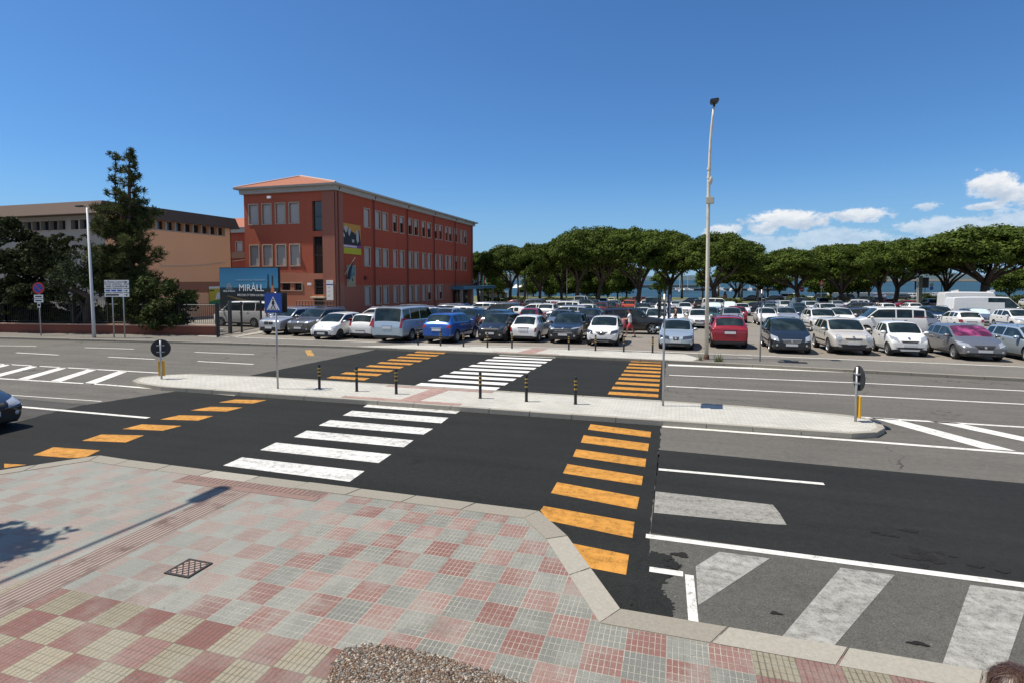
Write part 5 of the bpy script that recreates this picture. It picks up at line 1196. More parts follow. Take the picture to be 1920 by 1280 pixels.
    bv = BVHTree.FromBMesh(bm)
    parts = []   # (name, mesh, material key, parent index or None, label)
    # glass panels: inset leaves the pillars, the pane sits slightly deeper
    for gi, (nm, th) in {1: ('windscreen', .05), 2: ('rear_window', .055), 3: ('side_window', .038), 4: ('side_window', .038), 5: ('side_window', .038), 6: ('side_window', .038), 7: ('side_window', .045), 8: ('side_window', .045)}.items():
        fs = [f for f in bm.faces if f.material_index == gi]
        if not fs: continue
        if gi == 2 and kind in ('van', 'combi', 'camper', 'bigvan'): th = .03
        bmesh.ops.inset_region(bm, faces=fs, thickness=th, depth=-.006, use_even_offset=True, use_boundary=True)
        fs = [f for f in fs if f.is_valid]
        vm = {}; vs = []; ff = []
        for f in fs:
            q = []
            for v in f.verts:
                if v not in vm: vm[v] = len(vs); vs.append(tuple(v.co-f.normal*.004))
                q.append(vm[v])
            ff.append(q)
        gm = bpy.data.meshes.new(nm); gm.from_pydata(vs, [], ff); gm.polygons.foreach_set('use_smooth', [True]*len(ff))
        mk = M_CGLASS
        if gi > 4 and style.get('tint'): mk = M_CGLASSB
        if gi == 1 and style.get('shade') == 'pink': mk = M_PINKSH
        gm.materials.append(mk); parts.append([nm, gm, None, None])
        bmesh.ops.delete(bm, geom=fs, context='FACES')
    for f in bm.faces:
        mi = f.material_index; nm = names[mi] if mi < len(names) else ''
        f.material_index = 2 if nm.startswith('wheel_well') else (1 if mi == 9 else 0); f.smooth = True
    clad = style.get('clad')
    if clad:
        for f in bm.faces:
            if f.material_index == 0 and f.calc_center_median().z < clr+.17: f.material_index = 1
    bmsh = bpy.data.meshes.new('body'); bm.to_mesh(bmsh); bm.free()
    bmsh.set_sharp_from_angle(angle=R(40))
    for mm in (PT['white'], M_TRIM, M_WELL): bmsh.materials.append(mm)
    def cast(x, z, end):
        h = bv.ray_cast(Vector((x, end*(L), z)), Vector((0, -end, 0)))
        return h[0], h[1]
    def patch(nm, quad, end, mk, off=.008, nx=8, nz=4, parent=None, side=None):
        """part lying on the front (end=-1) or rear (end=1) skin: corners (x, z) BL, BR, TR, TL"""
        vs = []; ok = True
        for j in range(nz+1):
            for i in range(nx+1):
                s, t = i/nx, j/nz
                x = (quad[0][0]*(1-s)+quad[1][0]*s)*(1-t)+(quad[3][0]*(1-s)+quad[2][0]*s)*t; z = (quad[0][1]*(1-s)+quad[1][1]*s)*(1-t)+(quad[3][1]*(1-s)+quad[2][1]*s)*t
                if side is None: c, nn = cast(x, z, end)
                else:
                    h = bv.ray_cast(Vector((side*3, x, z)), Vector((-side, 0, 0))); c, nn = h[0], h[1]
                if c is None: c = Vector((x, end*L/2*.97, z)) if side is None else Vector((side*hw*.9, x, z)); nn = Vector((0, end, 0)) if side is None else Vector((side, 0, 0))
                if nn.dot(Vector((0, end, 0)) if side is None else Vector((side, 0, 0))) < 0: nn = -nn
                vs.append(tuple(c+nn*off))
        fs = [(j*(nx+1)+i, j*(nx+1)+i+1, (j+1)*(nx+1)+i+1, (j+1)*(nx+1)+i) for j in range(nz) for i in range(nx)]
        g = bpy.data.meshes.new(nm); g.from_pydata(vs, [], fs)
        b2 = bmesh.new(); b2.from_mesh(g); b2.normal_update(); ref = Vector((0, end, 0)) if side is None else Vector((side, 0, 0))
        if sum((f.normal.dot(ref) for f in b2.faces)) < 0: bmesh.ops.reverse_faces(b2, faces=b2.faces[:])
        # folded edge back to the body so that the part has thickness
        ex = bmesh.ops.extrude_edge_only(b2, edges=[e for e in b2.edges if e.is_boundary]); nv = [v for v in ex['geom'] if isinstance(v, bmesh.types.BMVert)]
        for v in nv: v.co -= ref*(off+.012)
        b2.to_mesh(g); b2.free(); g.polygons.foreach_set('use_smooth', [True]*len(g.polygons)); g.set_sharp_from_angle(angle=R(50))
        g.materials.append(mk); parts.append([nm, g, None, parent]); return len(parts)-1
    def disc(nm, x, z, r, end, mk, off=.012, parent=None, n=14, rz=None):
        rz = rz or r; c, nn = cast(x, z, end); vs = []
        if c is None: return
        vs.append(tuple(c+nn*(off+.012)))
        for k in range(n):
            a = 2*math.pi*k/n; c2, n2 = cast(x+r*math.cos(a), z+rz*math.sin(a), end)
            if c2 is None: c2, n2 = c, nn
            vs.append(tuple(c2+n2*off))
        g = bpy.data.meshes.new(nm); g.from_pydata(vs, [], [(0, 1+k, 1+(k+1) % n) for k in range(n)]); g.materials.append(mk); parts.append([nm, g, None, parent]); return len(parts)-1
    S = style; hd = M_HEADD if S.get('darkhead') else M_HEAD
    # headlights
    zh = S.get('zh', zhf-.10); hh = S.get('hh', .13); x0, x1 = S.get('hx', (.50, .93))
    for s in (-1, 1):
        if S.get('round'):
            disc('headlight', s*hw*.68, zh-.02, S.get('rr', .115), -1, hd, parent=None); 
            if S.get('fog', True): disc('fog_light', s*hw*.66, zh-.27, .055, -1, M_HEAD)
        else:
            up = S.get('hup', .06); q = [(s*hw*x0, zh-hh/2), (s*hw*x1, zh-hh/2+up), (s*hw*(x1+.015), zh+hh/2+up), (s*hw*(x0+.06), zh+hh/2)]
            patch('headlight', q if s > 0 else [q[1], q[0], q[3], q[2]], -1, hd, .010, 8, 4)
            if S.get('fogs', True): disc('fog_light', s*hw*.70, clr+.22, .05, -1, M_HEAD)
    for gq in S.get('grille', [[(-.40, zh-.07), (.40, zh-.07), (.46, zh+.05), (-.46, zh+.05)]]):
        gi = patch('grille', [(hw*x, z) for x, z in gq], -1, S.get('gm', M_TRIM), .007, 10, 3)
        if S.get('bars'):
            for k in range(S['bars']):
                t = (k+.5)/S['bars']; za = gq[0][1]*(1-t)+gq[3][1]*t; xa = abs(gq[0][0])*(1-t)+abs(gq[3][0])*t; patch('grille_bar', [(-hw*xa*.96, za-.014), (hw*xa*.96, za-.014), (hw*xa*.96, za+.014), (-hw*xa*.96, za+.014)], -1, M_CHROME, .014, 8, 1, gi)
    for gq in S.get('intake', [[(-.52, clr+.12), (.52, clr+.12), (.60, clr+.25), (-.60, clr+.25)]]): patch('lower_intake', [(hw*x, z) for x, z in gq], -1, M_TRIM, .007, 10, 3)
    if S.get('badge', True): disc('badge', 0, S.get('zb', zh+.0), .05, -1, M_CHROME, .02)
    zp = S.get('zp', clr+.26); patch('number_plate', [(-.25, zp-.055), (.25, zp-.055), (.25, zp+.055), (-.25, zp+.055)], -1, M_PLATE, .022, 2, 1)
    # rear
    ztl = S.get('zt', zt-.20); th_ = S.get('th', .20); tx = S.get('tx', (.64, .93))
    for s in (-1, 1):
        q = [(s*hw*tx[0], ztl-th_/2), (s*hw*tx[1], ztl-th_/2), (s*hw*tx[1], ztl+th_/2), (s*hw*(tx[0]+.06), ztl+th_/2)]
        patch('tail_light', q if s > 0 else [q[1], q[0], q[3], q[2]], 1, M_TAIL, .012, 6, 4)
    zr = S.get('zrp', zt-.36); pr_ = patch('number_plate', [(-.26, zr-.06), (.26, zr-.06), (.26, zr+.06), (-.26, zr+.06)], 1, M_PLATE, .022, 2, 1)
    patch('boot_handle', [(-.32, zr+.085), (.32, zr+.085), (.32, zr+.115), (-.32, zr+.115)], 1, M_CHROME if S.get('chr') else M_TRIM, .02, 4, 1)
    patch('rear_bumper_insert', [(-hw*.62, clr+.06), (hw*.62, clr+.06), (hw*.66, clr+.17), (-hw*.66, clr+.17)], 1, M_TRIM, .006, 8, 2)
    # doors, handles, mirrors
    yA, yB_, yR_ = -L/2+(fc+.03)*L, -L/2+fB*L, -L/2+min(fC+.02, wb-.0)*L
    zlo, zhi = clr+.12, zc-.05
    if kind not in ('camper',):
        for s in (-1, 1):
            ywf = -L/2+wf*L+wr+.10; ya = max(yA, ywf); ywb = -L/2+wb*L-wr-.09
            def dq(a, b): return [(a, zlo), (b, zlo), (b, zhi), (a-.03, zhi)]
            patch('door', dq(ya, min(yB_-.012, ywb)), 0, PT['white'], .004, 8, 5, None, s); di = len(parts)-1
            patch('door_handle', [(min(yB_, ywb)-.22, zhi-.10), (min(yB_, ywb)-.05, zhi-.10), (min(yB_, ywb)-.05, zhi-.065), (min(yB_, ywb)-.22, zhi-.065)], 0, M_CHROME if S.get('chr') else M_TRIM, .02, 3, 1, di, s)
            if kind not in ('retro', 'bug', 'smart', 'ka', 'bigvan') and ywb-yB_ > .3:
                patch('door', dq(yB_+.012, ywb), 0, PT['white'], .004, 8, 5, None, s); di = len(parts)-1
                patch('door_handle', [(ywb-.20, zhi-.10), (ywb-.04, zhi-.10), (ywb-.04, zhi-.065), (ywb-.20, zhi-.065)], 0, M_CHROME if S.get('chr') else M_TRIM, .02, 3, 1, di, s)
            if clad or S.get('strip'):
                zs_ = clr+.34; patch('side_moulding', [(ywf, zs_-.04), (ywb, zs_-.04), (ywb, zs_+.03), (ywf, zs_+.03)], 0, M_TRIM, .012, 8, 1, None, s)
            mb = MB(); ym = -L/2+(fc+.055)*L; zm = zc+.04; xm = s*(hw*.965)
            mb.ball((xm+s*.10, ym, zm), (.115, .075, .075), 10); mb.box(min(xm-s*.02, xm+s*.06), max(xm-s*.02, xm+s*.06), ym-.03, ym+.03, zm-.06, zm-.01); g = mb.mesh('wing_mirror'); g.polygons.foreach_set('use_smooth', [True]*len(g.polygons)); g.materials.append(M_TRIM if S.get('dmir') else PT['white']); parts.append(['wing_mirror', g, None, None])
    if S.get('rails'):
        for s in (-1, 1):
            mb = MB(); mb.tube([(s*hw*wroof*.93, -L/2+frf*L+.05, H-.07), (s*hw*wroof*.93, -L/2+frf*L+.2, H+.03), (s*hw*wroof*.93, -L/2+frr*L-.2, H+.02), (s*hw*wroof*.93, -L/2+frr*L-.02, H-.09)], .02, 5); g = mb.mesh('roof_rail'); g.materials.append(S['rails']); parts.append(['roof_rail', g, None, None])
    if not boxy:
        mb = MB(); mb.tube([(0, -L/2+(frr-.03)*L, H-.04), (0, -L/2+(frr-.0)*L, H+.10)], .008, 4); g = mb.mesh('aerial'); g.materials.append(M_TRIM); parts.append(['aerial', g, None, None])
    if kind == 'camper':
        mb = MB(); mb.box(hw*.96, hw*.985, -.2, 1.0, 1.55, 2.1); mb.box(hw*.96, hw*.985, 1.6, 2.6, 1.55, 2.1); mb.box(-hw*.985, -hw*.96, -.2, 1.0, 1.55, 2.1); g = mb.mesh('side_window'); g.materials.append(M_CGLASSB); parts.append(['side_window', g, None, None])
        mb = MB(); mb.prism([(-2.4, 2.9), (-1.8, 2.9), (-1.8, 3.02), (-2.3, 3.17)], -.3, .3, 'x'); mb.prism([(1.2, 2.9), (1.8, 2.9), (1.8, 3.02), (1.3, 3.17)], -.3, .3, 'x'); g = mb.mesh('roof_hatch'); g.materials.append(PT['white']); parts.append(['roof_hatch', g, None, None])
        mb = MB(); mb.box(hw*.95, hw*1.02, .3, 3.2, 2.55, 2.68); g = mb.mesh('awning'); g.materials.append(mat('grey_awning', (.35, .36, .37), .5)); parts.append(['awning', g, None, None])
    if kind == 'bigvan':
        for s in (-1, 1):
            patch('side_panel', [(-1.1, .95), (2.45, .95), (2.45, 1.95), (-1.1, 1.95)], 0, PT['white'], .008, 8, 4, None, s)
            patch('side_moulding', [(-1.1, .80), (1.0, .80), (1.0, .90), (-1.1, .90)], 0, M_TRIM, .014, 6, 1, None, s)
        patch('rear_door', [(-hw*.82, .6), (-.02, .6), (-.02, 2.2), (-hw*.82, 2.2)], 1, PT['white'], .006, 5, 6); patch('rear_door', [(.02, .6), (hw*.82, .6), (hw*.82, 2.2), (.02, 2.2)], 1, PT['white'], .006, 5, 6)
    # wheels
    wheels = []
    tm = MB(); tw = .20 if wr < .34 else .23
    tm.lathe([(wr*.62, -tw/2), (wr*.9, -tw/2-.004), (wr*.985, -tw/2+.02), (wr, -tw/4), (wr, tw/4), (wr*.985, tw/2-.02), (wr*.9, tw/2+.004), (wr*.62, tw/2)], 26, 0, 'x'); tme = tm.mesh('wheel'); tme.polygons.foreach_set('use_smooth', [True]*len(tme.polygons)); tme.materials.append(M_TYRE)
    rm = MB(); rm.lathe([(.001, tw/2-.05), (wr*.56, tw/2-.05), (wr*.66, tw/2-.004), (wr*.60, tw/2+.004), (wr*.56, tw/2-.03)], 24, 0, 'x'); rm.lathe([(.001, -tw/2+.05), (wr*.64, -tw/2+.03)], 20, 1, 'x')
    rm.lathe([(.001, tw/2+.004), (.06, tw/2), (.07, tw/2-.04)], 10, 0, 'x')
    nsp = S.get('spokes', 5)
    for k in range(nsp):
        a = 2*math.pi*k/nsp; ca, sa = math.cos(a), math.sin(a); w0, w1 = .045, .03
        p = [(.05*ca-w0*sa, .05*sa+w0*ca), (.05*ca+w0*sa, .05*sa-w0*ca), (wr*.58*ca+w1*sa, wr*.58*sa-w1*ca), (wr*.58*ca-w1*sa, wr*.58*sa+w1*ca)]; rm.prism(p, tw/2-.04, tw/2-.006, 'x')
    rme = rm.mesh('rim'); dk = S.get('drim')
    # disc behind the spokes is dark
    for pl in rme.polygons: pl.use_smooth = False
    for mm in ((M_RIMD if dk else M_RIM), M_WELL): rme.materials.append(mm)
    for i, pl in enumerate(rme.polygons):
        c = pl.center; r = math.hypot(c.y, c.z)
        if pl.index < 24: pl.material_index = 1
    for f in (wf, wb):
        for s in (-1, 1): wheels.append((tme, rme, (s*(hw-tw/2-.015), -L/2+f*L, wr), s))
    return dict(body=bmsh, parts=parts, wheels=wheels, L=L, W=Wd, H=H)
def Gq(a, z0, b, z1): return [(-a, z0), (a, z0), (b, z1), (-b, z1)]
STY = {
 'bmw': ('suv', dict(grille=[[(-.34, .66), (-.02, .66), (-.02, .90), (-.38, .90)], [(.02, .66), (.34, .66), (.38, .90), (.02, .90)]], intake=[Gq(.62, .30, .72, .50)], zh=.86, hh=.11, hx=(.52, .95), drim=1, rails=M_CHROME, badge=False, zp=.46, fogs=False)),
 'kuga': ('suv', dict(grille=[Gq(.44, .62, .52, .86)], bars=3, intake=[Gq(.50, .30, .58, .44)], zh=.84, hh=.12, rails=M_CHROME, clad=1, zp=.52, drim=1)),
 'ka': ('ka', dict(grille=[], intake=[[(-.46, .26), (.46, .26), (.60, .40), (-.60, .40)], [(-.60, .40), (.60, .40), (.52, .52), (-.52, .52)]], zh=.66, hh=.18, hx=(.60, .92), hup=.09, zp=.40, zb=.70, drim=1, spokes=7)),
 'punto': ('punto', dict(grille=[Gq(.3, .60, .34, .66)], zt=.98, th=.42, tx=(.72, .93), zrp=.40, strip=1)),
 'scudo': ('van', dict(zt=1.05, th=.52, tx=(.80, .95), zrp=.80, tint=1, strip=1, chr=1, rails=None)),
 'x': ('crossover', dict(grille=[Gq(.34, .70, .40, .76)], round=1, rr=.125, zh=.80, clad=1, intake=[Gq(.48, .32, .60, .50)], zt=.90, th=.16, tx=(.66, .92), chr=1, zrp=.72, zp=.54, zb=.80)),
 'panda': ('panda', dict(zh=.80, hh=.15, hx=(.60, .92), hup=.02, grille=[Gq(.44, .66, .48, .78)], intake=[Gq(.62, .30, .66, .44)], darkhead=1, dmir=1, zp=.50, clad=1, drim=1)),
 'retro': ('retro', dict(grille=[], round=1, rr=.11, zh=.70, intake=[Gq(.42, .28, .50, .40)], zt=.70, th=.22, tx=(.76, .90), zrp=.70, zp=.42, zb=.68)),
 'c3': ('crossover', dict(grille=[Gq(.52, .66, .56, .72), Gq(.60, .56, .62, .64)], bars=1, zh=.82, hh=.06, hx=(.5, .94), clad=1, intake=[Gq(.60, .34, .66, .52)], dmir=1, drim=1, zp=.50, tint=1, rails=M_TRIM)),
 'ypsilon': ('ypsilon', dict(grille=[[(-.10, .58), (.10, .58), (.42, .74), (-.42, .74)]], intake=[Gq(.52, .28, .66, .38)], darkhead=1, zh=.70, hh=.15, hx=(.52, .96), hup=.08, dmir=1, zp=.46, zb=.73, drim=1, spokes=7)),
 'cordoba': ('sedan', dict(grille=[[(-.13, .48), (.13, .48), (.19, .64), (-.19, .64)]], darkhead=1, zh=.60, hh=.13, hx=(.34, .95), hup=.05, intake=[Gq(.74, .25, .80, .36)], fogs=False, zp=.43, zb=.57, spokes=6)),
 'peugeot': ('crossover', dict(zt=.98, th=.10, tx=(.55, .95), zrp=.80, tint=1, clad=1, drim=1, rails=M_TRIM)),
 'merc': ('mpv', dict(grille=[Gq(.40, .50, .50, .68)], bars=3, zh=.66, hh=.20, hx=(.60, .95), hup=.10, intake=[Gq(.60, .26, .66, .36)], zp=.42, zb=.59, chr=1, strip=1)),
 'smart': ('smart', dict(grille=[Gq(.34, .62, .46, .70)], zh=.74, hh=.16, hx=(.52, .90), hup=.10, intake=[Gq(.55, .34, .72, .42)], zp=.50, zb=.80, fogs=False)),
 'baleno': ('baleno', dict(grille=[[(-.24, .48), (.24, .48), (.46, .66), (-.46, .66)]], zh=.64, hh=.15, hx=(.56, .95), hup=.10, intake=[Gq(.60, .26, .80, .36)], shade='pink', zp=.43, zb=.57)),
 'hatch': ('hatch', dict()), 'wagon': ('wagon', dict(rails=M_CHROME, chr=1)), 'suv': ('suv', dict(rails=M_CHROME, clad=1)), 'crossover': ('crossover', dict(clad=1)), 'boxsuv': ('boxsuv', dict(round=1, rr=.1, zh=.86, clad=1, grille=[Gq(.5, .80, .52, .94)], rails=M_TRIM, tint=1, fog=False)),
 'bug': ('bug', dict(round=1, rr=.14, grille=[], zh=.64, zt=.72, tx=(.7, .9))), 'combi': ('combi', dict(zt=1.0, th=.5, tx=(.82, .95), zrp=.75, strip=1)), 'bigvan': ('bigvan', dict(zt=1.1, th=.45, tx=(.84, .95), zrp=.75)), 'camper': ('camper', dict(zt=1.0, zrp=.7)), 'sedan': ('sedan', dict()), 'mpv': ('mpv', dict()), 'van': ('van', dict(zt=1.05, th=.5, tx=(.82, .95)))
}
CATS = dict(bmw='car', van='van', combi='van', bigvan='van', camper='motorhome', scudo='van')
NAMEOF = dict(scudo='parked_van', van='parked_van', combi='parked_van', bigvan='parked_van', camper='motorhome', bmw='parked_suv', kuga='parked_suv', suv='parked_suv', boxsuv='parked_suv')
def repaint(o, me, paint):
    for i, m in enumerate(me.materials):
        if m and m.name == 'paint_white': o.material_slots[i].link = 'OBJECT'; o.material_slots[i].material = PT[paint]
def make_car(style, paint, loc, rz, label, group='cars parked in the car park', name=None, roof=None, shade=None, tilt=0.0):
    if style not in PROTO: PROTO[style] = car_proto(*STY[style])
    p = PROTO[style]; name = name or NAMEOF.get(style, 'parked_car')
    t = empty(name, loc, rz); tag(t, label, CATS.get(style, 'car'), group)
    t.rotation_mode = 'XYZ'; 
    def put(nm, me, par):
        o = bpy.data.objects.new(nm, me); COL.objects.link(o); o.parent = par; repaint(o, me, paint); return o
    body = put('body', p['body'], t); made = []
    for (nm, me, _, par) in p['parts']:
        o = put(nm, me, made[par] if par is not None else t); made.append(o)
        if shade and nm == 'windscreen': o.material_slots[0].link = 'OBJECT'; o.material_slots[0].material = M_SHADE
    for (tm, rm, l, s) in p['wheels']:
        w = put('wheel', tm, t); w.location = l
        if s < 0: w.rotation_euler = (0, 0, math.pi)
        put('rim', rm, w)
    return t
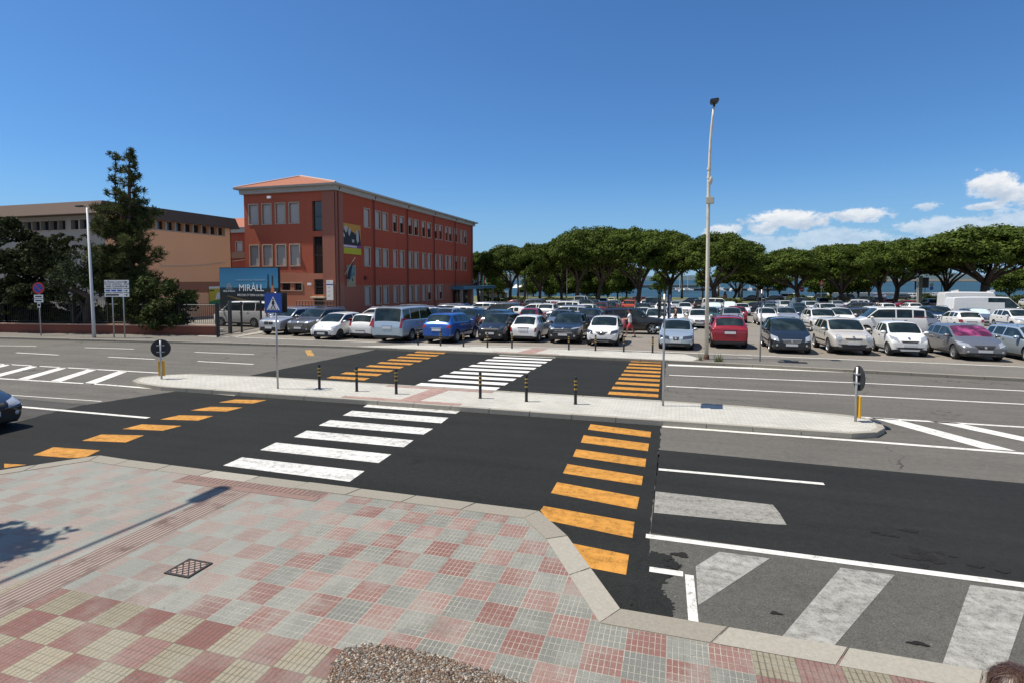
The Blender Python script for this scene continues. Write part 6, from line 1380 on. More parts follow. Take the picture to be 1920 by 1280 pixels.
# style, paint, x, y, mode (n: foot of the nearest face, r: middle of the roof line), facing (f front, b back, l left, r right), label
CARS = [
 # first row along the bollards
 ('bmw', 'silver', 504, 628.4, 'n', 'f', 'silver SUV with twin black grilles, leftmost of the front row, behind the crossing sign'),
 ('kuga', 'bronze', 558, 631, 'n', 'f', 'dark bronze SUV with bright chrome grille bars in the front row'),
 ('ka', 'white', 601.5, 638, 'n', 'f', 'small white hatchback with wide black lower grille beside the bronze SUV'),
 ('punto', 'white', 675, 636, 'n', 'b', 'small white hatchback parked tail out, left of the silver van'),
 ('scudo', 'lightblue', 725, 643, 'n', 'b', 'silver blue passenger van parked tail out in the front row'),
 ('x', 'blue', 818.5, 644.3, 'n', 'b', 'bright blue crossover parked tail out behind the far bollards'),
 ('panda', 'black', 919, 642, 'n', 'f', 'small black boxy car facing the road, between the blue and the white cars'),
 ('retro', 'white', 981, 642, 'n', 'b', 'little white rounded retro car parked tail out in the front row'),
 ('c3', 'petrol', 1056, 645, 'n', 'f', 'dark charcoal crossover with thin lights facing the road'),
 ('ypsilon', 'white', 1127, 649.5, 'n', 'f', 'white hatchback with a dark shield grille beside the walking man'),
 ('cordoba', 'lightblue', 1268, 657, 'n', 'f', 'pale silver blue saloon facing the road, left of the cream lamp post'),
 ('peugeot', 'red', 1367, 654, 'n', 'b', 'red crossover with black rear window, just behind the cream lamp post'),
 ('merc', 'petrol', 1486.5, 664, 'n', 'f', 'dark hatchback with pale headlights and striped grille, right of the red crossover'),
 ('x', 'pearl', 1599.5, 666, 'n', 'f', 'pearl white crossover with round headlights in the front row'),
 ('smart', 'white', 1706, 669, 'n', 'f', 'tiny white two seater with black roof in the front row'),
 ('baleno', 'grey', 1846.5, 678, 'n', 'f', 'grey hatchback with a pink sun shade behind its windscreen'),
 ('wagon', 'lightblue', 1998, 686, 'n', 'f', 'silver blue estate car cut by the right edge'),
 # behind the first row, left to right
 ('boxsuv', 'black', 1184, 627, 'n', 'r', 'black boxy off roader parked sideways behind the walking man'),
 ('suv', 'white', 712, 577.5, 'r', 'l', 'white SUV seen side on above the small white hatchback and silver van'),
 ('suv', 'white', 768, 576, 'r', 'l', 'white SUV showing only its roof behind the silver van'),
 ('wagon', 'black', 762, 572.5, 'r', 'l', 'black car roof close to the red wall behind the silver van'),
 ('hatch', 'navy', 806, 575, 'r', 'l', 'dark blue car side on, between the silver van and the red building'),
 ('wagon', 'darkgrey', 834, 571, 'r', 'l', 'dark grey estate behind the dark blue car by the red building'),
 ('hatch', 'navy', 852, 569, 'r', 'l', 'dark blue car farthest along the red wall, before the entrance'),
 ('hatch', 'silver', 838, 578.3, 'r', 'f', 'silver white hatchback facing us just above the bright blue crossover'),
 ('hatch', 'white', 862, 574, 'r', 'l', 'white car half hidden behind the silver white hatchback'),
 ('retro', 'black', 884, 579, 'r', 'f', 'small black car with round bright headlight right of the blue crossover'),
 ('wagon', 'silver', 904, 567.3, 'r', 'l', 'silver estate seen side on by the entrance canopy'),
 ('suv', 'black', 938, 568, 'r', 'l', 'black SUV right of the silver estate, under the forked pine'),
 ('crossover', 'black', 940, 580, 'r', 'b', 'black car with roof aerial directly behind the small black boxy car'),
 ('sedan', 'white', 968, 574.5, 'r', 'l', 'white saloon seen side on, left of the small dark red car'),
 ('retro', 'red', 998, 577.5, 'r', 'b', 'little dark red rounded car above the white retro car'),
 ('wagon', 'white', 1003, 570.3, 'r', 'l', 'white estate seen side on behind the little dark red car'),
 ('crossover', 'white', 1030, 570, 'r', 'b', 'white crossover tail on, left of the red hatchback near the grove'),
 ('hatch', 'red', 1048, 567.5, 'r', 'b', 'red hatchback between white cars, below the pavilion\'s right end'),
 ('sedan', 'darkred', 969, 562.3, 'r', 'r', 'dark red saloon parked against the hedge below the forked pine'),
 ('suv', 'darkgrey', 1012, 561.5, 'r', 'r', 'dark grey SUV against the hedge right of the dark red saloon'),
 ('wagon', 'white', 1030, 564, 'r', 'l', 'white car with bluish glass between the hedge and the red hatchback'),
 ('suv', 'white', 1057, 565, 'r', 'l', 'white SUV just right of and behind the red hatchback'),
 ('wagon', 'silver', 1062, 573.5, 'r', 'l', 'long silver estate side on, behind the charcoal crossover'),
 ('hatch', 'bluegrey', 1054, 582, 'r', 'f', 'blue grey hatchback peeping over the charcoal crossover'),
 ('crossover', 'navy', 1111, 580, 'r', 'b', 'dark navy crossover tail on, left of the white hatchback with shield grille'),
 ('crossover', 'white', 1103, 570.5, 'r', 'b', 'white crossover tail on, left of the dark red hatchback in mid park'),
 ('hatch', 'darkred', 1128, 567.5, 'r', 'b', 'dark red hatchback above the white shield grille hatchback'),
 ('hatch', 'black', 1146, 566.5, 'r', 'b', 'black hatchback right of the dark red hatchback in mid park'),
 ('wagon', 'grey', 1153, 562.8, 'r', 'b', 'grey estate tail on, below the yellowish car'),
 ('hatch', 'cream', 1147, 557.5, 'r', 'b', 'yellowish car by the hedge under the many stemmed pine'),
 ('hatch', 'white', 1131, 559.5, 'r', 'f', 'white car nose by the hedge left of the yellowish car'),
 ('van', 'white', 1091, 555, 'r', 'b', 'small looking white van tail on against the hedge below the tall pines'),
 ('hatch', 'white', 1080, 563.5, 'r', 'b', 'white hatchback below the white van at the hedge'),
 ('suv', 'black', 1099, 561.8, 'r', 'b', 'black SUV just right of the white hatchback below the hedge van'),
 ('hatch', 'darkgrey', 1116, 562.2, 'r', 'b', 'dark grey hatchback at the foot of the many stemmed pine'),
 ('boxsuv', 'orange', 1182, 562.5, 'r', 'b', 'orange red off roader standing tall in mid park'),
 ('suv', 'darkred', 1193, 556, 'r', 'l', 'dark red SUV half hidden by the thick pine trunk'),
 ('suv', 'black', 1206, 568.5, 'r', 'b', 'black SUV just right of the orange red off roader'),
 ('hatch', 'white', 1212, 563, 'r', 'b', 'white hatchback behind the black SUV beside the orange off roader'),
 ('van', 'darkgrey', 1224, 557.5, 'r', 'b', 'dark grey van right of the thick pine trunk'),
 ('crossover', 'white', 1163, 576.8, 'r', 'b', 'white crossover roof showing over the black off roader\'s rear end'),
 ('hatch', 'white', 1205, 576.6, 'r', 'f', 'white hatchback roof above the middle of the black off roader'),
 ('mpv', 'white', 1232, 578, 'r', 'f', 'white people carrier behind the black off roader\'s bonnet'),
 ('hatch', 'white', 1242, 567.5, 'r', 'b', 'white car with red tail lights left of the white saloon in mid park'),
 ('wagon', 'silver', 1268, 564, 'r', 'b', 'silver estate tail on, left of the dark blue car near the boats'),
 ('hatch', 'white', 1284, 567.5, 'r', 'f', 'white hatchback facing us, right of the bald man'),
 ('mpv', 'white', 1262, 575.7, 'r', 'f', 'white car facing us behind the bald man in black'),
 ('sedan', 'white', 1310, 580, 'r', 'f', 'white saloon with split grille just left of the cream lamp post'),
 ('hatch', 'navy', 1295, 558, 'r', 'l', 'navy car below the quay, in the last row left of the cream lamp post'),
 ('hatch', 'black', 1310, 562, 'r', 'b', 'black car tail on, left of the cream lamp post near the last row'),
 ('suv', 'navy', 1338, 566.5, 'r', 'f', 'large dark navy SUV with a sun shade, right of the cream lamp post'),
 ('hatch', 'green', 1329, 578, 'r', 'f', 'dark green car half hidden by the cream lamp post'),
 ('combi', 'white', 1345, 559.3, 'r', 'r', 'white windowless van behind the cream lamp post'),
 ('hatch', 'white', 1368, 566, 'r', 'f', 'white hatchback right of the navy SUV with the sun shade'),
 ('bug', 'silver', 1371, 577, 'r', 'f', 'silver rounded car facing us above the red crossover'),
 ('hatch', 'red', 1380, 574.6, 'r', 'b', 'faded red hatchback directly behind the silver rounded car'),
 ('sedan', 'white', 1391, 569, 'r', 'f', 'white saloon right of the faded red hatchback'),
 ('hatch', 'navy', 1413, 567.5, 'r', 'l', 'navy hatchback behind the thin grey pole right of the red crossover'),
 ('retro', 'white', 1436, 577, 'r', 'f', 'white rounded car above and left of the dark hatchback with striped grille'),
 ('wagon', 'silver', 1471, 577.3, 'r', 'f', 'silver estate directly behind the dark hatchback with striped grille'),
 ('hatch', 'black', 1498, 576.5, 'r', 'f', 'black hatchback with glinting windscreen left of the white pickup'),
 ('hatch', 'bluegrey', 1440, 568, 'r', 'b', 'blue grey hatchback tail on, above the white rounded car'),
 ('wagon', 'white', 1443, 564, 'r', 'l', 'white estate side on behind the blue grey hatchback'),
 ('suv', 'white', 1472, 564.5, 'r', 'f', 'white SUV facing us left of the grey estate in mid park'),
 ('wagon', 'grey', 1496, 568, 'r', 'f', 'grey estate facing us below the dark van by the leaning pine'),
 ('suv', 'white', 1520, 565.3, 'r', 'f', 'white SUV facing us just right of the grey estate in mid park'),
 ('van', 'darkgrey', 1499, 558.2, 'r', 'b', 'dark van by the foot of the leaning pine'),
 ('sedan', 'darkgrey', 1408, 553.4, 'r', 'l', 'long dark grey saloon side on, farthest row, left of the white truck'),
 ('wagon', 'black', 1449, 554.2, 'r', 'l', 'black estate right of the long dark grey saloon in the farthest row'),
 ('van', 'white', 1474, 550.2, 'r', 'l', 'white van far back behind the leaning pine\'s trunk'),
 ('suv', 'navy', 1534, 551.6, 'r', 'l', 'dark SUV with shining roof in the farthest row below the triangular sign'),
 ('hatch', 'white', 1512, 556, 'r', 'l', 'white car nose left of the dark SUV below the triangular sign'),
 ('suv', 'black', 1540, 558.6, 'r', 'b', 'black SUV in front of the shining roof SUV'),
 ('suv', 'black', 1582, 552.2, 'r', 'l', 'black SUV with bright headlight beside the pine with two upright limbs'),
 ('wagon', 'darkgrey', 1617, 556, 'r', 'l', 'dark grey estate below the bright pale promenade edge'),
 ('wagon', 'lavender', 1642, 551, 'r', 'l', 'lavender grey estate side on near the water'),
 ('hatch', 'navy', 1645, 557.5, 'r', 'l', 'navy car just in front of the lavender grey estate'),
 ('crossover', 'silver', 1565, 563.5, 'r', 'b', 'silver crossover tail on, right of the white SUVs in mid park'),
 ('suv', 'white', 1601, 562, 'r', 'l', 'white SUV with a dark glass side and long bright roof line'),
 ('wagon', 'darkgrey', 1606, 567.3, 'r', 'l', 'dark grey estate in front of the white SUV with bright roof line'),
 ('suv', 'white', 1549, 569, 'r', 'f', 'white SUV facing us above the white car right of the pickup'),
 ('mpv', 'white', 1572, 577, 'r', 'f', 'white people carrier behind the pearl white crossover\'s roof'),
 ('suv', 'white', 1538, 578.5, 'r', 'f', 'white SUV with black mirror just left behind the pearl white crossover'),
 ('hatch', 'darkgrey', 1604, 578.4, 'r', 'l', 'dark grey hatchback side on, left of the white van with windows'),
 ('crossover', 'white', 1637, 575.3, 'r', 'b', 'white crossover roof just above the white van with windows'),
 ('hatch', 'white', 1658, 568.3, 'r', 'b', 'white hatchback tail on, left one of two behind the white van with windows'),
 ('hatch', 'white', 1708, 567.6, 'r', 'b', 'white hatchback tail on, right one of two behind the white van with windows'),
 ('combi', 'white', 1668, 629, 'n', 'l', 'white windowed van parked sideways behind the tiny two seater'),
 ('sedan', 'darkred', 1664, 560.6, 'r', 'l', 'dark maroon saloon below the cup forked pine'),
 ('hatch', 'red', 1696, 563.3, 'r', 'l', 'red hatchback right of the dark maroon saloon'),
 ('suv', 'black', 1744, 560.6, 'r', 'b', 'black SUV with a bright roof edge left of the motorhome'),
 ('wagon', 'darkgrey', 1742, 556.6, 'r', 'l', 'dark grey estate behind the black SUV with bright roof edge'),
 ('wagon', 'white', 1750, 549.2, 'r', 'l', 'white roofed car in the farthest row below the round blue road sign'),
 ('wagon', 'white', 1706, 550.4, 'r', 'l', 'white roofed car in the farthest row left of the notice pillar'),
 ('hatch', 'darkgrey', 1690, 551.6, 'r', 'l', 'dark car in the farthest row right of the cup forked pine'),
 ('suv', 'navy', 1757, 574.5, 'r', 'f', 'navy SUV right of the white windowed van'),
 ('mpv', 'grey', 1740, 626, 'n', 'f', 'grey car with dark grille just right of the white windowed van'),
 ('hatch', 'white', 1822, 622, 'n', 'b', 'white hatchback with red claw shaped tail lights behind the grey hatchback'),
 ('crossover', 'white', 1936, 622, 'n', 'f', 'white crossover facing us at the right edge behind the silver blue estate'),
 ('hatch', 'bluegrey', 1830, 578, 'r', 'f', 'blue grey car with a silver sun shade in front of the tall panel van'),
 ('bigvan', 'white', 1849, 52, 'w', 'r', 'long tall white panel van parked side on at the right'),
 ('camper', 'white', 1820, 66, 'w', 'r', 'white motorhome with roof hatches behind the tall panel van'),
 ('hatch', 'white', 1930, 561, 'r', 'f', 'white car beyond the panel van\'s nose at the right edge'),
 ('van', 'white', 448, 613, 'n', 'l', 'white work van behind the bar fence under the billboard'),
]
RZ = dict(f=0.0, b=math.pi, l=-math.pi/2, r=math.pi/2)
placed = []; jit = random.Random(21)
def hit(a, b): return abs(a[0]-b[0]) < a[2]+b[2]+.12 and abs(a[1]-b[1]) < a[3]+b[3]+.12
REQ = []
for i, (sty, pa, x, y, md, fc_, lb) in enumerate(CARS):
    kind = STY[sty][0]; L, Wd, H = DIM[kind][:3]
    hx, hy = (Wd/2, L/2) if fc_ in 'fb' else (L/2, Wd/2)
    if md == 'n':
        q = PS(x, y); u, v = q.x, q.y+hy
    elif md == 'w':
        q = ray(x, 525)*(y/FPX); u, v = q.x, q.y
    else:
        q = PS(x, y, H-.02); u, v = q.x, q.y
    REQ.append([u, v, hx, hy, i, 0 if md == 'n' else 1])
BIG = ('bigvan', 'camper', 'combi', 'van')
REQ.sort(key=lambda r: (r[5], 0 if CARS[r[4]][4] == 'w' else 1 if CARS[r[4]][0] in BIG else 2, r[1]))
for r in REQ:
    r = list(r); u0, v0 = r[0], r[1]; n = 0
    while n < 240:
        k = ((n+1)//2)*.2*(1 if n % 2 else -1); r[0], r[1] = u0*(1+k/v0), v0+k
        if r[1] > 31 and not any(hit(r, p) for p in placed): break
        if r[5] == 0: break
        n += 1
    placed.append(r)
    sty, pa, x, y, md, fc_, lb = CARS[r[4]]
    z = lotz(r[1]); ang = RZ[fc_]+(jit.uniform(-.02, .02))
    shade = 'sun shade' in lb and 'pink' not in lb
    t = make_car(sty, pa, (r[0], r[1], z), ang, lb, shade=shade)
    if fc_ in 'fb': t.rotation_euler = (math.atan(.0185)*(-1 if fc_ == 'f' else 1) if r[1] > 29 else 0, 0, ang)
    else: t.rotation_euler = (0, (math.atan(.0185)*(1 if fc_ == 'r' else -1)) if r[1] > 29 else 0, ang)
# the dark car driving in from the left on the near carriageway
q = P(36, 850); make_car('sedan', 'black', (q.x-4.35, q.y+.75, 0), math.pi/2, 'black saloon driving into the picture at the left edge, only its nose showing', group=None, name='moving_car')
# motor scooter by the entrance
def scooter(x, y, label):
    q = PS(x, y); t = empty('motor_scooter', q, R(70)); tag(t, label, 'scooter')
    for yy in (-.62, .62):
        mb = MB(); mb.lathe([(.13, -.05), (.24, -.05), (.26, 0), (.24, .05), (.13, .05), (.13, -.05)], 16, 0, 'x', (0, yy, .26)); w = mb.build('wheel', M_TYRE, t, True); mb = MB(); mb.lathe([(.001, .02), (.13, .02), (.13, -.02), (.001, -.02)], 12, 0, 'x', (0, yy, .26)); mb.build('rim', M_RIM, w)
    mb = MB(); mb.prism([(-.85, .55), (-.3, .35), (.25, .3), (.35, .5), (.85, .55), (.9, .75), (.3, .78), (.2, .42), (-.3, .45), (-.45, .95), (-.6, .95)], -.16, .16, 'x'); bevel(mb.build('body', PT['black'], t), .03)
    mb = MB(); mb.box(-.15, .15, .15, .85, .78, .88); bevel(mb.build('seat', M_TRIM, t), .04); mb = MB(); mb.tube([(-.35, -.5, 1.05), (0, -.52, 1.0), (.35, -.5, 1.05)], .02, 6); mb.build('handlebar', M_BLACK, t); mb = MB(); mb.prism([(-.62, .95), (-.52, .95), (-.48, 1.4), (-.52, 1.4)], -.2, .2, 'x'); mb.build('windshield', M_CGLASS, t)
scooter(868, 590, 'dark motor scooter standing near the entrance canopy')

# ------------------------------------------------------------------ street furniture
def bollard_proto():
    mb = MB(); mb.lathe([(.001, .76), (.035, .757), (.042, .745), (.042, .02), (.055, .015), (.055, 0), (.001, 0)], 16); post = mb.mesh('post'); post.materials.append(M_BLACK); post.polygons.foreach_set('use_smooth', [True]*len(post.polygons)); post.set_sharp_from_angle(angle=R(40))
    bands = []
    for z in (.40, .52, .62):
        mb = MB(); mb.lathe([(.0445, z), (.0445, z+.045)], 16); b = mb.mesh('band'); b.materials.append(M_YELB); bands.append(b)
    return post, bands
M_YELB = mat('dull_yellow_band', (.42, .26, .04), .5, var=.2, scale=20)
BP, BB = bollard_proto()
def bollard(loc, lb, grp, rz=0):
    t = empty('bollard', loc, rz); tag(t, lb, 'bollard', grp)
    for nm, m in [('post', BP)]+[('band', b) for b in BB]: o = bpy.data.objects.new(nm, m); COL.objects.link(o); o.parent = t
BL = ['black and yellow bollard on the island nearest the blue crossing sign', 'second bollard on the island right of the blue crossing sign', 'bollard on the island just left of the pink setts', 'bollard on the island just right of the pink setts', 'middle one of the three island bollards right of the pink setts', 'rightmost bollard on the island']
for (x, y), lb in zip([(599, 728), (669, 733), (743, 738), (900.5, 746), (987, 752), (1079, 757)], BL): bollard(P(x, y, IZ), lb, 'bollards on the traffic island')
BF = ['far bollard in front of the silver blue van, leftmost of the far row', 'far bollard in front of the blue crossover\'s left tail light', 'far bollard right of the blue crossover', 'far bollard in front of the small black boxy car', 'far bollard at the white retro car\'s left corner', 'far bollard in front of the charcoal crossover', 'far bollard in front of the white hatchback with shield grille', 'far bollard between that white hatchback and the walking man', 'far bollard left of the pale silver blue saloon, rightmost of the far row']
for (x, y), lb in zip([(784, 647), (826, 648.5), (869, 650), (914, 651.5), (960, 653), (1066.5, 656), (1116.5, 657.5), (1169.5, 659.5), (1223.5, 661.5)], BF): bollard(P(x, y, FZ), lb, 'bollards along the car park')

def face_angle(p, ang=None): return ang
# crossing signs: double sided boxes on a thin post
def crossing_sign(base, yaw, label, edge):
    t = empty('crossing_sign', base, yaw); tag(t, label, 'road sign', 'pedestrian crossing signs on the island')
    mb = MB(); mb.tube([(0, 0, 0), (0, 0, 3.0)], .03, 10); mb.build('post', M_STEEL, t, True)
    for s in (-1, 1):
        mb = MB(); mb.box(-.30, .30, min(s*.11, s*.14), max(s*.11, s*.14), 2.36, 2.98); bevel(mb.build('sign_plate', M_SIGNBK, t), .008)
    for z in (2.5, 2.84): mb = MB(); mb.box(-.05, .05, -.11, .11, z-.02, z+.02); mb.build('bracket', M_STEEL, t)
    for s in (-1, 1):
        mb = MB(); mb.box(-.285, .285, s*.142-.0015, s*.142+.0015, 2.375, 2.965); f = mb.build('sign_face', M_BLUE, t)
        Y = s*.145
        mb = MB(); mb.prism([(-.22, 2.45), (.22, 2.45), (0, 2.87)], min(Y, Y+s*.003), max(Y, Y+s*.003), 'y'); tri = mb.build('white_triangle', M_SWHITE, f)
        Y2 = s*.149; mb = MB(); a0, a1 = min(Y2, Y2+s*.003), max(Y2, Y2+s*.003)
        for L_ in ([(-.02, 2.75), (.02, 2.75), (.025, 2.79), (0, 2.81), (-.025, 2.79)], [(-.03, 2.735), (.03, 2.735), (.05, 2.63), (.03, 2.63), (.02, 2.60), (-.02, 2.60), (-.03, 2.63), (-.05, 2.63)], [(-.02, 2.61), (.0, 2.61), (-.05, 2.50), (-.085, 2.50)], [(.0, 2.61), (.02, 2.61), (.085, 2.50), (.05, 2.50)],
                   [(-.175, 2.462), (-.135, 2.462), (-.115, 2.49), (-.150, 2.49)], [(-.095, 2.462), (-.055, 2.462), (-.04, 2.49), (-.075, 2.49)], [(-.02, 2.462), (.02, 2.462), (.017, 2.49), (-.017, 2.49)], [(.055, 2.462), (.095, 2.462), (.075, 2.49), (.04, 2.49)], [(.135, 2.462), (.175, 2.462), (.15, 2.49), (.115, 2.49)]): mb.prism([(s*-x, z) for x, z in L_], a0, a1, 'y')
        mb.build('walker_symbol', M_INK, tri)
crossing_sign(P(521, 728, IZ), R(8), 'blue pedestrian crossing sign facing us on the island at the left', False)
crossing_sign(P(1243, 760, IZ), R(86), 'pedestrian crossing sign seen edge on, on the island at the right', True)
crossing_sign(P(1425, 677, FZ), R(80), 'pedestrian crossing sign seen edge on, beside the far kerb left of the dark hatchback', True)
def keep_sign(base, yaw, label, dr=.30, zc=1.05, yl=True):
    t = empty('round_road_sign', base, yaw); tag(t, label, 'road sign')
    mb = MB(); mb.tube([(0, 0, 0), (0, 0, zc+dr*.9)], .03, 10); mb.build('post', M_STEEL, t, True)
    mb = MB(); mb.lathe([(.001, .05), (dr, .05), (dr, .035), (.001, .035)], 36, 0, 'y', (0, 0, zc)); mb.build('disc', M_SIGNBK, t)
    mb = MB(); mb.lathe([(.001, .056), (dr*.98, .056), (dr*.98, .053), (.001, .053)], 36, 0, 'y', (0, 0, zc)); f = mb.build('sign_face', M_BLUE, t)
    mb = MB(); mb.prism([(-.04, zc+.18), (.04, zc+.18), (.04, zc-.05), (.10, zc-.05), (0, zc-.2), (-.10, zc-.05), (-.04, zc-.05)], .058, .062, 'y'); mb.build('arrow', M_SWHITE, f)
    for z in (zc+.1, zc-.12): 
        mb = MB(); mb.box(-.12, .12, -.035, .034, z-.015, z+.015); mb.build('bracket', M_STEEL, t)
    mb = MB(); mb.box(-.10, .10, .045, .075, .10, .62); d = mb.build('delineator', M_YEL, t)
    return t
keep_sign(P(303, 710, IZ), R(38), 'round road sign showing its dark back at the left tip of the island')
keep_sign(P(1604, 789.5, IZ), R(-82), 'round road sign seen nearly edge on with amber strip at the island\'s right tip')
# no parking sign
q = P(77, 629.5, FZ); t = empty('no_parking_sign', q, R(16)); tag(t, 'round no parking sign with white plates on the far left pavement', 'road sign')
mb = MB(); mb.tube([(0, 0, 0), (0, 0, 3.0)], .03, 8); mb.build('post', M_STEEL, t, True)
mb = MB(); mb.lathe([(.001, -.04), (.36, -.04), (.36, -.02), (.001, -.02)], 30, 0, 'y', (0, 0, 2.9)); dsc = mb.build('disc', M_RED, t); mb = MB(); mb.lathe([(.001, -.046), (.27, -.046), (.27, -.042), (.001, -.042)], 30, 0, 'y', (0, 0, 2.9)); fc0 = mb.build('sign_face', M_BLUE, dsc)
mb = MB(); mb.prism([(-.22, 3.09), (-.16, 3.13), (.22, 2.71), (.16, 2.67)], -.052, -.048, 'y'); mb.build('red_bar', M_RED, fc0)
for z0, z1, w_ in ((2.28, 2.50, .28), (2.04, 2.25, .28), (1.72, 2.02, .10)):
    mb = MB(); mb.box(-w_, w_, -.05, -.035, z0, z1); pl = mb.build('plate', M_SWHITE, t); mb = MB(); mb.box(-w_*.7, w_*.7, -.055, -.051, z0+.07, z1-.07); mb.build('plate_print', M_INK, pl)
# direction sign on two posts
q = P(212.5, 633.5, FZ); q2v = q.y+.3; t = empty('direction_sign', q, R(10)); tag(t, 'white four line direction sign on two posts left of the tall conifer', 'road sign')
zz = lambda y: CAMH+(525-y)*(ray(212, 525)*(1/FPX)*(q.y/(ray(212, 525).y/FPX))).length*0+ (525-y)*0
dd = math.sin(YAW)*-q.x+math.cos(YAW)*q.y; Z = lambda y: CAMH+(525-y)*dd/FPX-FZ
for x in (0.0, .70): mb = MB(); mb.tube([(x, .06, 0), (x, .06, Z(526))], .035, 8); mb.build('post', M_STEEL, t, True)
rows_ = ['via Roma (centro)', 'viale Colombo', None, None]
for k in range(4):
    ya, yb = 525.6+k*8.1, 532.6+k*8.1; mb = MB(); mb.box(-.45, 1.12, .0, .03, Z(yb), Z(ya)); pl = mb.build('sign_panel', M_SWHITE, t); zc_ = (Z(yb)+Z(ya))/2
    if rows_[k]: text('lettering', rows_[k], .20, (.22, -.006, zc_), (R(90), 0, 0), M_INK, pl, ext=.002)
    else:
        mb = MB()
        for j in range(3 if k == 2 else 1): mb.box(-.38+j*.38, -.38+j*.38+(.3 if k == 2 else .85), -.006, -.002, zc_-.045, zc_+.045)
        mb.build('lettering', M_BLUE if k == 2 else M_INK, pl)
    mb = MB(); mb.prism([(.80, zc_-.015), (.95, zc_-.015), (.95, zc_-.06), (1.06, zc_), (.95, zc_+.06), (.95, zc_+.015), (.80, zc_+.015)], -.006, -.002, 'y'); mb.build('arrow', M_INK, pl)
# lamp posts
q = P(176.5, 633, FZ); t = empty('street_lamp', q); tag(t, 'slender pale grey lamp post in front of the tall conifer', 'street lamp')
top = CAMH+(525-391)*(math.sin(YAW)*-q.x+math.cos(YAW)*q.y)/FPX-FZ
mb = MB(); mb.tube([(0, 0, 0), (0, 0, 1.2), (-.13, 0, top)], [.105, .09, .055], 12); mb.build('pole', M_GREYP, t, True)
mb = MB(); mb.tube([(-.13, 0, top-.1), (-.14, 0, top+.02), (-.45, -.1, top+.08)], .03, 6); ar = mb.build('arm', M_DARKM, t); mb = MB(); mb.box(-.85, -.35, -.2, .06, top+.05, top+.13); bevel(mb.build('lamp_head', M_DARKM, t), .02)
q = P(1324.5, 673, FZ); t = empty('street_lamp', q); tag(t, 'tall weathered cream lamp post with a bent top beside the red crossover', 'street lamp')
dd = math.sin(YAW)*-q.x+math.cos(YAW)*q.y; Z = lambda y: CAMH+(525-y)*dd/FPX-FZ; X = lambda x: (x-1324.5)*dd/FPX/math.cos(YAW)*.97
mb = MB(); mb.tube([(0, 0, 0), (X(1323.5), 0, Z(520)), (X(1322.5), 0, Z(345)), (X(1323), 0, Z(322)), (X(1324), 0, Z(270)), (X(1326.5), 0, Z(230)), (X(1329), 0, Z(204))], [.088, .080, .070, .062, .052, .046, .042], 14); mb.build('pole', M_CREAMP, t, True)
mb = MB(); mb.lathe([(.12, 0), (.12, .12), (.095, .2)], 14); mb.build('base_collar', mat('rusty_collar', (.10, .05, .03), .8, var=.4), t)
for y in (322, 338, 373): mb = MB(); mb.cyl(X(1322.7), 0, Z(y), Z(y)+.10, .085, .085, 12); mb.build('clamp_band', M_CREAMP, t)
mb = MB(); mb.ball((X(1322.5)+.06, 0, Z(341)), (.10, .10, .20), 10); mb.build('joint_sleeve', M_CREAMP, t, True)
mb = MB(); mb.box(X(1318), X(1332), -.25, -.09, Z(385), Z(373)); bevel(mb.build('junction_box', mat('cream_box', (.50, .47, .38), .6, var=.15), t), .02)
mb = MB(); mb.prism([(X(1321.5), Z(200)), (X(1324), Z(203.5)), (X(1334), Z(202.5)), (X(1337.5), Z(197.5)), (X(1336), Z(195)), (X(1322), Z(196))], -.28, .08, 'y'); hd_ = bevel(mb.build('lamp_head', M_DARKM, t), .02)
mb = MB(); mb.tube([(X(1329), 0, Z(207)), (X(1329.5), -.1, Z(200))], .05, 8); mb.build('bracket', M_DARKM, t)
# weeds at the lamp foot
def weed(x, y, label, s):
    q = P(x, y, FZ); r = np.random.default_rng(s); mb = MB()
    for k in range(26):
        a = r.uniform(0, 6.28); h = r.uniform(.15, .42); o_ = r.uniform(.0, .3); d = Vector((math.cos(a), math.sin(a), 0)); p = q+d*o_*.5; mb.add([p-d.cross(Vector((0, 0, 1)))*.012, p+d.cross(Vector((0, 0, 1)))*.012, p+d*.1+Vector((0, 0, h))], [(0, 1, 2)])
    tag(mb.build('weed_tuft', M_HEDGE), label, 'weeds', 'weeds at the lamp post foot')
weed(1312, 675, 'dry weed tuft left of the cream lamp post foot', 1); weed(1345, 678, 'dry weed tuft right of the cream lamp post foot', 2); weed(1350, 677, 'small weed tuft farthest right of the lamp post foot', 3)
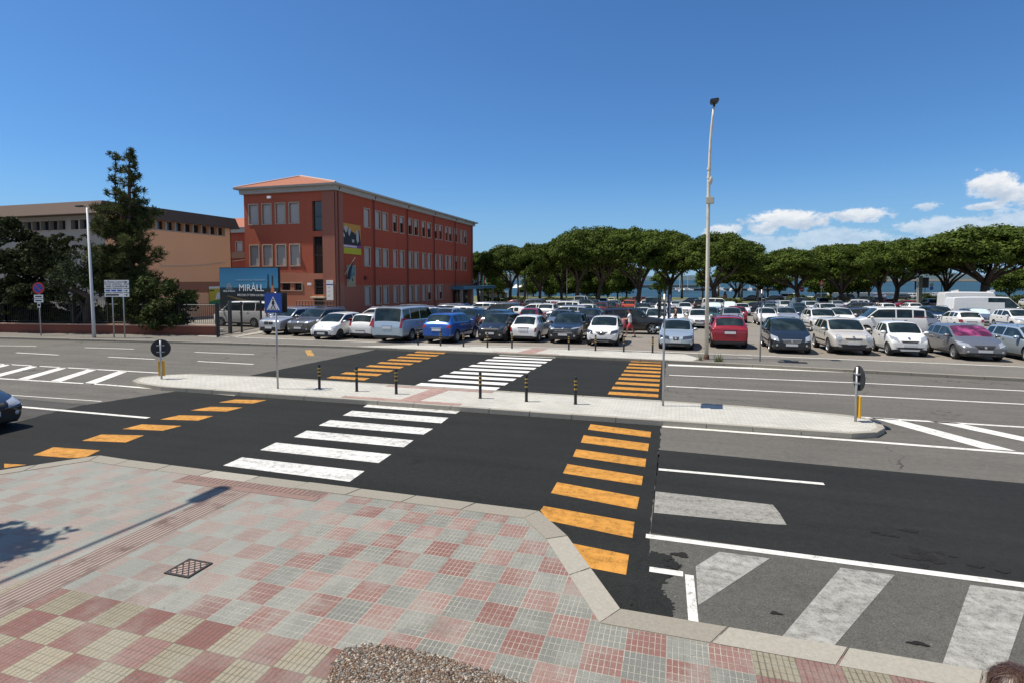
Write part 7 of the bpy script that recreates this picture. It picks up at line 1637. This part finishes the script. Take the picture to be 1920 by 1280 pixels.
# utility covers
def cover(c, ux, uy, label, z, name='utility_cover', lattice=True):
    M_IRON = MATS.get('cast_iron') or mat('cast_iron', (.035, .03, .027), .6, metal=.3, var=.4, scale=30)
    M_CONC = MATS.get('cover_concrete') or mat('cover_concrete', (.30, .22, .19), .85, var=.3, scale=20)
    mb = MB(); w, h = ux, uy
    for q in ((-w, w, -h, -h+.03), (-w, w, h-.03, h), (-w, -w+.03, -h+.03, h-.03), (w-.03, w, -h+.03, h-.03)): mb.box(c.x+q[0], c.x+q[1], c.y+q[2], c.y+q[3], z-.02, z+.010)
    o = mb.build(name, M_IRON); tag(o, label, 'cover')
    mb = MB(); mb.box(c.x-w+.03, c.x+w-.03, c.y-h+.03, c.y+h-.03, z-.02, z+.005); mb.build('infill', M_CONC if lattice else M_IRON, o)
    mb = MB()
    if lattice:
        for k in range(-4, 5):
            for sgn in (1, -1):
                pts = []
                t0 = k*.085
                for tt in np.linspace(-1, 1, 41):
                    x = t0+tt*.3; y = sgn*tt*.3
                    if abs(x) < w-.03 and abs(y) < h-.03: pts.append((x, y))
                if len(pts) > 1:
                    a, b = Vector(pts[0]), Vector(pts[-1]); n = (b-a).normalized(); n = Vector((-n.y, n.x))*.006; mb.add([(c.x+p.x, c.y+p.y, z+.009+.0006*(sgn > 0)) for p in (a-n, b-n, b+n, a+n)], [(0, 1, 2, 3)])
        mb.build('lattice', M_IRON, o)
    return o
cover(Vector((-5.48, 4.99)), .18, .175, 'square lattice utility cover set in the tiled pavement', PZ+.004)
q = P(1486, 679, FZ); cover(q, .55, .22, 'dark rectangular drain cover on the far pavement below the dark hatchback', FZ+.004, 'drain_cover', False)

# ------------------------------------------------------------------ pebble dash planter at the bottom edge
def pebble_mat():
    m = bpy.data.materials.new('pebble_dash'); m.use_nodes = True; N = NT(m.node_tree); b = N.n['Principled BSDF']; pos = N.node('ShaderNodeNewGeometry').outputs['Position']
    vo = N.node('ShaderNodeTexVoronoi', {'Scale': 62.0}); N.l.new(pos, vo.inputs['Vector']); hs = N.node('ShaderNodeSeparateColor'); N.l.new(vo.outputs['Color'], hs.inputs[0])
    cr = N.node('ShaderNodeValToRGB', {0: hs.outputs[0]}); e = cr.color_ramp.elements; e[0].color = (.04, .024, .015, 1); e[1].color = (.40, .35, .28, 1)
    for p_, c in ((.25, (.17, .10, .06, 1)), (.45, (.22, .20, .18, 1)), (.7, (.30, .24, .17, 1)), (.9, (.36, .35, .33, 1))): k = e.new(p_); k.color = c
    c = N.mix(N.ss(vo.outputs['Distance'], .45, .75), cr.outputs[0], (.05, .04, .03, 1)); N.l.new(c, b.inputs['Base Color']); b.inputs['Roughness'].default_value = .7
    bp = N.node('ShaderNodeBump', {'Strength': 1.0, 'Distance': .012, 'Height': N.math('SUBTRACT', 1.0, vo.outputs['Distance'])}); N.l.new(bp.outputs[0], b.inputs['Normal']); return m
M_PEB = pebble_mat()
zt_ = .62; pl_ = [(610, 1300), (615, 1262), (628, 1232), (645, 1215), (680, 1206), (720, 1206), (780, 1216), (840, 1232), (910, 1254), (960, 1268), (1020, 1290), (1040, 1340), (900, 1420), (640, 1400)]
pts = [P(x, y, zt_) for x, y in pl_]; mb = MB(); mb.prism([(p.x, p.y) for p in pts], PZ, zt_); o = mb.build('pebble_planter', M_PEB); bevel(o, .03, 3); tag(o, 'pebble dash concrete planter top cut by the bottom edge', 'planter')
g = np.random.default_rng(5); cx_ = sum(p.x for p in pts)/len(pts); cy_ = sum(p.y for p in pts)/len(pts); mb = MB(); mats_ = [mat('pebble_brown', (.15, .085, .045), .6, var=.4, scale=20), mat('pebble_grey', (.17, .155, .135), .6, var=.3, scale=20), mat('pebble_pale', (.38, .33, .26), .6, var=.2, scale=20), mat('pebble_dark', (.05, .036, .028), .6)]
ico = bmesh.new(); bmesh.ops.create_icosphere(ico, subdivisions=1, radius=1); iv = [v.co.copy() for v in ico.verts]; ifc = [[v.index for v in f.verts] for f in ico.faces]; ico.free()
def inside(x, y):
    c = False
    for i in range(len(pts)):
        a, b = pts[i], pts[i-1]
        if (a.y > y) != (b.y > y) and x < (b.x-a.x)*(y-a.y)/(b.y-a.y)+a.x: c = not c
    return c
xs_ = [p.x for p in pts]; ys_ = [p.y for p in pts]; n = 0
while n < 7000:
    x, y = g.uniform(min(xs_), max(xs_)), g.uniform(min(ys_), max(ys_))
    if not inside(x, y): continue
    n += 1; s = g.uniform(.003, .0105)*g.choice([.8, 1, 1, 1.35]); M = Matrix.Rotation(g.uniform(0, 6.28), 3, 'Z') @ Matrix.Diagonal((s*g.uniform(.8, 1.6), s, s*.6)); mb.add([M @ v+Vector((x, y, zt_+s*.15)) for v in iv], ifc, int(g.choice([0, 0, 0, 1, 1, 2, 3])))
pb = mb.build('pebbles', mats_, o, True); pb['kind'] = 'stuff'

# ------------------------------------------------------------------ people
M_SKIN = mat('skin', (.42, .22, .15), .55, var=.08); M_HAIRB = mat('brown_hair', (.035, .018, .013), .45, var=.5, scale=40); M_HAIRL = mat('brown_hair_strands', (.075, .040, .026), .4, var=.6, scale=60); M_HAIRD = mat('dark_hair', (.014, .010, .008), .5, var=.3)
def person(loc, yaw, h, label, top, legs, shoes, hair=M_HAIRD, stride=.28, arms=((.10, .1), (-.10, -.1)), sleeves=True, long_legs=False, bald=False, lean=0., longhair=False, female=False, dress=False):
    """standing or walking figure facing -Y; one continuous skinned body, clothes as shells"""
    t = empty('person', loc, yaw); tag(t, label, 'person'); k = h/1.75
    def skin(name, J, E, Rr, m, root=0, lev=2):
        me = bpy.data.meshes.new(name); me.from_pydata([Vector(j)*k for j in J], E, []); o = bpy.data.objects.new(name, me); COL.objects.link(o); md = o.modifiers.new('skin', 'SKIN'); 
        for i, v in enumerate(me.skin_vertices[0].data): v.radius = (Rr[i][0]*k, Rr[i][1]*k); v.use_root = i == root
        md.use_smooth_shade = True; md.branch_smoothing = .6; sb = o.modifiers.new('sub', 'SUBSURF'); sb.levels = lev; sb.render_levels = lev
        dg = bpy.context.evaluated_depsgraph_get(); e = bpy.data.meshes.new_from_object(o.evaluated_get(dg)); bpy.data.objects.remove(o); e.materials.clear(); return link(name, e, m, t, True)
    s = stride; L = lean
    pel, chest, neck, head = (0, 0, .93), (0, -.02-L*.5, 1.25), (0, -.01-L, 1.47), (0, -.03-L, 1.60)
    J = [pel, (0, .0-L*.2, 1.08), chest, (0, -L*.9, 1.40), neck, head, (0, -.02-L, 1.69)]; E = [(0, 1), (1, 2), (2, 3), (3, 4), (4, 5), (5, 6)]; Rr = [(.15, .105), (.13, .095), (.155, .11), (.13, .085), (.052, .055), (.078, .095), (.06, .075)]
    def chain(par, pts):
        p = par
        for (q, r) in pts: J.append(q); Rr.append(r if isinstance(r, tuple) else (r, r)); E.append((p, len(J)-1)); p = len(J)-1
    hipJ = {}
    for sd, st in ((1, s), (-1, -s)):
        hip = (.09*sd, 0, .86); kn = (.10*sd, -st*.55-.02, .48); an = (.10*sd, -st+.03, .09 if st >= 0 else .12); toe = (.11*sd, -st-.12, .035)
        chain(0, [(hip, .082), (kn, .055), ((.1*sd, (kn[1]+an[1])/2+.02, .32), .052), (an, .034), (toe, (.036, .028))]); hipJ[sd] = (hip, kn, an, toe)
    armJ = {}
    for (sd, (sw, bend)) in ((1, arms[0]), (-1, arms[1])):
        sh = (.185*sd, -L*.85, 1.40); el = (.225*sd, -L*.7-sw, 1.13); wr_ = (.23*sd, -L*.6-sw-bend-.03, .90+abs(bend)*.35); hn = (.23*sd, wr_[1]-.03-bend*.15, wr_[2]-.08)
        chain(3, [(sh, .052), (el, .040), (wr_, .028), (hn, (.030, .018))]); armJ[sd] = (sh, el, wr_, hn)
        pi_ = len(J)-1
        for f in range(4): chain(pi_, [((hn[0]+(f-1.5)*.001, hn[1]+(f-1.5)*.018, hn[2]-.055-.004*(1.5-abs(f-1.5))), .0085), ((hn[0]-.012*sd, hn[1]+(f-1.5)*.018-.012, hn[2]-.095-.005*(1.5-abs(f-1.5))), .007)])
        chain(pi_, [((hn[0], hn[1]-.045, hn[2]-.02), .009), ((hn[0]-.01*sd, hn[1]-.058, hn[2]-.06), .008)])
    body = skin('body', J, E, Rr, M_SKIN)
    # face
    mb = MB(); hz = head[2]*k; hy = head[1]*k
    mb.prism([(-.012*k, hz-.02*k), (.012*k, hz-.02*k), (0, hz+.035*k)], hy-.118*k, hy-.085*k, 'y'); mb.build('nose', M_SKIN, t)
    for sd in (1, -1):
        mb = MB(); mb.ball((sd*.03*k, hy-.088*k, hz+.025*k), .011*k, 8); mb.build('eye', M_INK, t); mb = MB(); mb.ball((sd*.080*k, hy+.01*k, hz+.005*k), (.012*k, .02*k, .032*k), 8); mb.build('ear', M_SKIN, t, True)
    mb = MB(); mb.box(-.022*k, .022*k, hy-.096*k, hy-.085*k, hz-.048*k, hz-.04*k); mb.build('mouth', mat('lips', (.3, .1, .08), .5), t)
    if not bald:
        g2 = np.random.default_rng(int(abs(loc[0])*10)+3); hb = bmesh.new(); bmesh.ops.create_uvsphere(hb, u_segments=40, v_segments=26, radius=1)
        for v in hb.verts:
            x, y, z = v.co; f = 1+.012*math.sin(3*math.atan2(y, x)+7*z)+.008*math.sin(9*x+5*y); v.co = Vector((x*.094*f, y*.115*f, z*.105*f))*k
        bmesh.ops.delete(hb, geom=[v for v in hb.verts if v.co.z < (-.02 if not longhair else -.09)*k and v.co.y < .02*k or (v.co.y < -.075*k and v.co.z < .045*k) or v.co.z < (-.075 if not longhair else -.2)*k], context='VERTS')
        hm = bpy.data.meshes.new('hair'); hb.to_mesh(hm); hb.free(); ho = link('hair', hm, hair, t, True); ho.location = (0, hy+.012*k, hz+.035*k)
        sv = []; sf = []
        for q_ in range(900):
            a_ = g2.uniform(0, 6.28); e_ = g2.uniform(-.15, 1.5); nn_ = Vector((math.cos(a_)*math.cos(e_), math.sin(a_)*math.cos(e_), math.sin(e_)))
            if nn_.y < -.6 and nn_.z < .35: continue
            p0_ = Vector((nn_.x*.096, nn_.y*.117, nn_.z*.107))*k; tg_ = (Vector((nn_.x, nn_.y, -.9+g2.uniform(-.3, .3)))+Vector(g2.normal(0, .35, 3))); tg_ = (tg_-nn_*tg_.dot(nn_)).normalized(); sd_ = tg_.cross(nn_)*.0022*k; L_ = g2.uniform(.03, .06)*k; i_ = len(sv)
            sv += [p0_-sd_, p0_+sd_, p0_+tg_*L_+nn_*.002*k]; sf.append((i_, i_+1, i_+2))
        hs_ = bpy.data.meshes.new('strands'); hs_.from_pydata([tuple(v) for v in sv], [], sf); link('strands', hs_, M_HAIRL if hair is M_HAIRB else hair, ho)
        if longhair: mb = MB(); mb.tube([(0, hy+.07*k, hz+.06*k), (0, hy+.10*k, hz-.08*k), (0, hy+.09*k, hz-.24*k)], [.07*k, .075*k, .035*k], 10); mb.build('hair_length', hair, ho, True)
    # clothes: slightly larger shells over the same joints
    up = .014
    if top:
        JJ = [(0, 0, .90), (0, -L*.2, 1.08), chest, (0, -L*.9, 1.405), (0, -L*.95, 1.445)]; EE = [(0, 1), (1, 2), (2, 3), (3, 4)]; RR = [(.155+up, .115+up), (.145+up, .105+up), (.16+up, .118+up), (.125+up, .085+up), (.075, .07)]
        if dress: JJ.insert(0, (0, 0, .55)); EE = [(0, 1), (1, 2), (2, 3), (3, 4), (4, 5)]; RR.insert(0, (.21, .17))
        sp_ = len(JJ)-2
        if sleeves:
            for sd in (1, -1):
                sh, el = armJ[sd][:2]; JJ += [sh, tuple(Vector(sh).lerp(Vector(el), .62))]; RR += [(.052+up, .052+up), (.05+up, .05+up)]; EE += [(sp_, len(JJ)-2), (len(JJ)-2, len(JJ)-1)]
        skin('top', JJ, EE, RR, top, 1)
    if legs:
        JJ = [(0, 0, .97), (0, 0, .90)]; EE = [(0, 1)]; RR = [(.152+up, .112+up), (.15+up, .115+up)]
        for sd in (1, -1):
            hip, kn, an, toe = hipJ[sd]; JJ.append(hip); RR.append((.085+up, .085+up)); EE.append((1, len(JJ)-1))
            e_ = tuple(Vector(hip).lerp(Vector(kn), .92)) if not long_legs else kn
            JJ.append(e_); RR.append((.07+up, .07+up)); EE.append((len(JJ)-2, len(JJ)-1))
            if long_legs: JJ.append(tuple(Vector(kn).lerp(Vector(an), .95))); RR.append((.045+up, .045+up)); EE.append((len(JJ)-2, len(JJ)-1))
        skin('trousers' if long_legs else 'shorts', JJ, EE, RR, legs, 0)
    for sd in (1, -1):
        an, toe = hipJ[sd][2], hipJ[sd][3]; skin('shoe', [(an[0], an[1]+.05, .045), (an[0], an[1], .05), toe, (toe[0], toe[1]-.05, .03)], [(0, 1), (1, 2), (2, 3)], [(.04, .04), (.046, .045), (.047, .032), (.03, .02)], shoes, 1, 1)
    return t
M_TSH = mat('white_cotton', (.74, .74, .74), .85, var=.06); M_REDS = mat('red_shorts_cloth', (.48, .045, .07), .8, var=.15); M_BLK = mat('black_cloth', (.014, .014, .015), .85, var=.2); M_BLUJ = mat('blue_cloth', (.05, .08, .16), .85, var=.2); M_PINK = mat('pink_cloth', (.55, .17, .2), .8, var=.15); M_SHOE = mat('dark_shoe', (.02, .018, .017), .6)
q = PS(1181, 632.5); wm = person(q, R(-80), 1.76, 'man in white shirt and red shorts walking left past the black off roader', M_TSH, M_REDS, M_SHOE, stride=.30, arms=((.18, .42), (.12, .48)), lean=.03)
# red and pink beach bag he carries in front of him
d_ = Vector((math.sin(R(-80)), -math.cos(R(-80)), 0)); bp_ = q+d_*.42+Vector((0, 0, .62)); t = empty('carried_bag', bp_, R(-80)); tag(t, 'red and pink bag held in front of the walking man', 'bag')
mb = MB(); mb.ball((0, 0, .22), (.15, .13, .30), 12); mb.build('bag_body', M_PINK, t, True); mb = MB(); mb.ball((0, .03, .10), (.17, .14, .13), 12); mb.build('bag_bottom', M_REDS, t, True); mb = MB(); mb.tube([(-.1, 0, .45), (-.06, .05, .6), (.06, .05, .6), (.1, 0, .45)], .012, 6); mb.build('handle', M_REDS, t)
q = PS(1266, 616); person(q, R(-70), 1.78, 'bald man in a black vest standing behind the pale silver blue saloon', M_BLK, M_BLK, M_SHOE, stride=.12, sleeves=False, bald=True, long_legs=True)
q = PS(1017, 600); person(q, R(30), 1.68, 'woman in a dark dress between the little dark red car and the silver estate', M_BLK, None, M_SHOE, stride=.1, dress=True, longhair=True)
q = PS(1169, 588); person(q, R(40), 1.65, 'person in a pink top left of the orange red off roader', M_PINK, M_BLUJ, M_SHOE, stride=.1, long_legs=True)
hq = P(1908, 1281, PZ+1.66); person((hq.x, hq.y+.02, PZ), R(150), 1.72, 'person with brown hair, only the top of the head showing at the bottom right', M_BLUJ, M_BLUJ, M_SHOE, hair=M_HAIRB, stride=.05, long_legs=True)

# ------------------------------------------------------------------ shore things
def boat(x, w, L, label, mast=True, yaw=0.3):
    d = ray(x, 525)*(w/FPX); t = empty('moored_boat', (d.x, d.y, -2.5), yaw); tag(t, label, 'boat', 'boats moored along the quay')
    mb = MB(); st = [(-1, .55, .9), (-.6, .95, .85), (0, 1.0, .85), (.55, .75, .95), (1, .03, 1.15)]; V = []; 
    hw = L*.15
    for (f, w_, z) in st: V += [(f*L/2, -hw*w_, z), (f*L/2, -hw*w_*.6, -.1), (f*L/2, hw*w_*.6, -.1), (f*L/2, hw*w_, z)]
    Fs = []
    for i in range(len(st)-1):
        for k in range(4): Fs.append((i*4+k, i*4+(k+1) % 4, (i+1)*4+(k+1) % 4, (i+1)*4+k))
    Fs += [(0, 1, 2, 3), tuple((len(st)-1)*4+k for k in (3, 2, 1, 0))]; mb.add(V, Fs); mb.build('hull', M_SWHITE, t)
    mb = MB(); mb.prism([(-L*.2, .9), (L*.22, .95), (L*.12, 1.5), (-L*.18, 1.55)], -hw*.6, hw*.6, 'y'); bevel(mb.build('cabin', M_SWHITE, t), .08); mb = MB(); mb.box(-L*.15, L*.1, -hw*.62, hw*.62, 1.1, 1.35); mb.build('cabin_window', M_CGLASS, t)
    if mast: mb = MB(); mb.tube([(.1*L, 0, .9), (.1*L, 0, L*1.25)], .07, 6); mb.tube([(.1*L, 0, 1.9), (-L*.35, 0, 1.9)], .05, 5); mb.build('mast', M_SWHITE, t)
for i, (x, w, L, lb, ms) in enumerate([(1272, 285, 7, 'white sailing boat left of the palm trunk by the quay', True), (1287, 280, 8.5, 'large white sailing boat just right of that palm trunk', True), (1294, 285, 7, 'white motor boat right of the large sailing boat', False), (1371, 285, 6, 'small white boat seen left of the low umbrella pine\'s trunk', False), (1407, 290, 6.5, 'white boat right of the low umbrella pine', True), (1352, 285, 7, 'white boat right beside the wide flat pine\'s trunk', True)]): boat(x, w, L, lb, ms, .2+i*.4)
# white pavilion on the promenade
pw = 178; d = ray(985, 525)*(pw/FPX); t = empty('promenade_pavilion', (d.x, d.y, -1.6), YAW); tag(t, 'white tent roofed pavilion seen between the pine trunks', 'pavilion')
zz = lambda y: CAMH+(525-y)*pw/FPX+1.6
for (x0, x1, ya, yb) in ((961, 974, 533, 540), (970, 993, 531.5, 539), (988, 1001, 534.5, 538.5)):
    a, b = (x0-985)*pw/FPX, (x1-985)*pw/FPX; c = (a+b)/2; mb = MB(); mb.add([(a, -3, zz(yb)), (b, -3, zz(yb)), (b, 3, zz(yb)), (a, 3, zz(yb)), (c, 0, zz(ya))], [(0, 1, 4), (1, 2, 4), (2, 3, 4), (3, 0, 4), (3, 2, 1, 0)]); mb.build('tent_roof', M_SWHITE, t)
mb = MB(); mb.box((972-985)*pw/FPX, (1001-985)*pw/FPX, -1, 3, 0, zz(539)); mb.build('wall', mat('pale_grey_wall', (.42, .46, .5), .7), t)
mb = MB(); mb.box((974-985)*pw/FPX, (985-985)*pw/FPX, -1.08, -1.02, 1.0, zz(543)); mb.build('window', M_CGLASS, t)
mb = MB(); mb.prism([((985-985)*pw/FPX, 0), ((986-985)*pw/FPX, 0), ((996-985)*pw/FPX, zz(543)), ((995-985)*pw/FPX, zz(543))], -2.2, -1.2, 'y'); mb.build('stair', M_SWHITE, t)
# white stall beyond the canopy
pw = 150; d = ray(925, 525)*(pw/FPX); t = empty('market_stall', (d.x, d.y, -1.6), YAW); tag(t, 'low white kiosk under the flags beyond the entrance canopy', 'kiosk'); mb = MB(); mb.box(-4, 4, -1, 1, 1.6, 2.0); mb.build('roof', M_SWHITE, t); mb = MB(); mb.box(-3.8, 3.8, .2, .9, 0, 1.6); mb.build('wall', mat('kiosk_grey', (.3, .32, .33), .7), t)
for x in (-3.8, 0, 3.8): mb = MB(); mb.tube([(x, -.9, 0), (x, -.9, 1.6)], .06, 6); mb.build('post', M_SWHITE, t)
# three flags on the canopy
for (x, yt, cols, lb) in ((899, 508, ['navy_flag2'], 'dark navy flag, leftmost of three by the entrance canopy'), (906, 507, ['flag_green', 'navy_flag2'], 'green and navy flag, middle of three by the entrance canopy'), (912, 506, ['flag_green', 'flag_white', 'flag_red'], 'green white and red flag, rightmost of three by the entrance canopy')):
    v_ = BVF+3; a = PV(x, 536, v_); b = PV(x+1.5, yt, v_); t = empty('flag', a); tag(t, lb, 'flag', 'flags by the entrance canopy'); mb = MB(); mb.tube([(0, 0, -.5), b-a], .05, 6); mb.build('flagpole', M_GREYP, t)
    FC = dict(navy_flag2=(.02, .025, .08), flag_green=(.02, .25, .08), flag_white=(.7, .7, .7), flag_red=(.4, .03, .03)); n = len(cols); e = b-a
    for i, c in enumerate(cols):
        m_ = MATS.get(c) or mat(c, FC[c], .8); mb = MB(); x0, x1 = -.35-i*.9/n, -.35-(i+1)*.9/n; 
        V = []
        for j in range(6):
            zz_ = e.z-.3-j*.45; V += [(e.x+x0*.6+.35-.05*j, .1*math.sin(j), zz_), (e.x+x1*.6+.35-.05*j, .1*math.sin(j+1), zz_)]
        V += [(p[0], p[1]+.03, p[2]) for p in V]
        mb.add(V, [(2*j, 2*j+1, 2*j+3, 2*j+2) for j in range(5)]+[(12+2*j+2, 12+2*j+3, 12+2*j+1, 12+2*j) for j in range(5)]); mb.build('cloth', m_, t)
# road signs and poles at the end of the car park
def sgn(x, w, yc, r, m, label, kind):
    d = ray(x, 525)*(w/FPX); zb = lotz(d.y); z = CAMH+(525-yc)*w/FPX-zb; t = empty('road_sign', (d.x, d.y, zb), YAW); tag(t, label, 'road sign'); mb = MB(); mb.tube([(0, 0, 0), (0, 0, z)], .04, 6); mb.build('post', M_STEEL, t)
    mb = MB()
    if kind == 'round': mb.lathe([(.001, -.06), (r, -.06), (r, -.03), (.001, -.03)], 24, 0, 'y', (0, 0, z))
    else: mb.prism([(-r*.8, z-r), (r*.8, z-r), (0, z+r)], -.06, -.03, 'y')
    return t, mb.build('disc', m, t), z
t, o, z = sgn(1504, 105, 543.5, .46, M_RED, 'round red no entry sign in front of the leaning pine', 'round'); mb = MB(); mb.box(-.33, .33, -.07, -.062, z-.08, z+.08); mb.build('white_bar', M_SWHITE, o)
t, o, z = sgn(1540.5, 108, 530, .62, M_RED, 'tall triangular road sign on a post before the bright round tree', 'tri'); mb = MB(); mb.prism([(-.3, z-.4), (.3, z-.4), (0, z+.3)], -.07, -.062, 'y'); mb.build('sign_face', M_SWHITE, o); mb = MB(); mb.box(-.22, .22, -.06, -.03, z-1.1, z-.75); mb.build('plate', M_SWHITE, t)
t, o, z = sgn(1747, 118, 534.5, .42, mat('sign_grey', (.3, .31, .3), .6), 'pair of round road signs right of the notice pillar', 'round'); mb = MB(); mb.lathe([(.001, -.06), (.42, -.06), (.42, -.03), (.001, -.03)], 24, 0, 'y', (0, 0, z-.75)); mb.build('blue_disc', M_BLUE, t)
w = 112; d = ray(1725, 525)*(w/FPX); zb = lotz(d.y); t = empty('notice_pillar', (d.x, d.y, zb), YAW); tag(t, 'grey notice pillar with black panels among the right hand pines', 'pillar'); zt_p = CAMH+(525-518)*w/FPX-zb; mb = MB(); mb.box(-.38, .38, -.3, .3, 0, zt_p); bevel(mb.build('shaft', mat('pillar_concrete', (.36, .36, .34), .8), t), .03); mb = MB(); mb.box(.40, 1.75, -.1, .1, zt_p-2.4, zt_p-.3); mb.build('panel', M_BLACK, t); mb = MB(); mb.box(-1.0, -.75, -.08, .08, zt_p-2.7, zt_p-1.0); mb.build('side_panel', M_BLACK, t); mb = MB(); mb.tube([(-.87, 0, 0), (-.87, 0, zt_p-2.6)], .05, 6); mb.tube([(1.1, 0, 0), (1.1, 0, zt_p-2.3)], .05, 6); mb.build('support', M_DARKM, t)
for (x, w, yt, lb) in ((1766, 125, 494, 'thin dark mast right of the round blue road sign'), (1063, 100, 505, 'thin pale pole between the grove\'s trunks left of the middle'), (989, 150, 517, 'dark pole beside the white pavilion'), (959, 150, 515, 'thin lamp pole left of the white pavilion')):
    d = ray(x, 525)*(w/FPX); zb = max(lotz(d.y), -1.6); mb = MB(); mb.tube([(0, 0, 0), (0, 0, CAMH+(525-yt)*w/FPX-zb)], [.09, .06], 8); o = mb.build('thin_pole', M_CREAMP if x == 1063 else M_DARKM); o.location = (d.x, d.y, zb); tag(o, lb, 'pole')
# bust on a pedestal by the water
w = 150; d = ray(1360, 525)*(w/FPX); t = empty('statue_bust', (d.x, d.y, -1.6), YAW); tag(t, 'dark bust on a reddish pedestal near the water', 'statue'); mb = MB(); mb.box(-.45, .45, -.4, .4, 0, 1.0); mb.build('pedestal', mat('red_granite', (.3, .12, .1), .6), t); mb = MB(); mb.lathe([(.001, 2.0), (.22, 1.95), (.28, 1.75), (.2, 1.55), (.14, 1.45), (.42, 1.25), (.45, 1.02)], 14); mb.build('bust', M_BLACK, t, True)

# ------------------------------------------------------------------ off-frame things whose shadows fall into view
t = empty('street_lamp', (-11.2, 4.9, PZ)); tag(t, 'lamp on a long arm left of the picture, known by its shadow on the tiles', 'street lamp'); 
sh0 = Vector((-7.03, 6.95, PZ)); hz_ = 9.0; off_ = Vector((SUN_H.x, SUN_H.y, 0))*hz_/math.tan(SUN_EL); hp = sh0+off_+Vector((0, 0, hz_)); bp2 = hp+Vector((-.42, -6.2, 0)); t.location = (bp2.x, bp2.y, PZ)
mb = MB(); mb.tube([(0, 0, 0), (0, 0, hz_-PZ-.2), (.03, .4, hz_-PZ)], [.11, .08, .07], 10); mb.build('pole', M_GREYP, t, True); mb = MB(); mb.tube([(.03, .4, hz_-PZ), (.40, 5.9, hz_-PZ)], [.045, .035], 8); mb.build('arm', M_GREYP, t, True); mb = MB(); mb.box(.26, .55, 5.8, 6.5, hz_-PZ-.06, hz_-PZ+.08); bevel(mb.build('lamp_head', M_GREYP, t), .05)
sc_ = P(-8, 1022, PZ); hz_ = 6.5; c_ = sc_+Vector((SUN_H.x, SUN_H.y, 0))*hz_/math.tan(SUN_EL); t = empty('street_tree', (c_.x-.7, c_.y-.2, PZ)); tag(t, 'young street tree left of the picture, known by its shadow on the tiles', 'tree')
puffs = [((.7+random.uniform(-.7, .36), .2+random.uniform(-.36, .36), hz_-PZ+random.uniform(-.6, .6)), random.uniform(.25, .4)) for i in range(34)]
link('crown', puffs_mesh('crown', puffs, 260, .09, .8, 77), M_BROAD, t); mb = MB(); mb.tube([(0, 0, 0), (.05, 0, 3), (.4, .1, hz_-PZ)], [.09, .07, .03], 7); mb.build('trunk', M_BARK, t, True)
